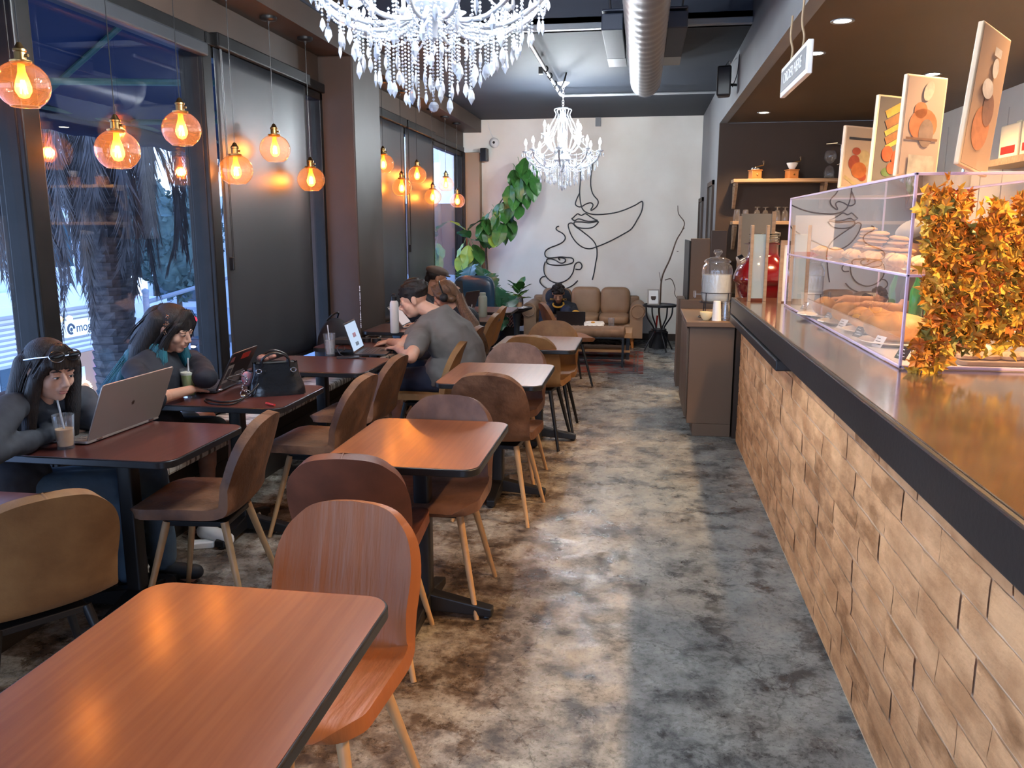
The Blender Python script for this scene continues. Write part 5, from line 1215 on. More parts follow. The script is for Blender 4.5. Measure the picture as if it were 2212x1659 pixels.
# line mural
my = BY-.0005
def mu(pts, k=3.687, ox=1100, oy=0): return [at(ox+x/k, oy+y/k, y=BY-.011) for x, y in pts]
A = lambda pts: [at(1140+x/5.925, 360+y/5.925, y=BY-.011) for x, y in pts]
t = thing('line_mural', 'black one-line mural of a face, lips and coffee cup on the white wall', 'mural', (0,0,0))
lines = {'nose_and_jaw_line': [(678,-60),(676,30),(673,180),(665,300),(668,400),(680,480),(700,540),(740,580),(800,603),(880,613),(1000,606),(1120,588),(1240,552),(1370,495),(1430,458),(1462,445),(1472,470),(1465,540),(1440,610),(1400,680),(1360,750),(1310,810),(1210,870),(1080,940),(960,995),(880,1025),(800,1050),(720,1038),(650,995),(590,930),(545,850),(520,770),(522,735),(550,720),(580,730),(610,765),(660,800),(720,845),(790,900),(840,950),(870,1000),(885,1060),(885,1150),(870,1230),(850,1350),(825,1450)],
 'nostril_line': [(835,-60),(822,30),(808,130),(806,240),(822,320),(850,375),(890,420),(902,460),(880,510),(840,545),(812,560),(810,545),(830,510),(832,480),(800,462),(740,480),(700,505),(660,515),(625,500),(610,475),(625,420),(662,340)],
 'upper_lip_line': [(895,690),(860,675),(800,640),(750,605),(725,605),(690,622),(665,615),(640,603),(610,625),(580,655),(565,668),(600,690),(640,670),(680,673),(730,690),(800,700),(895,690)],
 'lower_lip_line': [(895,700),(850,708),(780,718),(700,708),(620,706),(595,712),(600,745),(650,780),(740,790),(820,780),(870,750),(903,708),(880,700)],
 'cup_line': [(225,1215),(208,1270),(208,1340),(225,1390),(260,1435),(310,1470),(380,1490),(450,1475),(520,1435),(570,1370),(590,1310),(600,1260),(630,1228),(665,1225),(690,1255),(690,1290),(665,1315),(610,1312)],
 'rim_line': [(412,1195),(395,1180),(395,1168),(430,1166),(475,1180),(480,1210),(450,1232),(410,1230),(360,1200),(300,1180),(255,1182),(240,1205),(250,1235),(300,1255),(400,1262),(500,1252),(570,1230),(585,1195),(560,1168),(500,1162),(420,1155),(340,1165),(270,1168),(230,1150),(218,1110),(235,1070),(290,1035),(370,1005),(440,970),(475,930),(475,890),(440,850),(385,820),(362,795),(375,770),(400,762)],
 'saucer_line': [(222,1405),(190,1410),(160,1440),(158,1480),(190,1520),(240,1555),(320,1575),(420,1575),(510,1552),(580,1515),(640,1458)]}
for nme, P in lines.items():
    m = MB(); m.ring(spline(A(P), 5), .0085, 8); m.build(nme, m_black, t, smooth=60)
# ---------------------------------------------------------------- plants and the blue armchair
def leaf_fn(L, W, curl, wave, kind):
    def fn(u, v):
        s = 2*u-1
        if kind == 'fig': w = W*(math.sin(PI*min(1,v**.85))**.7*(.62+.5*v))*.95
        else: w = W*math.sin(PI*v**.8)**.6
        if kind == 'mon': w *= 1-.30*(abs(math.sin(v*PI*5)) > .75)*(abs(s) > .5)
        w = max(w, .002)
        return (s*w, v*L, -curl*v*v*L + .18*abs(s)*w + wave*math.sin(v*16)*abs(s)*W)
    return fn
def leaf_mesh(kind, L, W, curl, mt, nm='leaf'):
    m = MB(); m.grid(leaf_fn(L, W, curl, .06, kind), 8, 14); r = MB(); m.cur = 0
    m.ring([(0, L*v/8, -curl*(v/8)**2*L+.002) for v in range(9)], .0025, 5)
    m.ring([(0,-L*.25,.02),(0,0,0)], .0035, 5)
    return m.mesh(nm, mt, 70)
LF = [leaf_mesh('fig', .34, .13, .25, m_leaf), leaf_mesh('fig', .30, .12, .5, m_leaf), leaf_mesh('fig', .28, .12, .2, m_leafy), leaf_mesh('mon', .30, .15, .35, m_leafd), leaf_mesh('fig', .18, .06, .2, m_leaf)]
def put_leaf(t, k, p, aim, s=1.0, roll=0, nm='leaf'):
    o = bpy.data.objects.new(nm, LF[k]); C.objects.link(o); o.parent = t
    q = Vector(aim).normalized().to_track_quat('Y', 'Z'); o.rotation_mode = 'QUATERNION'; o.rotation_quaternion = q @ Quaternion((0,1,0), roll); o.location = p; o.scale = (s,s,s)
    return o
FY = 11.3; base = at(1062, 720, y=FY); base.z = 0
t = thing('fiddle_leaf_fig', 'tall fiddle-leaf fig tree leaning right across the white wall', 'plant', (base.x, FY, 0))
def fg(px, py, y=FY): q = at(px, py, y=y); return Vector((q.x-base.x, q.y-FY, q.z))
m = MB(); S = [Vector((0,0,.25)), fg(1056,640), fg(1052,580), fg(1050,540), fg(1056,505), fg(1075,470), fg(1098,440), fg(1118,405), fg(1135,375), fg(1150,355)]
P = spline(S, 6); m.ring(P, [.018-.010*i/len(P) for i in range(len(P))], 8); m.build('trunk', m_bark, t, smooth=60)
m = MB(); P = spline([fg(1052,565), fg(1035,548), fg(1018,535), fg(1010,515), fg(1005,495)], 6); m.ring(P, [.011-.005*i/len(P) for i in range(len(P))], 8); m.build('branch', m_bark, t, smooth=60)
m = MB(); m.lathe([(.0,.0),(.15,.0),(.19,.30),(.20,.32),(.18,.32),(.17,.26),(.0,.26)], 28); m.build('pot', m_blackmatte, t, smooth=40)
r = random.Random(21)
spots = [(1150,362,1),(1160,372,1),(1143,350,0),(1128,360,1),(1120,372,0),(1130,395,1),(1146,400,1),(1155,390,1),(1115,395,0),(1108,410,1),(1128,418,1),(1140,425,0),(1118,432,1),(1100,430,0),(1095,445,1),(1112,455,1),(1122,448,0),(1085,450,1),(1075,460,0),(1088,470,1),(1100,478,1),(1064,470,1),(1058,480,0),(1070,488,1),(1082,495,1),(1095,492,0),(1060,500,1),(1050,490,0),(1068,512,2),(1078,518,2)]
for (px, py, k) in spots+[(x_+r.uniform(-7,7), y_+r.uniform(-7,7), k_) for x_, y_, k_ in spots[:28:2]]:
    p = fg(px-6, py-10, FY-r.uniform(-.12,.22)); aim = (r.uniform(-.75,.95), -r.uniform(.25,1.0), -r.uniform(.35,1.1)); put_leaf(t, k, p, aim, r.uniform(.78,1.02), r.uniform(-.3,.3))
for (px, py, k, ax, az) in ((1008,500,2,-.6,.6),(1012,498,0,.7,.7),(1003,525,2,-.5,-.9),(1012,530,2,-.05,-1),(1022,528,0,.5,-.6),(1018,545,0,.2,-1),(1005,545,2,-.3,-1),(1015,515,0,-.2,.3),(1028,520,0,.6,.0)):
    put_leaf(t, k, fg(px, py, FY-r.uniform(0,.15)), (ax, -.45, az), r.uniform(.85,1.1), r.uniform(-.4,.4))
t = thing('monstera', 'dark green monstera bushing out at the foot of the fig tree', 'plant', (-2.16, 10.9, 0))
m = MB(); m.lathe([(.0,.0),(.13,.0),(.17,.28),(.18,.30),(.155,.30),(.15,.24),(.0,.24)], 24); m.build('pot', m_blackmatte, t, smooth=40)
def mg(px, py, y): q = at(px, py, y=y); return Vector((q.x+2.16, y-10.9, q.z))
ends = [(1000,590),(1020,580),(1040,585),(1030,600),(1052,598),(1060,615),(1072,625),(1062,640),(1048,635),(1070,650),(1055,660),(1040,655),(1062,672),(1078,662),(1048,680),(1085,640),(1015,600),(1035,620),(1066,690),(1030,640),(1075,680)]
st = MB()
for (px, py) in ends:
    y = 10.55-r.uniform(-.12,.25); p = mg(px, py-6, y); put_leaf(t, 3, p, (r.uniform(-.6,.8), -.8, -r.uniform(.2,.9)), r.uniform(.85,1.15), r.uniform(-.5,.5))
    st.ring(spline([(r.uniform(-.05,.05), r.uniform(-.05,.05), .24),(p.x*.4, p.y*.4, (p.z+.24)*.55), p],5), .005, 6)
st.build('stems', m_leafd, t)
t = thing('plant_stand', 'small black pedestal table between fig and sofa', 'side table', (-1.62, 10.75, 0))
m = MB(); m.lathe([(.0,.0),(.14,.0),(.13,.03),(.04,.06),(.035,.30),(.06,.50),(.20,.555),(.21,.575),(.0,.578)], 28); m.build('pedestal', m_blackmatte, t, smooth=40)
o = MB(); o.add([(-.13,-.10,0),(.12,-.14,0),(.15,.08,.0),(-.10,.12,0),(.11,-.145,.035)],[(0,1,2,3),(1,4,2)]); o = o.build('paper_napkin', m_paper, solid=.001); o.location = (-1.62,10.68,.580); tag(o, 'white paper napkin under the small plant jar', 'napkin')
t = thing('small_jar', 'clear jar with tan label on the pedestal table', 'jar', (-1.585,10.66,.583)); m = MB(); m.lathe([(.0,0),(.042,0),(.045,.03),(.045,.10),(.03,.125),(.03,.14)],24); m.build('glass', m_clear, t, smooth=50); m = MB(); m.lathe([(.0455,.01),(.0455,.065)],24,cap0=False,cap1=False); m.build('label_band', m_oak, t)
m = MB(); m.lathe([(.0,0),(.035,0),(.04,.08),(.036,.082),(.0,.01)],20); o = m.build('white_cup', m_white, smooth=50); o.location = (-1.71,10.69,.583); tag(o, 'white cup on the pedestal table left of the jar', 'cup')
t = thing('potted_plant', 'small broad-leaved potted plant in front of the mural, left of the sofa', 'plant', (-1.62, 10.87, .5785))
m = MB(); m.lathe([(.0,0),(.05,0),(.065,.10),(.058,.10),(.0,.08)], 20); m.build('pot', m_blackmatte, t, smooth=40)
for k in range(13):
    a = k*2.4; put_leaf(t, 0 if k > 3 else 2, (0.02*math.cos(a),.02*math.sin(a),.09+.012*k), (math.cos(a), math.sin(a)*.6-.2, .4+.08*k), r.uniform(.45,.62), r.uniform(-.3,.3))
# plaid blanket over a low armchair left of the sofa
t = thing('corner_stool', 'low dark stool beside the sofa carrying the plaid blanket', 'stool', (-1.88, 11.35, 0))
m = MB(); m.lathe([(.0,.0),(.20,.0),(.22,.58),(.0,.60)], 24); m.build('seat_drum', m_blackmatte, t, smooth=40)
def plaidmat():
    mt = bpy.data.materials.new('plaid_wool'); mt.use_nodes = True; nt = mt.node_tree; b = nt.nodes['Principled BSDF']; b.inputs['Roughness'].default_value = .9
    tc = node(nt,'ShaderNodeTexCoord'); c1 = node(nt,'ShaderNodeTexBrick'); c1.inputs['Scale'].default_value = 9; c1.inputs['Color1'].default_value = (.16,.03,.025,1); c1.inputs['Color2'].default_value = (.02,.02,.025,1); c1.inputs['Mortar'].default_value = (.35,.22,.18,1); c1.inputs['Mortar Size'].default_value = .03; c1.offset = 0
    mp2 = node(nt,'ShaderNodeMapping'); mp2.inputs['Rotation'].default_value = (.9,.2,.6); nt.links.new(tc.outputs['Object'], mp2.inputs[0]); nt.links.new(mp2.outputs[0], c1.inputs['Vector']); nt.links.new(c1.outputs[0], b.inputs['Base Color']); return mt
m = MB(); m.grid(lambda u, v: ((.24+.02*math.sin(7*2*PI*u)*v)*(.15+.85*min(1,v*1.7))*math.cos(2*PI*u), (.24+.02*math.sin(7*2*PI*u)*v)*(.15+.85*min(1,v*1.7))*math.sin(2*PI*u), .70-.10*v*v-(.34*max(0,v-.55)/.45)), 60, 16)
m.v = [(x,y,z) for x,y,z in m.v]; o = m.build('plaid_blanket', plaidmat(), smooth=70, solid=.012); o.location = (-1.88,11.35,.0); tag(o, 'red and black plaid blanket draped left of the sofa', 'blanket')
t = thing('wing_armchair', 'dark blue leather armchair with studded edge by the far window', 'armchair', (-2.05, 9.95, 0), 0)
m = MB(); cushion(m, -.25,.27,-.02,.14,.38,1.03); m.build('backrest', mat('navy_leather', (.012,.035,.065), .22, spec=.6, n1=(.015,.045,.08), scale=5), t, smooth=70)
m = MB(); cushion(m, -.26,.28,-.50,.08,.22,.46); m.build('seat', bpy.data.materials['navy_leather'], t, smooth=70)
for s_ in (-.27,.28): m = MB(); cushion(m, s_-.06,s_+.06,-.48,.10,.24,.64); m.build('armrest', bpy.data.materials['navy_leather'], t, smooth=70)
for sx in (-.22,.24):
    for sy in (-.42,.06): m = MB(); m.ring([(sx,sy,.27),(sx,sy,0)],[.024,.016],10); m.build('leg', m_black, t)
# ---------------------------------------------------------------- the street outside (one storey below)
GZ = -6.3
m_road = mat('wet_asphalt', (.30,.33,.37), .5, n1=(.36,.40,.44), scale=.6)
m_side = mat('pale_pavement', (.56,.58,.60), .7, n1=(.64,.66,.68), scale=1)
struct(MB().box(-70, -2.9, -20, 90, GZ-.1, GZ).build('ground_street', m_road))
struct(MB().box(-6.4, -2.9, -20, 90, GZ, GZ+.12).build('ground_pavement', m_side))
struct(MB().box(-24.5, -17.5, -20, 44, GZ, GZ+.13).build('ground_far_pavement', m_side))
m = MB(); m.box(-2.88, -2.74, -8, 16, GZ, -.1); struct(m.build('wall_outside_face', m_graywall))
# road markings
m = MB()
for k in range(9): m.box(-17+k*1.4, -16.3+k*1.4, 36, 40, GZ+.001, GZ+.006)
m.box(-13.2,-13.0,-10,26,GZ+.001,GZ+.006); tag(m.build('crosswalk_marking', m_side), 'white painted crossing stripes on the road below', 'road marking', kind='stuff')
# blue awning with green braces over the windows
t = thing('window_awning', 'dark blue fabric awning with green metal braces outside the windows', 'awning', (-2.8, 0, 0))
m = MB(); m.grid(lambda u, v: (-.02-1.42*u, -2+11.2*v, 3.45-1.02*u+.02*math.sin(v*60)*u), 6, 60); m.build('canopy', mat('blue_awning_canvas', (.010,.030,.10), .8), t, smooth=60, solid=.01)
m = MB(); m.grid(lambda u, v: (-1.44, -2+11.2*v, 2.43-.14*u+.01*math.sin(v*160)*u), 3, 90); m.build('valance', bpy.data.materials['blue_awning_canvas'], t, smooth=60, solid=.01)
for y in (-.2, 2.0, 3.6, 5.4, 7.4, 9.1):
    m = MB(); m.ring([(-.02,y,2.55),(-1.40,y-.9,2.46)], .022, 8); m.ring([(-.02,y,3.40),(-1.42,y,2.44)], .02, 8); m.build('brace', mat('green_steel', (.04,.13,.10), .5) if 'green_steel' not in bpy.data.materials else bpy.data.materials['green_steel'], t)
m = MB(); m.ring([(-1.42,-2,2.45),(-1.42,9.2,2.45)], .022, 8); m.build('front_bar', bpy.data.materials['green_steel'], t)
# palms
m_palm = mat('palm_trunk_bark', (.12,.105,.095), .9, n1=(.055,.05,.05), scale=6, stretch=(1,1,5), bump=.8)
m_frond = mat('dead_palm_frond', (.060,.050,.044), .8, n1=(.125,.110,.100), scale=6)
m_frondg = mat('green_palm_frond', (.05,.10,.05), .6, n1=(.09,.15,.07), scale=6)
def palm(x, y, rad, ztop, lab, seed, nf=58, skirt=2.6):
    t = thing('palm_tree', lab, 'palm tree', (x, y, GZ), group='palm trees outside the windows'); r = random.Random(seed); H_ = ztop-GZ
    m = MB(); n = int(H_/.085)
    for k in range(n):
        z = k*H_/n; 
        vs = []; fs = []; N = 18
        for j in range(N):
            a = 2*PI*j/N+(k % 2)*PI/N; q = rad*(1+.05*r.random()); vs.append((q*math.cos(a), q*math.sin(a), z)); 
        for j in range(N):
            a = 2*PI*j/N+(k % 2)*PI/N; q = rad*(1.10 if j % 2 else 1.03)+.02*r.random(); vs.append((q*math.cos(a), q*math.sin(a), z+H_/n*1.05))
        for j in range(N): fs.append((j,(j+1)%N,N+(j+1)%N,N+j))
        fs.append(tuple(range(N,2*N))); m.add(vs, fs)
    m.build('trunk', m_palm, t)
    for part, cnt, mt in (('dead_fronds', nf, m_frond), ('green_fronds', 16, m_frondg)):
        m = MB()
        for k in range(cnt):
            a = k*2.39996+r.uniform(-.2,.2); ca, sa = math.cos(a), math.sin(a)
            if part == 'dead_fronds':
                out = r.uniform(.25, 1.0); L = r.uniform(.75,1.15)*skirt; z0 = H_+r.uniform(-.9,.3)
                P = spline([(rad*ca, rad*sa, z0), (rad*ca+out*.6*ca, rad*sa+out*.6*sa, z0+.25*r.random()), (rad*ca+out*ca, rad*sa+out*sa, z0-.35*L), (rad*ca+out*1.02*ca, rad*sa+out*1.02*sa, z0-.7*L), (rad*ca+out*.92*ca+r.uniform(-.1,.1), rad*sa+out*.92*sa, z0-L)], 8)
            else:
                out = r.uniform(.9,1.3); z0 = H_+.3
                P = spline([(0,0,z0),(out*.4*ca,out*.4*sa,z0+.9*r.random()+.4),(out*.8*ca,out*.8*sa,z0+.3),(out*ca,out*sa,z0-.9)], 9)
            m.ring(P, [.016-.012*i/len(P) for i in range(len(P))], 4, caps=False)
            T0 = Vector((-sa, ca, 0))
            for i in range(3, len(P)-1):
                for h_ in range(2):
                    b = P[i].lerp(P[i+1], h_*.5); d = (P[i+1]-P[i]).normalized()
                    for s_ in (-1, 1):
                        l = (.42 if part == 'dead_fronds' else .5)*r.uniform(.6,1.1)*math.sin(PI*min(.93, i/len(P)+.12))**.5
                        tip = b+d*l*.86+T0*s_*l*r.uniform(.12,.42 if part == 'dead_fronds' else .75)+Vector((0,0,-.10*l)); w = d.cross(T0).normalized()*.004+T0*.010
                        m.add([b-w, b+w, tip], [(0,1,2)])
        m.build(part, mt, t)
    return t
pp = at(240, 640, x=-5.6); palm(pp.x, pp.y, .205, 3.3, 'large palm with a shaggy skirt of dead fronds, right outside the open window', 3, 56, 1.72)
pp = at(62, 620, x=-9.3); palm(pp.x, pp.y, .22, 3.6, 'further palm at the left edge, seen through the first window', 8, 44, 2.6)
# building across the street
m_bw = mat('pale_render_wall', (.58,.62,.66), .8, n1=(.62,.66,.70), scale=.5); m_bglass = mat('dark_shop_glass', (.05,.09,.11), .08, spec=.8); m_bgrey = mat('grey_cladding', (.30,.33,.38), .8)
BX = -24.0
t = thing('street_building', 'pale apartment building with a shop below across the street', 'building', (BX, 12, GZ))
m = MB(); m.box(-8, 0, 0, 22.0, 0, 15.5); m.build('wall', m_bw, t)
m = MB(); m.box(-.3, 1.2, -.2, 22.2, 4.75, 5.6); m.build('balcony_band', mat('white_render_band', (.72,.76,.80), .7), t, bevel=.03)
for k in range(7):
    for fl in range(3):
        y0 = .7+k*3.0; z0 = 6.2+fl*2.9
        f = MB(); f.box(0,.08,y0,y0+1.5,z0,z0+2.0); fo = f.build('window', m_white, t); g = MB(); g.box(.08,.09,y0+.12,y0+.7,z0+.12,z0+1.88); g.box(.08,.09,y0+.8,y0+1.38,z0+.12,z0+1.88); g.build('pane', m_bglass, fo)
    m = MB(); m.box(0,.10,.7+k*3.0+1.7,.7+k*3.0+2.6,5.6,15.4); m.build('cladding', m_bgrey, t)
for k in range(4):
    m = MB(); y0 = .2+k*3.1
    for q in range(9): m.box(1.15,1.18,y0,y0+2.9,5.65+.1*q,5.68+.1*q)
    m.box(1.13,1.2,y0,y0+2.9,6.55,6.62); m.build('balcony_rail', m_bgrey, t)
for k in range(7):
    y0 = .4+k*3.0; m = MB(); m.box(0,.06,y0,y0+2.5,.3,2.6); fo = m.build('shopfront', m_bglass, t)
    q = MB()
    for s_ in range(9): q.box(.06,.16,y0-.2,y0+2.8,2.75+.2*s_,2.85+.2*s_)
    q.build('louvre', m_white, t)
SGN = at(166, 708, x=BX+.35); sy0 = SGN.y-12; sz0 = SGN.z-GZ
m = MB(); m.box(.18,.40,sy0-.75,sy0+1.35,sz0-.34,sz0+.34); sg = m.build('shop_sign', mat('white_lit_sign', (.78,.82,.85), .6, emit=(.8,.9,1), estr=.25), t)
Tt = Matrix.Translation((.41, sy0-.12, sz0)) @ Matrix.Rotation(PI/2,4,'Z') @ Matrix.Rotation(PI/2,4,'X')
m_sgn = mat('slate_lettering', (.06,.09,.12), .6)
text('mog', 'sign_lettering', m_sgn, .56, Tt, sg, .005, 'LEFT')
m = MB(); m.ring([(.41, sy0-.44+.19*math.cos(a), sz0+.19*math.sin(a)) for a in [2*PI*i/20 for i in range(17)]], .05, 6); m.ell((.40, sy0-.41, sz0-.03),(.02,.09,.09),12,8); m.build('sign_emblem', m_sgn, sg)
# lit doorway, arch of bulbs, poster
p = at(160, 790, x=BX+.1); dy = p.y-12
m = MB(); m.box(.07,.12,dy-2.2,dy+2.2,.1,2.6); dw = m.build('doorway', mat('brown_shop_interior', (.20,.14,.11), .6, emit=(.9,.55,.3), estr=.12), t)
m = MB(); m.box(.12,.16,dy+1.55,dy+2.3,.1,2.6); m.build('lit_jamb', glow('warm_shop_light', (1,.72,.42), .8), dw)
m = MB(); m.box(.16,.20,dy+1.30,dy+1.42,1.2,2.6); m.build('blue_neon', glow('blue_neon_glow', (.15,.15,1), 2), dw)
m = MB(); m.box(.13,.15,dy-.2,dy+.6,1.35,2.0); m.build('poster', m_paper, dw)
m = MB()
for k in range(15):
    a = PI*(k-4)/7 if False else None
pts_ = [(dy+.35+.42*math.cos(PI*k/10), .95+.42*math.sin(PI*k/10)) for k in range(11)]+[(dy-.07, .95-.14*k) for k in range(1,7)]+[(dy+.77, .95-.14*k) for k in range(1,7)]
for y, z in pts_: m.ell((.25,y,z),(.05,.05,.05),8,6)
m.build('bulb_arch', glow('bulb_arch_glow', (1,.72,.35), 5), dw)
for k, (px, py) in enumerate(((72,680),(130,690),(150,688),(60,672),(215,688))):
    q = at(px, py, x=BX+1.2); m = MB(); m.ell((0,0,0),(.12,.12,.12),10,8); o = m.build('festoon_bulb', glow('festoon_glow', (1,.62,.28), 2.5) if 'festoon_glow' not in bpy.data.materials else bpy.data.materials['festoon_glow'], t); o.location = (q.x-BX, q.y-12, q.z-GZ)
# rounded corner of the building and second block
t = thing('street_building', 'rounded white shop corner behind the palm trunk', 'building', (-28.6, 40.4, GZ))
m = MB(); m.lathe([(3.0,0),(3.0,3.3),(3.2,3.3),(3.2,4.1),(3.0,4.1),(.0,4.1)], 48); m.build('wall', m_bw, t, smooth=30)
m = MB()
for q in range(8): m.lathe([(3.05,1.7+.19*q),(3.14,1.7+.19*q),(3.14,1.79+.19*q),(3.05,1.79+.19*q)], 48)
m.build('louvre', m_white, t, smooth=30)
m = MB(); m.lathe([(3.02,.2),(3.05,1.1)], 48, cap0=False, cap1=False); m.build('shopfront', m_bglass, t, smooth=30)
for k, (x, y, w, d, h, lab, mt) in enumerate(((-40,84,20,12,11,'low pale building across the junction', m_bw),(-12,78,22,14,10,'building with red-brown walls far down the street', mat('brick_wall', (.28,.16,.13), .8)),(-52,46,14,20,15,'grey block behind the trees', m_bgrey))):
    t = thing('street_building', lab, 'building', (x, y, GZ)); m = MB(); m.box(-w/2,w/2,-d/2,d/2,0,h); m.build('wall', mt, t)
    m = MB(); m.box(-w/2-.1,w/2+.1,-d/2-.25,-d/2,3.0,3.9); m.box(w/2,w/2+.25,-d/2,d/2,3.0,3.9); m.build('fascia', bpy.data.materials['white_render_band'], t)
    for q in range(int(w/3)):
        for fl in range(int(h/3.2)):
            f = MB(); f.box(-w/2+.6+q*3,-w/2+2.4+q*3,-d/2-.06,-d/2,.6+fl*3.2+(.9 if fl else 0),2.5+fl*3.2+(.5 if fl else 0)); f.build('window', m_bglass, t)
# trees beyond
m_tree = mat('street_tree_foliage', (.05,.085,.075), .8, n1=(.09,.14,.12), scale=2, bump=.5)
def tree(x, y, h, w, lab, seed):
    t = thing('street_tree', lab, 'tree', (x, y, GZ), group='street trees'); r = random.Random(seed)
    m = MB(); m.ring([(0,0,0),(.1,0,h*.5),(0,.1,h*.75)], [.2,.15,.08], 10); m.build('trunk', m_bark, t, smooth=50)
    m = MB()
    for k in range(620):
        a = r.uniform(0,2*PI); u = r.uniform(-1,1); q = math.sqrt(1-u*u); s_ = r.uniform(.75,1.05); c = Vector((w*q*math.cos(a)*s_, w*q*math.sin(a)*s_, h*.68+h*.33*u*s_))
        T = Matrix.Translation(c) @ Matrix.Rotation(r.uniform(0,6.3),4,(r.random()+.1,r.random(),r.random())); g = r.uniform(.16,.38); m.add([(-g,0,0),(0,-g*.5,0),(g,0,0),(0,g*.5,.05)], [(0,1,2,3)], T)
    for k in range(16):
        a = r.uniform(0,2*PI); m.ell((w*.5*math.cos(a)*r.random(), w*.5*math.sin(a)*r.random(), h*r.uniform(.5,.85)), (w*.42,w*.42,h*.16), 10, 7)
    m.build('crown', m_tree, t)
for k, (px, x, h, w) in enumerate(((335,-35.5,9.5,2.0),(382,-29,8,2.1),(425,-35,9.5,2.4),(290,-42,10,2.8),(690,-17,8.5,2.2))):
    p = at(px, 600, x=x); tree(x, p.y, h+1.8, w, ('tree left of the traffic signal','tree behind the traffic signal mast','tree right of the traffic signal','tree above the rounded shop','tree seen in the slit beside the column')[k], k)
# traffic signal with arm, lamp post
def signal(px, py, x, lab, ax):
    p = at(px, py, x=x); t = thing('traffic_signal', lab, 'traffic light', (x, p.y, GZ)); H_ = p.z-GZ
    m = MB(); m.ring([(0,0,0),(0,0,H_)], .13, 12); m.lathe([(.15,H_),(.15,H_+.12),(.0,H_+.2)], 12); m.build('pole', m_trimlight, t, smooth=50)
    m = MB(); m.ring([(0,0,H_*.92),(ax[0]*.5,ax[1]*.5,H_*.92+ax[2]*.6),(ax[0],ax[1],H_*.92+ax[2])], [.10,.08,.06], 10); m.build('mast_arm', m_trimlight, t, smooth=50)
    return t, H_
t, H_ = signal(314, 632, -21, 'grey traffic signal pole with a long rising arm', (5.2, 5.5, 1.6))
t, H_ = signal(400, 680, -19, 'street pole carrying a red traffic light', (.1,.1,-.1))
m = MB(); m.box(.05,.45,-.2,.2,H_-.9,H_-.05); m.build('signal_head', m_black, t); m = MB(); m.ell((.46,-.05,H_-.2),(.06,.14,.14),10,8); m.ell((.2,-.21,H_-.2),(.14,.05,.14),10,8); m.build('red_lamp', glow('red_lamp_glow', (1,.03,.06), 5), t)
p = at(702, 612, x=-12.5); t = thing('traffic_signal', 'green traffic light seen in the slit beside the column', 'traffic light', (-12.5, p.y, GZ)); hh_ = p.z-GZ
m = MB(); m.ring([(0,0,0),(0,0,hh_+.4)], .1, 10); m.build('pole', m_trimlight, t); m = MB(); m.box(-.2,.2,-.2,.2,hh_-.4,hh_+.6); m.build('signal_head', m_black, t); m = MB(); m.ell((0,-.21,hh_),(.16,.06,.16),10,8); m.ell((.21,0,hh_),(.06,.16,.16),10,8); m.build('green_lamp', glow('green_lamp_glow', (.05,1,.6), 6), t)
# newspaper-style box on the pavement
p = at(200, 838, z=GZ+.13); t = thing('street_box', 'red and white printed box standing on the far pavement', 'street box', (-21.3, 0, GZ+.131)); p = at(198, 838, z=GZ+.131); t.location = (p.x, p.y, GZ+.131); t.rotation_euler = (0,0,.5)
m = MB(); m.add([(-.55,-.55,0),(.55,-.55,0),(.55,.55,0),(-.55,.55,0),(-.45,-.45,.45),(.45,-.45,.45),(.45,.45,.45),(-.45,.45,.45),(-.38,-.38,1.55),(.38,-.38,1.55),(.38,.38,1.55),(-.38,.38,1.55)],
 [(0,1,5,4),(1,2,6,5),(2,3,7,6),(3,0,4,7),(4,5,9,8),(5,6,10,9),(6,7,11,10),(7,4,8,11),(8,9,10,11)]); m.build('cabinet', mat('crimson_print', (.60,.06,.10), .5, n1=(.75,.62,.66), scale=5, contrast=(.50,.54)), t)
m = MB(); m.box(-.43,.43,-.43,.43,1.55,1.66); m.box(-.33,.33,-.33,.33,1.66,1.78); m.build('lid', m_redmat, t)
# cars
def car(px, py, x, rz, col, lab, h=1.5):
    p = at(px, py, z=GZ); t = thing('parked_car', lab, 'car', (p.x, p.y, GZ), rz); paint = mat('car_paint_'+col[0], col[1], .25, coat=.8, metal=.2)
    side = [(-2.2,.35),(-2.25,.75),(-1.9,.92),(-1.1,1.0),(-.55,h-.05),(.9,h),(1.7,1.05),(2.15,.98),(2.2,.4)]
    m = MB(); n = len(side); vs = [(xx, -.88+(.12 if zz > 1.1 else 0), zz) for xx, zz in side]+[(xx, .88-(.12 if zz > 1.1 else 0), zz) for xx, zz in side]
    m.add(vs, [tuple(range(n)), tuple(range(2*n-1, n-1, -1))]+[(i, n+i, n+(i+1)%n, (i+1)%n) for i in range(n)]); m.build('body', paint, t, bevel=.05, smooth=40)
    m = MB()
    for s_ in (-1,1): m.add([(-.95,s_*.885,1.02),(1.45,s_*.885,1.05),(.85,s_*.785,h-.08),(-.5,s_*.785,h-.1)],[(0,1,2,3)])
    m.add([(-1.12,-.72,1.02),(-1.12,.72,1.02),(-.60,.66,h-.08),(-.60,-.66,h-.08)],[(0,1,2,3)]); m.v = [(a-.02 if abs(b) < .8 and a < -.5 else a, b, c) for a,b,c in m.v]; m.build('windows', m_bglass, t)
    for sx in (-1.35,1.4):
        for sy in (-.86,.86): m = MB(); m.cyl((sx,sy-.1,.33),(sx,sy+.06,.33),.33,n=20); m.build('wheel', m_blackmatte, t, smooth=40)
    for s_ in (-.6,.6): m = MB(); m.ell((-2.24,s_,.72),(.05,.2,.08),12,8); m.build('headlamp', glow('headlamp_glow', (1,.85,.6), 2.5) if 'headlamp_glow' not in bpy.data.materials else bpy.data.materials['headlamp_glow'], t)
    m = MB(); m.box(-2.27,-2.22,-.35,.35,.42,.68); m.build('grille', m_black, t)
car(440, 762, -16.5, PI*.5, ('black',(.03,.035,.045)), 'dark car waiting at the junction, headlamps on')
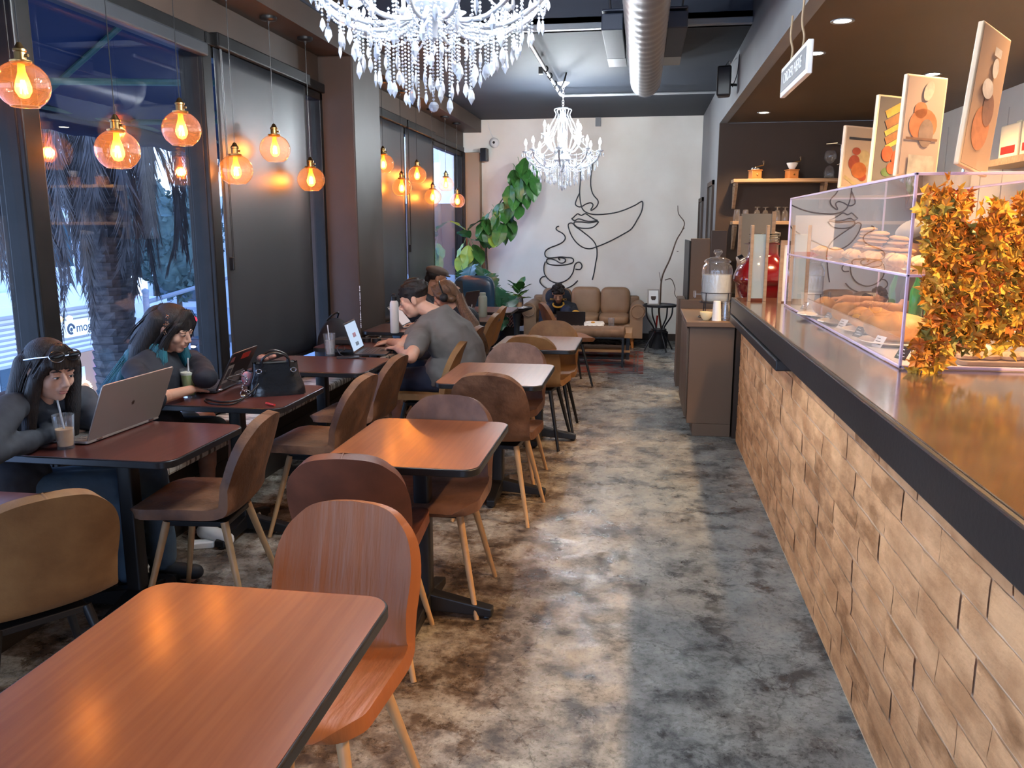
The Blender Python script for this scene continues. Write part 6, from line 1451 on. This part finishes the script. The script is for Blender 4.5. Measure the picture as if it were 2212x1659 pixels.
car(420, 728, -19.6, PI*.5, ('silver',(.45,.50,.55)), 'silver van-like car behind the dark one', 1.9)
car(300, 752, -22.5, PI*.5, ('grey',(.25,.28,.32)), 'grey car far off behind the blue-haired woman')
# ---------------------------------------------------------------- people
def V(*a): return Vector(a)
def loft(mb, cen, side, wid, dep, n=24):
    cen = [Vector(c) for c in cen]; vs = []; k = len(cen)
    for i, c in enumerate(cen):
        t = (cen[min(i+1,k-1)]-cen[max(i-1,0)]).normalized(); s = (side-t*side.dot(t)).normalized(); f = t.cross(s)
        for j in range(n):
            a = 2*PI*j/n; q = lambda v, p: math.copysign(abs(v)**p, v)
            vs.append(c+s*wid[i]*q(math.cos(a), .85)+f*dep[i]*q(math.sin(a), .9))
    fs = [(i*n+j, i*n+(j+1)%n, (i+1)*n+(j+1)%n, (i+1)*n+j) for i in range(k-1) for j in range(n)]
    fs += [tuple(range(n-1,-1,-1)), tuple((k-1)*n+j for j in range(n))]
    mb.add(vs, fs)
def frame(f, up=V(0,0,1)):
    f = Vector(f).normalized(); x = f.cross(up).normalized(); z = x.cross(f); return Matrix((x, f, z)).transposed()
def head(mb, c, R, s=1.0, fem=False, lookdown=True):
    E_ = lambda p, r: mb.ell(c+R@(V(*p)*s), tuple(q*s for q in r), 24, 16, R)
    E_((0,-.012,.032),(.073,.092,.082)); E_((0,.026,-.030),(.058,.058,.078)); E_((0,.056,-.082),(.026 if fem else .031,.024,.022)); E_((0,.02,-.065),(.045,.05,.04))
    for q in (-1,1):
        E_((q*.034,.052,-.024),(.027,.026,.030)); E_((q*.030,.072,.020),(.022,.013,.007)); E_((q*.0305,.0705,.004),(.017,.0155,.0105)); E_((q*.075,-.004,-.004),(.009,.018,.030)); E_((q*.080,-.010,.008),(.006,.014,.018))
        E_((q*.0105,.094,-.030),(.0085,.009,.007))
    K = lambda a, b, ra, rb: mb.cap(c+R@(V(*a)*s), c+R@(V(*b)*s), ra*s, rb*s)
    K((0,.080,.014),(0,.103,-.024),.0075,.0105); E_((0,.080,-.048),(.024,.014,.016)); E_((0,.084,-.0535),(.019,.0085,.0052)); E_((0,.083,-.063),(.017,.0085,.006))
def features(t, c, R, s, browm, lipm, eye_open=.5, beard=None):
    L = lambda p: c+R@(V(*p)*s)
    for q in (-1,1):
        m = MB(); m.ell(L((q*.0305,.0762,.003)), (.0115*s,.0115*s,.0058*s*eye_open+.0022), 14, 10, R); ey = m.build('eye', m_white, t, smooth=80)
        m = MB(); m.ell(L((q*.029,.0858,.002)), (.0058*s,.003*s,.0050*s*eye_open+.002), 12, 8, R); m.build('iris', m_black, ey, smooth=80)
        m = MB(); m.ring([L((q*.018,.0865,.0075-.004*(1-eye_open))), L((q*.030,.0885,.0100-.006*(1-eye_open))), L((q*.045,.0800,.0065-.006*(1-eye_open)))], [.0010,.0019,.0008], 6); m.build('lashes', m_black, ey, smooth=80)
        m = MB(); m.ring(spline([L((q*.013,.0850,.024)), L((q*.028,.0865,.030)), L((q*.048,.0735,.024))],5), [.0012+.0016*math.sin(PI*min(1,i/10+.1)) for i in range(11)], 6)
        m.build('eyebrow', browm, t, smooth=80)
    m = MB(); m.ell(L((0,.0850,-.0530)), (.0195*s,.0085*s,.0040*s), 18, 10, R); m.ell(L((0,.0840,-.0618)), (.0165*s,.0088*s,.0052*s), 18, 10, R); m.build('lips', lipm, t, smooth=80)
def hand(mb, w, d, pn, side, s=1.0, curl=.35, spread=1.0):
    "w wrist, d towards the fingers, pn where the palm faces, side +1/-1: where the thumb lies along d x pn"
    d = Vector(d).normalized(); pn = (Vector(pn)-d*Vector(pn).dot(d)).normalized(); lat = d.cross(pn)*side
    for i, (o, L) in enumerate(((.030,.066),(.010,.074),(-.010,.069),(-.029,.054))):
        k = w+d*.082*s*(1-.05*abs(i-1.2))+lat*o*s*spread*.95; mb.cap(w+lat*o*.45*s, k, .0135*s, .0098*s, 10, 3)
        p = k; a = curl*(.6+.12*i); dd = d
        for seg, fr in enumerate((.44,.31,.25)):
            dd = (d*math.cos(a)+pn*math.sin(a)+lat*(o*1.6)*spread).normalized(); q = p+dd*L*fr*s; mb.cap(p, q, (.0092-.0011*seg)*s, (.0084-.0011*seg)*s, 10, 3); p = q; a += curl*1.2
    b = w+d*.018*s+lat*.022*s; k = b+(d*.62+lat*.72+pn*.25).normalized()*.042*s; mb.cap(b, k, .0155*s, .0115*s, 10, 3)
    q = k+(d*.85+lat*.45+pn*.3).normalized()*.030*s; mb.cap(k, q, .0105*s, .0095*s, 10, 3); mb.cap(q, q+(d*.95+lat*.2+pn*.35).normalized()*.024*s, .0093*s, .0075*s, 10, 3)
def limb(mb, pts, rads, sub=3):
    P = [Vector(p) for p in pts]
    for i in range(len(P)-1): mb.cap(P[i], P[i+1], rads[i], rads[i+1], 16, 5)
def crumple(o, amp, fr, seed=0, st=(1,1,1)):
    me = o.data; 
    for v in me.vertices:
        n = noise.noise(Vector((v.co.x*fr*st[0]+seed, v.co.y*fr*st[1], v.co.z*fr*st[2])))+.5*noise.noise(Vector((v.co.x*fr*2.3, v.co.y*fr*2.3+seed, v.co.z*fr*2.3)))
        v.co += v.normal*amp*n
def person(label, loc, J, hf, skin, shirt=None, pants=None, shoes=None, s=1.0, fem=False, voxel=.006, sleeve='long', legs=.93, heavy=1.0, grp=None, hands=None, socks=None, hs=1.0):
    "J: world joints; parts are built in world space and parented to the Empty at the origin of the place"
    t = thing('person', label, 'person', loc); O = Vector(loc)
    J = {k: (Vector(v) if k == 'bulge' else Vector(v)-O) for k, v in J.items()}
    b = MB(); P, Cc, N, H_ = J['pelvis'], J['chest'], J['neck'], J['head']; SL, SR = J['shL'], J['shR']; side = (SR-SL).normalized()
    R = frame(hf)
    wP, wW, wC, wS = ((.155,.120,.145,.135) if fem else (.155,.145,.170,.160)); dP, dW, dC, dS = ((.12,.095,.110,.06) if fem else (.125,.115,.125,.065))
    cen = spline([P-(Cc-P).normalized()*.06, P, P.lerp(Cc,.5)+J.get('bulge', V(0,0,0)), Cc, N-(N-Cc)*.22, N+(N-Cc).normalized()*.02], 4)
    def interp(vals, i, n): u = i/(n-1)*(len(vals)-1); k = min(int(u), len(vals)-2); return vals[k]*(1-(u-k))+vals[k+1]*(u-k)
    n = len(cen); wid = [interp([wP*.8,wP,wW,wC,wS*.85,.05], i, n)*s*heavy for i in range(n)]; dep = [interp([dP*.8,dP,dW,dC,dS,.045], i, n)*s*heavy for i in range(n)]
    loft(b, cen, side, [w-.014 for w in wid], [d-.014 for d in dep])
    b.cap(N-(N-Cc).normalized()*.03, H_+R@(V(0,-.03,-.06)*hs), .053*s, .050*s); head(b, H_, R, hs, fem)
    arms = {}
    for k in 'LR':
        Sh, E1, W1 = J['sh'+k], J['el'+k], J['wr'+k]; limb(b, [Sh.lerp(N,.35), Sh, E1, W1], [.05*s,.050*s,.038*s,.0245*s]); b.cap(E1, E1.lerp(W1,.35), .038*s, .037*s)
        if hands and k in hands: hd = hands[k]; hand(b, W1, hd[0], hd[1], hd[2], s*hd[3], hd[4])
        if 'kn'+k in J:
            hp = P+(SR-SL).normalized()*(.085 if k == 'R' else -.085)*s; Kn, An = J['kn'+k], J['an'+k]; limb(b, [hp, Kn, An], [.078*s,.054*s,.036*s]); b.cap(Kn.lerp(An,.12), Kn.lerp(An,.45), .050*s, .052*s)
            fd = J.get('ft'+k, None); fd = (fd-An) if fd else V(.1,0,-.05); b.cap(An+V(0,0,-.03), An+fd.normalized()*.13+V(0,0,-.035), .034*s, .028*s)
    remesh(b, 'body', skin, t, voxel, 3)
    if shirt:
        m = MB(); loft(m, cen, side, [max(w+(.034 if i < 8 else .016), .072*s) for i, w in enumerate(wid)], [max(d+(.034 if i < 8 else .018), .068*s) for i, d in enumerate(dep)])
        for k in 'LR':
            Sh, E1, W1 = J['sh'+k], J['el'+k], J['wr'+k]
            if sleeve == 'long': limb(m, [Sh.lerp(N,.45), Sh, E1, E1.lerp(W1,.93)], [.060*s,.064*s,.054*s,.038*s])
            elif sleeve == 'mid': limb(m, [Sh.lerp(N,.45), Sh, E1.lerp(W1,.08)], [.060*s,.064*s,.064*s])
            else: limb(m, [Sh.lerp(N,.45), Sh, Sh.lerp(E1,.62)], [.062*s*heavy**.5,.068*s*heavy**.5,.066*s*heavy**.5])
        o = remesh(m, 'shirt', shirt, t, .009, 7); crumple(o, .010, 10, 3, (1,1,.5))
    if pants:
        m = MB(); loft(m, cen[:7], side, [w+.018 for w in wid[:7]], [d+.020 for d in dep[:7]])
        for k in 'LR':
            if 'kn'+k not in J: continue
            hp = P+(SR-SL).normalized()*(.085 if k == 'R' else -.085)*s; Kn, An = J['kn'+k], J['an'+k]
            if legs <= .5: limb(m, [hp, hp.lerp(Kn, legs*2)], [.098*s,.086*s])
            else: limb(m, [hp, Kn, Kn.lerp(An, (legs-.5)*2)], [.096*s,.076*s,.070*s])
        o = remesh(m, 'trousers', pants, t, .011, 6); crumple(o, .006, 10, 9)
    if shoes:
        for k in 'LR':
            if 'an'+k not in J: continue
            An = J['an'+k]; fd = J.get('ft'+k, An+V(.12,0,0))-An; fd.z = 0; fd.normalize(); m = MB(); z0 = An.z
            m.cap(An+V(0,0,-.035)-fd*.02, An+fd*.15+V(0,0,-.045), .045, .036); m.cap(An, An+V(0,0,-.03), .045, .045); remesh(m, 'shoe', shoes, t, .010, 3)
    return t, J, R, O
def strands(t, name, mt, paths, count, rad, jit, seed=0):
    r = random.Random(seed); m = MB()
    for k in range(count):
        P = paths[k % len(paths)]; o = V(r.uniform(-1,1), r.uniform(-1,1), r.uniform(-.3,.3))*jit; o2 = V(r.uniform(-1,1), r.uniform(-1,1), 0)*jit*.8
        Q = spline([Vector(p)+o+o2*(i/len(P)) for i, p in enumerate(P)], 5); m.ring(Q, [rad*(1-.8*(i/len(Q))**2) for i in range(len(Q))], 5, caps=False)
    return m.build(name, mt, t, smooth=80)
m_lip = mat('soft_pink_lips', (.42,.13,.11), .4); m_lipb = mat('natural_lips', (.30,.13,.09), .45)
def haircap(m, c, R, s=1.0, k=(.082,.100,.090), off=(0,-.020,.040)): m.ell(c+R@(V(*off)*s), tuple(q*s for q in k), 26, 18, R)
# --- woman with the big tan laptop
T0 = (-2.42, 2.85, 0)
J = dict(pelvis=V(-2.46,2.80,.555), chest=V(-2.50,2.86,.84), neck=at(98,868,y=2.90), head=at(108,802,y=2.86), shR=at(22,880,y=2.72), shL=at(180,862,y=3.08),
 elR=at(-40,985,z=.815), wrR=at(128,930,z=.79), elL=at(212,905,z=.82), wrL=at(108,908,z=.80), knR=V(-2.16,3.06,.53), knL=V(-2.12,3.22,.53), anR=V(-2.20,3.14,.09), anL=V(-2.14,3.28,.09), ftR=V(-2.05,3.18,.05), ftL=V(-2.0,3.30,.05))
J['wrL'] = J['wrL']
t, J, R, O = person('dark-haired person in a charcoal top and blue jeans leaning over the big tan laptop', T0, J, (.92,-.30,-.22), m_skin, m_charcoal, m_denim, m_blackmatte, .94, True, .0045, 'long', .97,
 hands={'R': (at(190,908,z=.785)-at(128,930,z=.79), (0,0,-1), -1, .95, .25), 'L': (at(52,922,z=.79)-at(108,908,z=.80), (.1,-.1,-1), 1, .95, .4)})
h = J['head']; features(t, h, R, 1.0, m_hair, m_lip, .55)
L = lambda *p: h+R@V(*p)
m = MB(); haircap(m, h, R)
for q in (-1,1):
    m.cap(L(q*.012,.050,.106), L(q*.060,.062,.052), .022, .018); m.cap(L(q*.060,.062,.052), L(q*.079,.035,-.01), .020, .020); m.cap(L(q*.079,.032,-.01), L(q*.090,.020,-.12), .026, .030); m.cap(L(q*.090,.020,-.12), h+R@V(q*.095,.02,-.12)+V(-.02,0,-.15), .032, .022)
    m.cap(L(q*.06,-.06,.02), L(q*.085,-.07,-.14), .045, .045); m.cap(L(q*.085,-.07,-.14), L(q*.085,-.07,-.14)+V(-.03,q*-.02,-.13), .045, .025)
m.cap(L(0,-.085,.0), L(0,-.11,-.18), .065, .06)
for k in range(7): m.cap(L(-.045+.015*k,.076,.085), L(-.055+.018*k,.093,.045-.006*(k%3)), .011, .006)
remesh(m, 'hair', m_hairbrownd, t, .006, 3)
paths = []
for q in (-1,1):
    for a in range(5): paths.append([L(q*.01,.055-.03*a,.122-.004*a), L(q*.062,.062-.032*a,.066), L(q*.092,.040-.03*a,-.02), L(q*.104,.028-.03*a,-.13), L(q*.104,.028-.03*a,-.13)+V(-.02,0,-.13)])
strands(t, 'hair_strands', m_hairbrownd, paths, 150, .0022, .010, 2)
# sunglasses pushed up
g = thing('sunglasses', 'black sunglasses with silver trim pushed up on the dark hair', 'sunglasses', h+O)
G = lambda *p: R@V(*p)
for q in (-1,1):
    m = MB(); m.ell(G(q*.034,.083,.090), (.030,.008,.022), 20, 10, R @ Matrix.Rotation(-.75,3,'X')); m.build('lens', m_black_leather, g, smooth=60)
    m = MB(); P = [G(q*.034+.031*math.cos(a), .083+.5*.023*math.sin(a)*-1*.9, .090+.023*math.sin(a)*.8) for a in [2*PI*i/20 for i in range(20)]]; m.ring(P, .0022, 6, closed=True); m.ring([G(q*.064,.078,.092), G(q*.088,.03,.075), G(q*.088,-.03,.05)], .003, 6); m.build('rim_and_temple', m_black if q < 0 else m_chrome, g, smooth=60)
m = MB(); m.ring([G(-.008,.092,.094),G(.008,.092,.094)], .003, 6); m.build('bridge', m_chrome, g)
# --- woman with blue-ended hair
T0 = (-2.40, 3.85, 0)
J = dict(pelvis=V(-2.44,3.72,.56), chest=V(-2.42,3.80,.86), neck=at(352,768,y=3.88), head=at(374,712,y=3.86), shR=at(290,800,y=3.66), shL=at(418,778,y=4.08),
 elR=at(322,866,z=.80), wrR=at(412,842,z=.80), elL=at(447,815,z=.86), wrL=at(425,828,z=.80), knR=at(448,905,z=.53), knL=V(-2.14,4.06,.53), anR=at(448,1135,z=.09), anL=V(-2.20,4.10,.09))
J['ftR'] = J['anR']+V(.12,-.05,0); J['ftL'] = J['anL']+V(.12,-.05,0)
t, J, R, O = person('person with black and teal hair in a black top typing on the stickered laptop', T0, J, (.95,-.06,-.34), m_skin, m_blacktee, mat('olive_skirt_cloth', (.05,.045,.035), .8), m_white, .94, True, .0045, 'mid', .34,
 hands={'R': (at(445,825,z=.79)-at(412,842,z=.80), (0,0,-1), -1, .95, .3), 'L': (at(450,822,z=.79)-at(425,828,z=.80), (0,0,-1), 1, .95, .3)})
m = MB()
for k in 'R': m.cyl(J['an'+k]+V(0,0,.10), J['an'+k]+V(0,0,.0), .043, .040); m.build('sock', m_white, t, smooth=60)
h = J['head']; features(t, h, R, 1.0, m_hair, m_lip, .25)
m = MB(); haircap(m, h, R, 1.0, (.084,.104,.092))
for q in (-1,1):
    m.cap(L(q*.010,.052,.108), L(q*.058,.062,.050), .022, .016); m.cap(L(q*.062,.055,.052), L(q*.080,.030,-.02), .018, .020); m.cap(L(q*.080,.028,-.02), L(q*.088,.020,-.10), .022, .026)
    m.cap(L(q*.06,-.06,.03), L(q*.085,-.085,-.12), .055, .06); m.cap(L(q*.085,-.085,-.12), L(q*.085,-.085,-.12)+V(-.05,-.01,-.12), .06, .045)
m.cap(L(0,-.085,.02), L(0,-.12,-.12), .080, .085); m.cap(L(0,-.12,-.12), L(0,-.12,-.12)+V(-.06,-.02,-.14), .085, .07)
remesh(m, 'hair', m_hair, t, .006, 3)
paths = []
for q in (-1,1):
    for a in range(6): paths.append([L(q*.008,.055-.03*a,.126-.004*a), L(q*.062,.062-.032*a,.066), L(q*.094,.040-.036*a,-.02), L(q*.112,.020-.040*a,-.12)])
strands(t, 'hair_strands', m_hair, paths, 140, .0022, .010, 5)
# teal lengths
m = MB()
for q in (-1,1):
    for a in range(3):
        p0 = L(q*.088,.020-.03*a,-.09); p1 = p0+V(.01,-.01*q,-.09); p2 = p1+V(.015,.0,-.09)+V(0,.01*a,0); m.cap(p0, p1, .026, .022); m.cap(p1, p2, .022, .010)
for a in range(5):
    p0 = L(-.09+.045*a,-.13,-.18); p1 = p0+V(-.05,-.06+.01*a,-.11); p2 = p1+V(-.05,-.03,-.09); m.cap(p0, p1, .040, .030); m.cap(p1, p2, .030, .010)
remesh(m, 'hair_ends', m_hairteal, t, .007, 3)
paths = [[L(q*.09,.02-.03*a,-.08), L(q*.10,.02-.03*a,-.08)+V(.01,-.015*q,-.09), L(q*.10,.02-.03*a,-.08)+V(.03,-.02*q,-.19)] for q in (-1,1) for a in range(3)]+[[L(-.10+.05*a,-.14,-.16), L(-.10+.05*a,-.14,-.16)+V(-.06,-.07,-.11), L(-.10+.05*a,-.14,-.16)+V(-.12,-.10,-.20)] for a in range(5)]
strands(t, 'hair_end_strands', m_hairteal, paths, 110, .0024, .018, 6)
m_gold = mat('rose_gold', (.80,.48,.30), .2, metal=1)
for k, (a, b) in enumerate(((.055,.078),(.045,.052),(.050,.026),(.040,.006))):
    m = MB(); c_ = L(.088+.002*k, .012+.006*(k%2), a+.01*0+(.03-.022*k)+.0); Rq = R
    P = [c_+R@V(.004,(.012 if i % 2 == 0 else .005)*math.cos(PI*i/5),(.012 if i % 2 == 0 else .005)*math.sin(PI*i/5)) for i in range(10)]; m.ring(P, .0022, 6, closed=True); m.build('hair_clip', m_gold, t)
# --- man in grey t-shirt
T0 = (-1.45, 5.6, 0)
J = dict(pelvis=V(-1.33,5.58,.58), chest=V(-1.33,5.60,.86), bulge=V(.11,0,-.02), neck=at(945,672,y=5.60), head=at(893,648,y=5.60), shL=at(908,722,y=5.40), shR=at(938,692,y=5.84),
 elL=at(888,772,z=.80), wrL=at(858,752,z=.79), elR=at(868,745,z=.80), wrR=at(842,738,z=.79), knL=V(-1.80,5.42,.55), knR=V(-1.80,5.80,.55), anL=V(-1.74,5.42,.09), anR=V(-1.76,5.80,.09), ftL=V(-1.9,5.42,.05), ftR=V(-1.9,5.8,.05))
t, J, R, O = person('black-haired person in a grey t-shirt and navy shorts hunched over the lit laptop', T0, J, (-.88,-.22,-.36), m_skin, m_greytee, m_navycloth, m_blackmatte, 1.05, False, .006, 'short', .42, 1.18,
 hands={'L': (at(818,748,z=.775)-at(858,752,z=.79), (0,0,-1), -1, 1.0, .45), 'R': (at(815,738,z=.775)-at(842,738,z=.79), (0,0,-1), 1, 1.0, .45)}, hs=1.06)
h = J['head']; features(t, h, R, 1.06, m_hair, m_lipb, .3)
m = MB(); haircap(m, h, R, 1.06, (.083,.098,.078), (0,-.024,.052)); r = random.Random(3)
for k in range(60):
    a = r.uniform(0,2*PI); u = r.uniform(.05,1); d = V(math.cos(a)*math.sqrt(1-u*u), math.sin(a)*math.sqrt(1-u*u)-.2, u); p = L(*(V(0,-.015,.045)+V(d.x*.085,d.y*.10,d.z*.090))); m.cap(p, p+R@V(d.x*.01,.022,d.z*.012), .014, .005, 8, 3)
for q in (-1,1): m.cap(L(q*.074,.012,.03), L(q*.072,.014,-.01), .012, .006)
remesh(m, 'hair', m_hair, t, .006, 2)
# --- woman with headphones
T0 = (-1.50, 6.62, 0)
J = dict(pelvis=V(-1.42,6.62,.57), chest=V(-1.44,6.64,.86), neck=at(982,672,y=6.62), head=at(961,640,y=6.60), shL=at(975,698,y=6.46), shR=at(985,690,y=6.80),
 elL=at(930,728,z=.80), wrL=at(895,722,z=.79), elR=V(-1.72,6.86,.80), wrR=V(-1.92,6.90,.79), knL=V(-1.80,6.5,.54), knR=V(-1.80,6.75,.54), anL=V(-1.74,6.5,.09), anR=V(-1.76,6.75,.09), ftL=V(-1.9,6.5,.05), ftR=V(-1.9,6.75,.05))
t, J, R, O = person('long-haired person in black with a ponytail and black headphones, facing the windows', T0, J, (-.90,-.10,-.40), m_skin, m_blacktee, m_blacktee, m_blackmatte, .94, True, .0065, 'long', .95,
 hands={'L': (V(-.1,0,-.01), (0,0,-1), -1, .9, .4), 'R': (V(-.1,0,-.01), (0,0,-1), 1, .9, .4)}, hs=1.0)
h = J['head']; features(t, h, R, 1.0, m_hairbrown, m_lip, .3)
m = MB(); haircap(m, h, R, 1.0, (.083,.102,.090))
for q in (-1,1): m.cap(L(q*.02,.06,.10), L(q*.070,.045,.03), .018, .016); m.cap(L(q*.07,.03,.02), L(q*.06,-.05,-.04), .03, .035)
m.cap(L(0,-.08,.0), L(0,-.09,-.06), .05, .035)
PT = [L(0,-.105,-.03), h+V(.17,-.05,-.11), h+V(.25,-.09,-.22), h+V(.31,-.10,-.34), h+V(.33,-.10,-.45)]
for a, b, r0, r1 in ((0,1,.028,.046),(1,2,.046,.056),(2,3,.056,.050),(3,4,.050,.012)): m.cap(PT[a], PT[b], r0, r1)
remesh(m, 'hair', m_hairbrown, t, .007, 2); strands(t, 'hair_strands', m_hairbrown, [PT], 150, .0028, .038, 8)
strands(t, 'crown_strands', m_hairbrown, [[L(q*.02,.07-.03*a,.115), L(q*.075,.02-.03*a,.06), L(q*.06,-.07,-.02), L(0,-.10,-.03)] for q in (-1,1) for a in range(4)], 70, .0018, .008, 9)
g = thing('headphones', 'black over-ear headphones worn by the long-haired person in black', 'headphones', h+O)
m = MB(); m.ring([R@V(.098*math.cos(a),-.01,.020+.108*math.sin(a)) for a in [PI*i/20 for i in range(21)]], .009, 8, flat=.6); m.build('headband', m_black, g, smooth=60)
for q in (-1,1): m = MB(); m.cap(R@V(q*.078,-.002,-.005), R@V(q*.108,-.002,-.005), .036, .033, 20); m.build('ear_cup', m_blackmatte, g, smooth=60)
# --- man in a flat cap
T0 = (-2.25, 8.05, 0)
J = dict(pelvis=V(-2.36,8.05,.56), chest=at(922,668,y=8.05), neck=at(930,640,y=8.05), head=at(944,602,y=8.05), shR=at(912,652,y=7.86), shL=at(948,648,y=8.25),
 elR=at(945,690,y=7.86), wrR=at(975,652,y=7.92), elL=at(975,680,y=8.2), wrL=at(986,640,y=8.1), knR=V(-2.0,7.95,.54), knL=V(-2.0,8.2,.54), anR=V(-2.05,7.95,.09), anL=V(-2.05,8.2,.09), ftR=V(-1.9,7.95,.05), ftL=V(-1.9,8.2,.05))
t, J, R, O = person('person in a brown flat cap holding up a phone by the far window', T0, J, (.85,.35,-.25), m_skin2, m_blacktee, m_denim, m_blackmatte, 1.0, False, .007, 'short', .95,
 hands={'R': (V(.03,.0,.10), (.5,.5,0), 1, .95, .5), 'L': (V(.02,0,.10), (-.3,-.8,0), -1, .95, .8)}, hs=1.04)
h = J['head']; features(t, h, R, 1.04, m_hair, m_lipb, .4)
m = MB(); haircap(m, h, R, 1.0, (.080,.094,.070), (0,-.025,.030)); m.cap(L(0,-.09,-.02), L(0,-.085,-.05), .035, .028); remesh(m, 'hair', m_hair, t, .008, 2)
m = MB(); m.ell(L(0,-.015,.072), (.095,.118,.050), 24, 14, R); m.ell(L(0,.085,.052), (.065,.045,.010), 20, 10, R); remesh(m, 'flat_cap', m_capcloth, t, .007, 3)
p = J['wrL']+O+V(.035,-.02,.085); m = MB(); m.prism(rrect(-.036,.036,-.073,.073,.009,4), -.004,.004, Matrix.Rotation(1.35,4,'X')); o = m.build('phone', m_dark, smooth=40); o.location = p; o.rotation_euler = (0,0,.5); tag(o, 'dark phone held up by the person in the flat cap', 'phone')
# --- man on the sofa
T0 = (-1.15, 11.3, 0)
J = dict(pelvis=V(-1.13,11.42,.50), chest=V(-1.13,11.32,.66), neck=at(1207,652,y=11.22), head=at(1206,634,y=11.06), shR=at(1186,664,y=11.25), shL=at(1236,664,y=11.25),
 elR=at(1178,692,y=11.05), wrR=at(1196,684,y=10.86), elL=at(1246,690,y=11.02), wrL=at(1214,684,y=10.84), knR=V(-1.28,10.98,.50), knL=V(-.98,10.98,.50), anR=V(-1.28,10.92,.09), anL=V(-.98,10.92,.09), ftR=V(-1.28,10.8,.05), ftL=V(-.98,10.8,.05))
t, J, R, O = person('black-haired person on the sofa in a black ringer t-shirt looking down at a phone', T0, J, (.03,-.80,-.60), m_skin2, m_blacktee, m_navycloth, m_blackmatte, .98, False, .007, 'short', .95,
 hands={'R': (V(.05,-.07,.0), (.2,0,-.6), -1, .95, .7), 'L': (V(-.05,-.07,.0), (-.2,0,-.6), 1, .95, .7)}, hs=1.0)
h = J['head']; features(t, h, R, 1.0, m_hair, m_lipb, .3)
m = MB(); haircap(m, h, R, 1.0, (.085,.098,.084), (0,-.020,.048)); r = random.Random(5)
for k in range(55):
    a = r.uniform(0,2*PI); u = r.uniform(.1,1); d = V(math.cos(a)*math.sqrt(1-u*u), math.sin(a)*math.sqrt(1-u*u), u); p = L(*(V(0,-.012,.045)+V(d.x*.086,d.y*.098,d.z*.090))); m.cap(p, p+R@V(d.x*.015,.015,.01), .016, .007, 8, 3)
remesh(m, 'hair', m_hair, t, .007, 2)
Nk = J['neck']; m = MB(); m.ring([Nk+V(.072*math.cos(a), -.040+.062*math.sin(a)-.0, -.028+.038*math.sin(a)) for a in [2*PI*i/30 for i in range(30)]], .0125, 8, closed=True); m.build('collar_rib', m_yellow, t, smooth=60)
for k in 'LR':
    A_ = J['sh'+k].lerp(J['el'+k], .60); B_ = J['sh'+k].lerp(J['el'+k], .76); m = MB(); m.cyl(A_, B_, .074, .072, 24); m.build('sleeve_rib', m_yellow, t, smooth=60)
for k in range(7):
    x = -.075+.025*k
    if k == 3: continue
tx = text('METRONOMICS', 'shirt_print', m_yellow, .036, Matrix.Translation(J['chest']+V(.015,-.150,-.010)) @ Matrix.Rotation(PI/2-.25,4,'X'), t, .002, sx=.9)
o = MB(); o.prism(rrect(-.036,.036,-.073,.073,.009,4), -.004,.004); o = o.build('phone', m_dark, smooth=40); o.location = J['wrR'].lerp(J['wrL'],.5)+O+V(0,-.075,.008); o.rotation_euler = (.5,0,PI/2); tag(o, 'phone in the hands of the person on the sofa', 'phone')
# --- barista
T0 = (1.98, 5.3, 0)
hd_ = at(1976,520,y=5.3)
J = dict(pelvis=V(hd_.x+.05,5.35,.98), chest=V(hd_.x+.04,5.35,1.24), neck=V(hd_.x+.02,5.33,1.42), head=V(hd_.x,5.30,1.53), shR=V(hd_.x+.02,5.51,1.37), shL=V(hd_.x+.03,5.14,1.37), elR=V(hd_.x-.10,5.59,1.13), wrR=V(hd_.x-.32,5.53,1.16), elL=V(hd_.x-.10,5.08,1.13), wrL=V(hd_.x-.30,5.11,1.16),
 knR=V(hd_.x+.04,5.45,.52), knL=V(hd_.x+.04,5.25,.52), anR=V(hd_.x+.06,5.45,.09), anL=V(hd_.x+.06,5.25,.09))
for k in 'LR': J['ft'+k] = J['an'+k]+V(-.12,0,0)
t, J, R, O = person('person in a grey cap and dark apron working behind the pastry case', T0, J, (-.85,-.35,-.40), m_skin2, m_blacktee, m_blacktee, m_blackmatte, .98, True, .008, 'short', .95, hands={'R': (V(-.1,0,0), (0,0,-1), 1, .95, .5), 'L': (V(-.1,0,0), (0,0,-1), -1, .95, .5)})
h = J['head']; features(t, h, R, 1.0, m_hair, m_lipb, .4)
m = MB(); haircap(m, h, R, 1.0, (.082,.098,.07), (0,-.022,.025)); m.cap(L(0,-.09,0), L(0,-.10,-.12), .04, .03); remesh(m, 'hair', m_hair, t, .008, 2)
m = MB(); m.ell(L(0,-.01,.065), (.092,.108,.055), 24, 14, R); m.ell(L(0,.10,.045), (.06,.045,.008), 20, 10, R); remesh(m, 'cap', m_graywall, t, .008, 3)
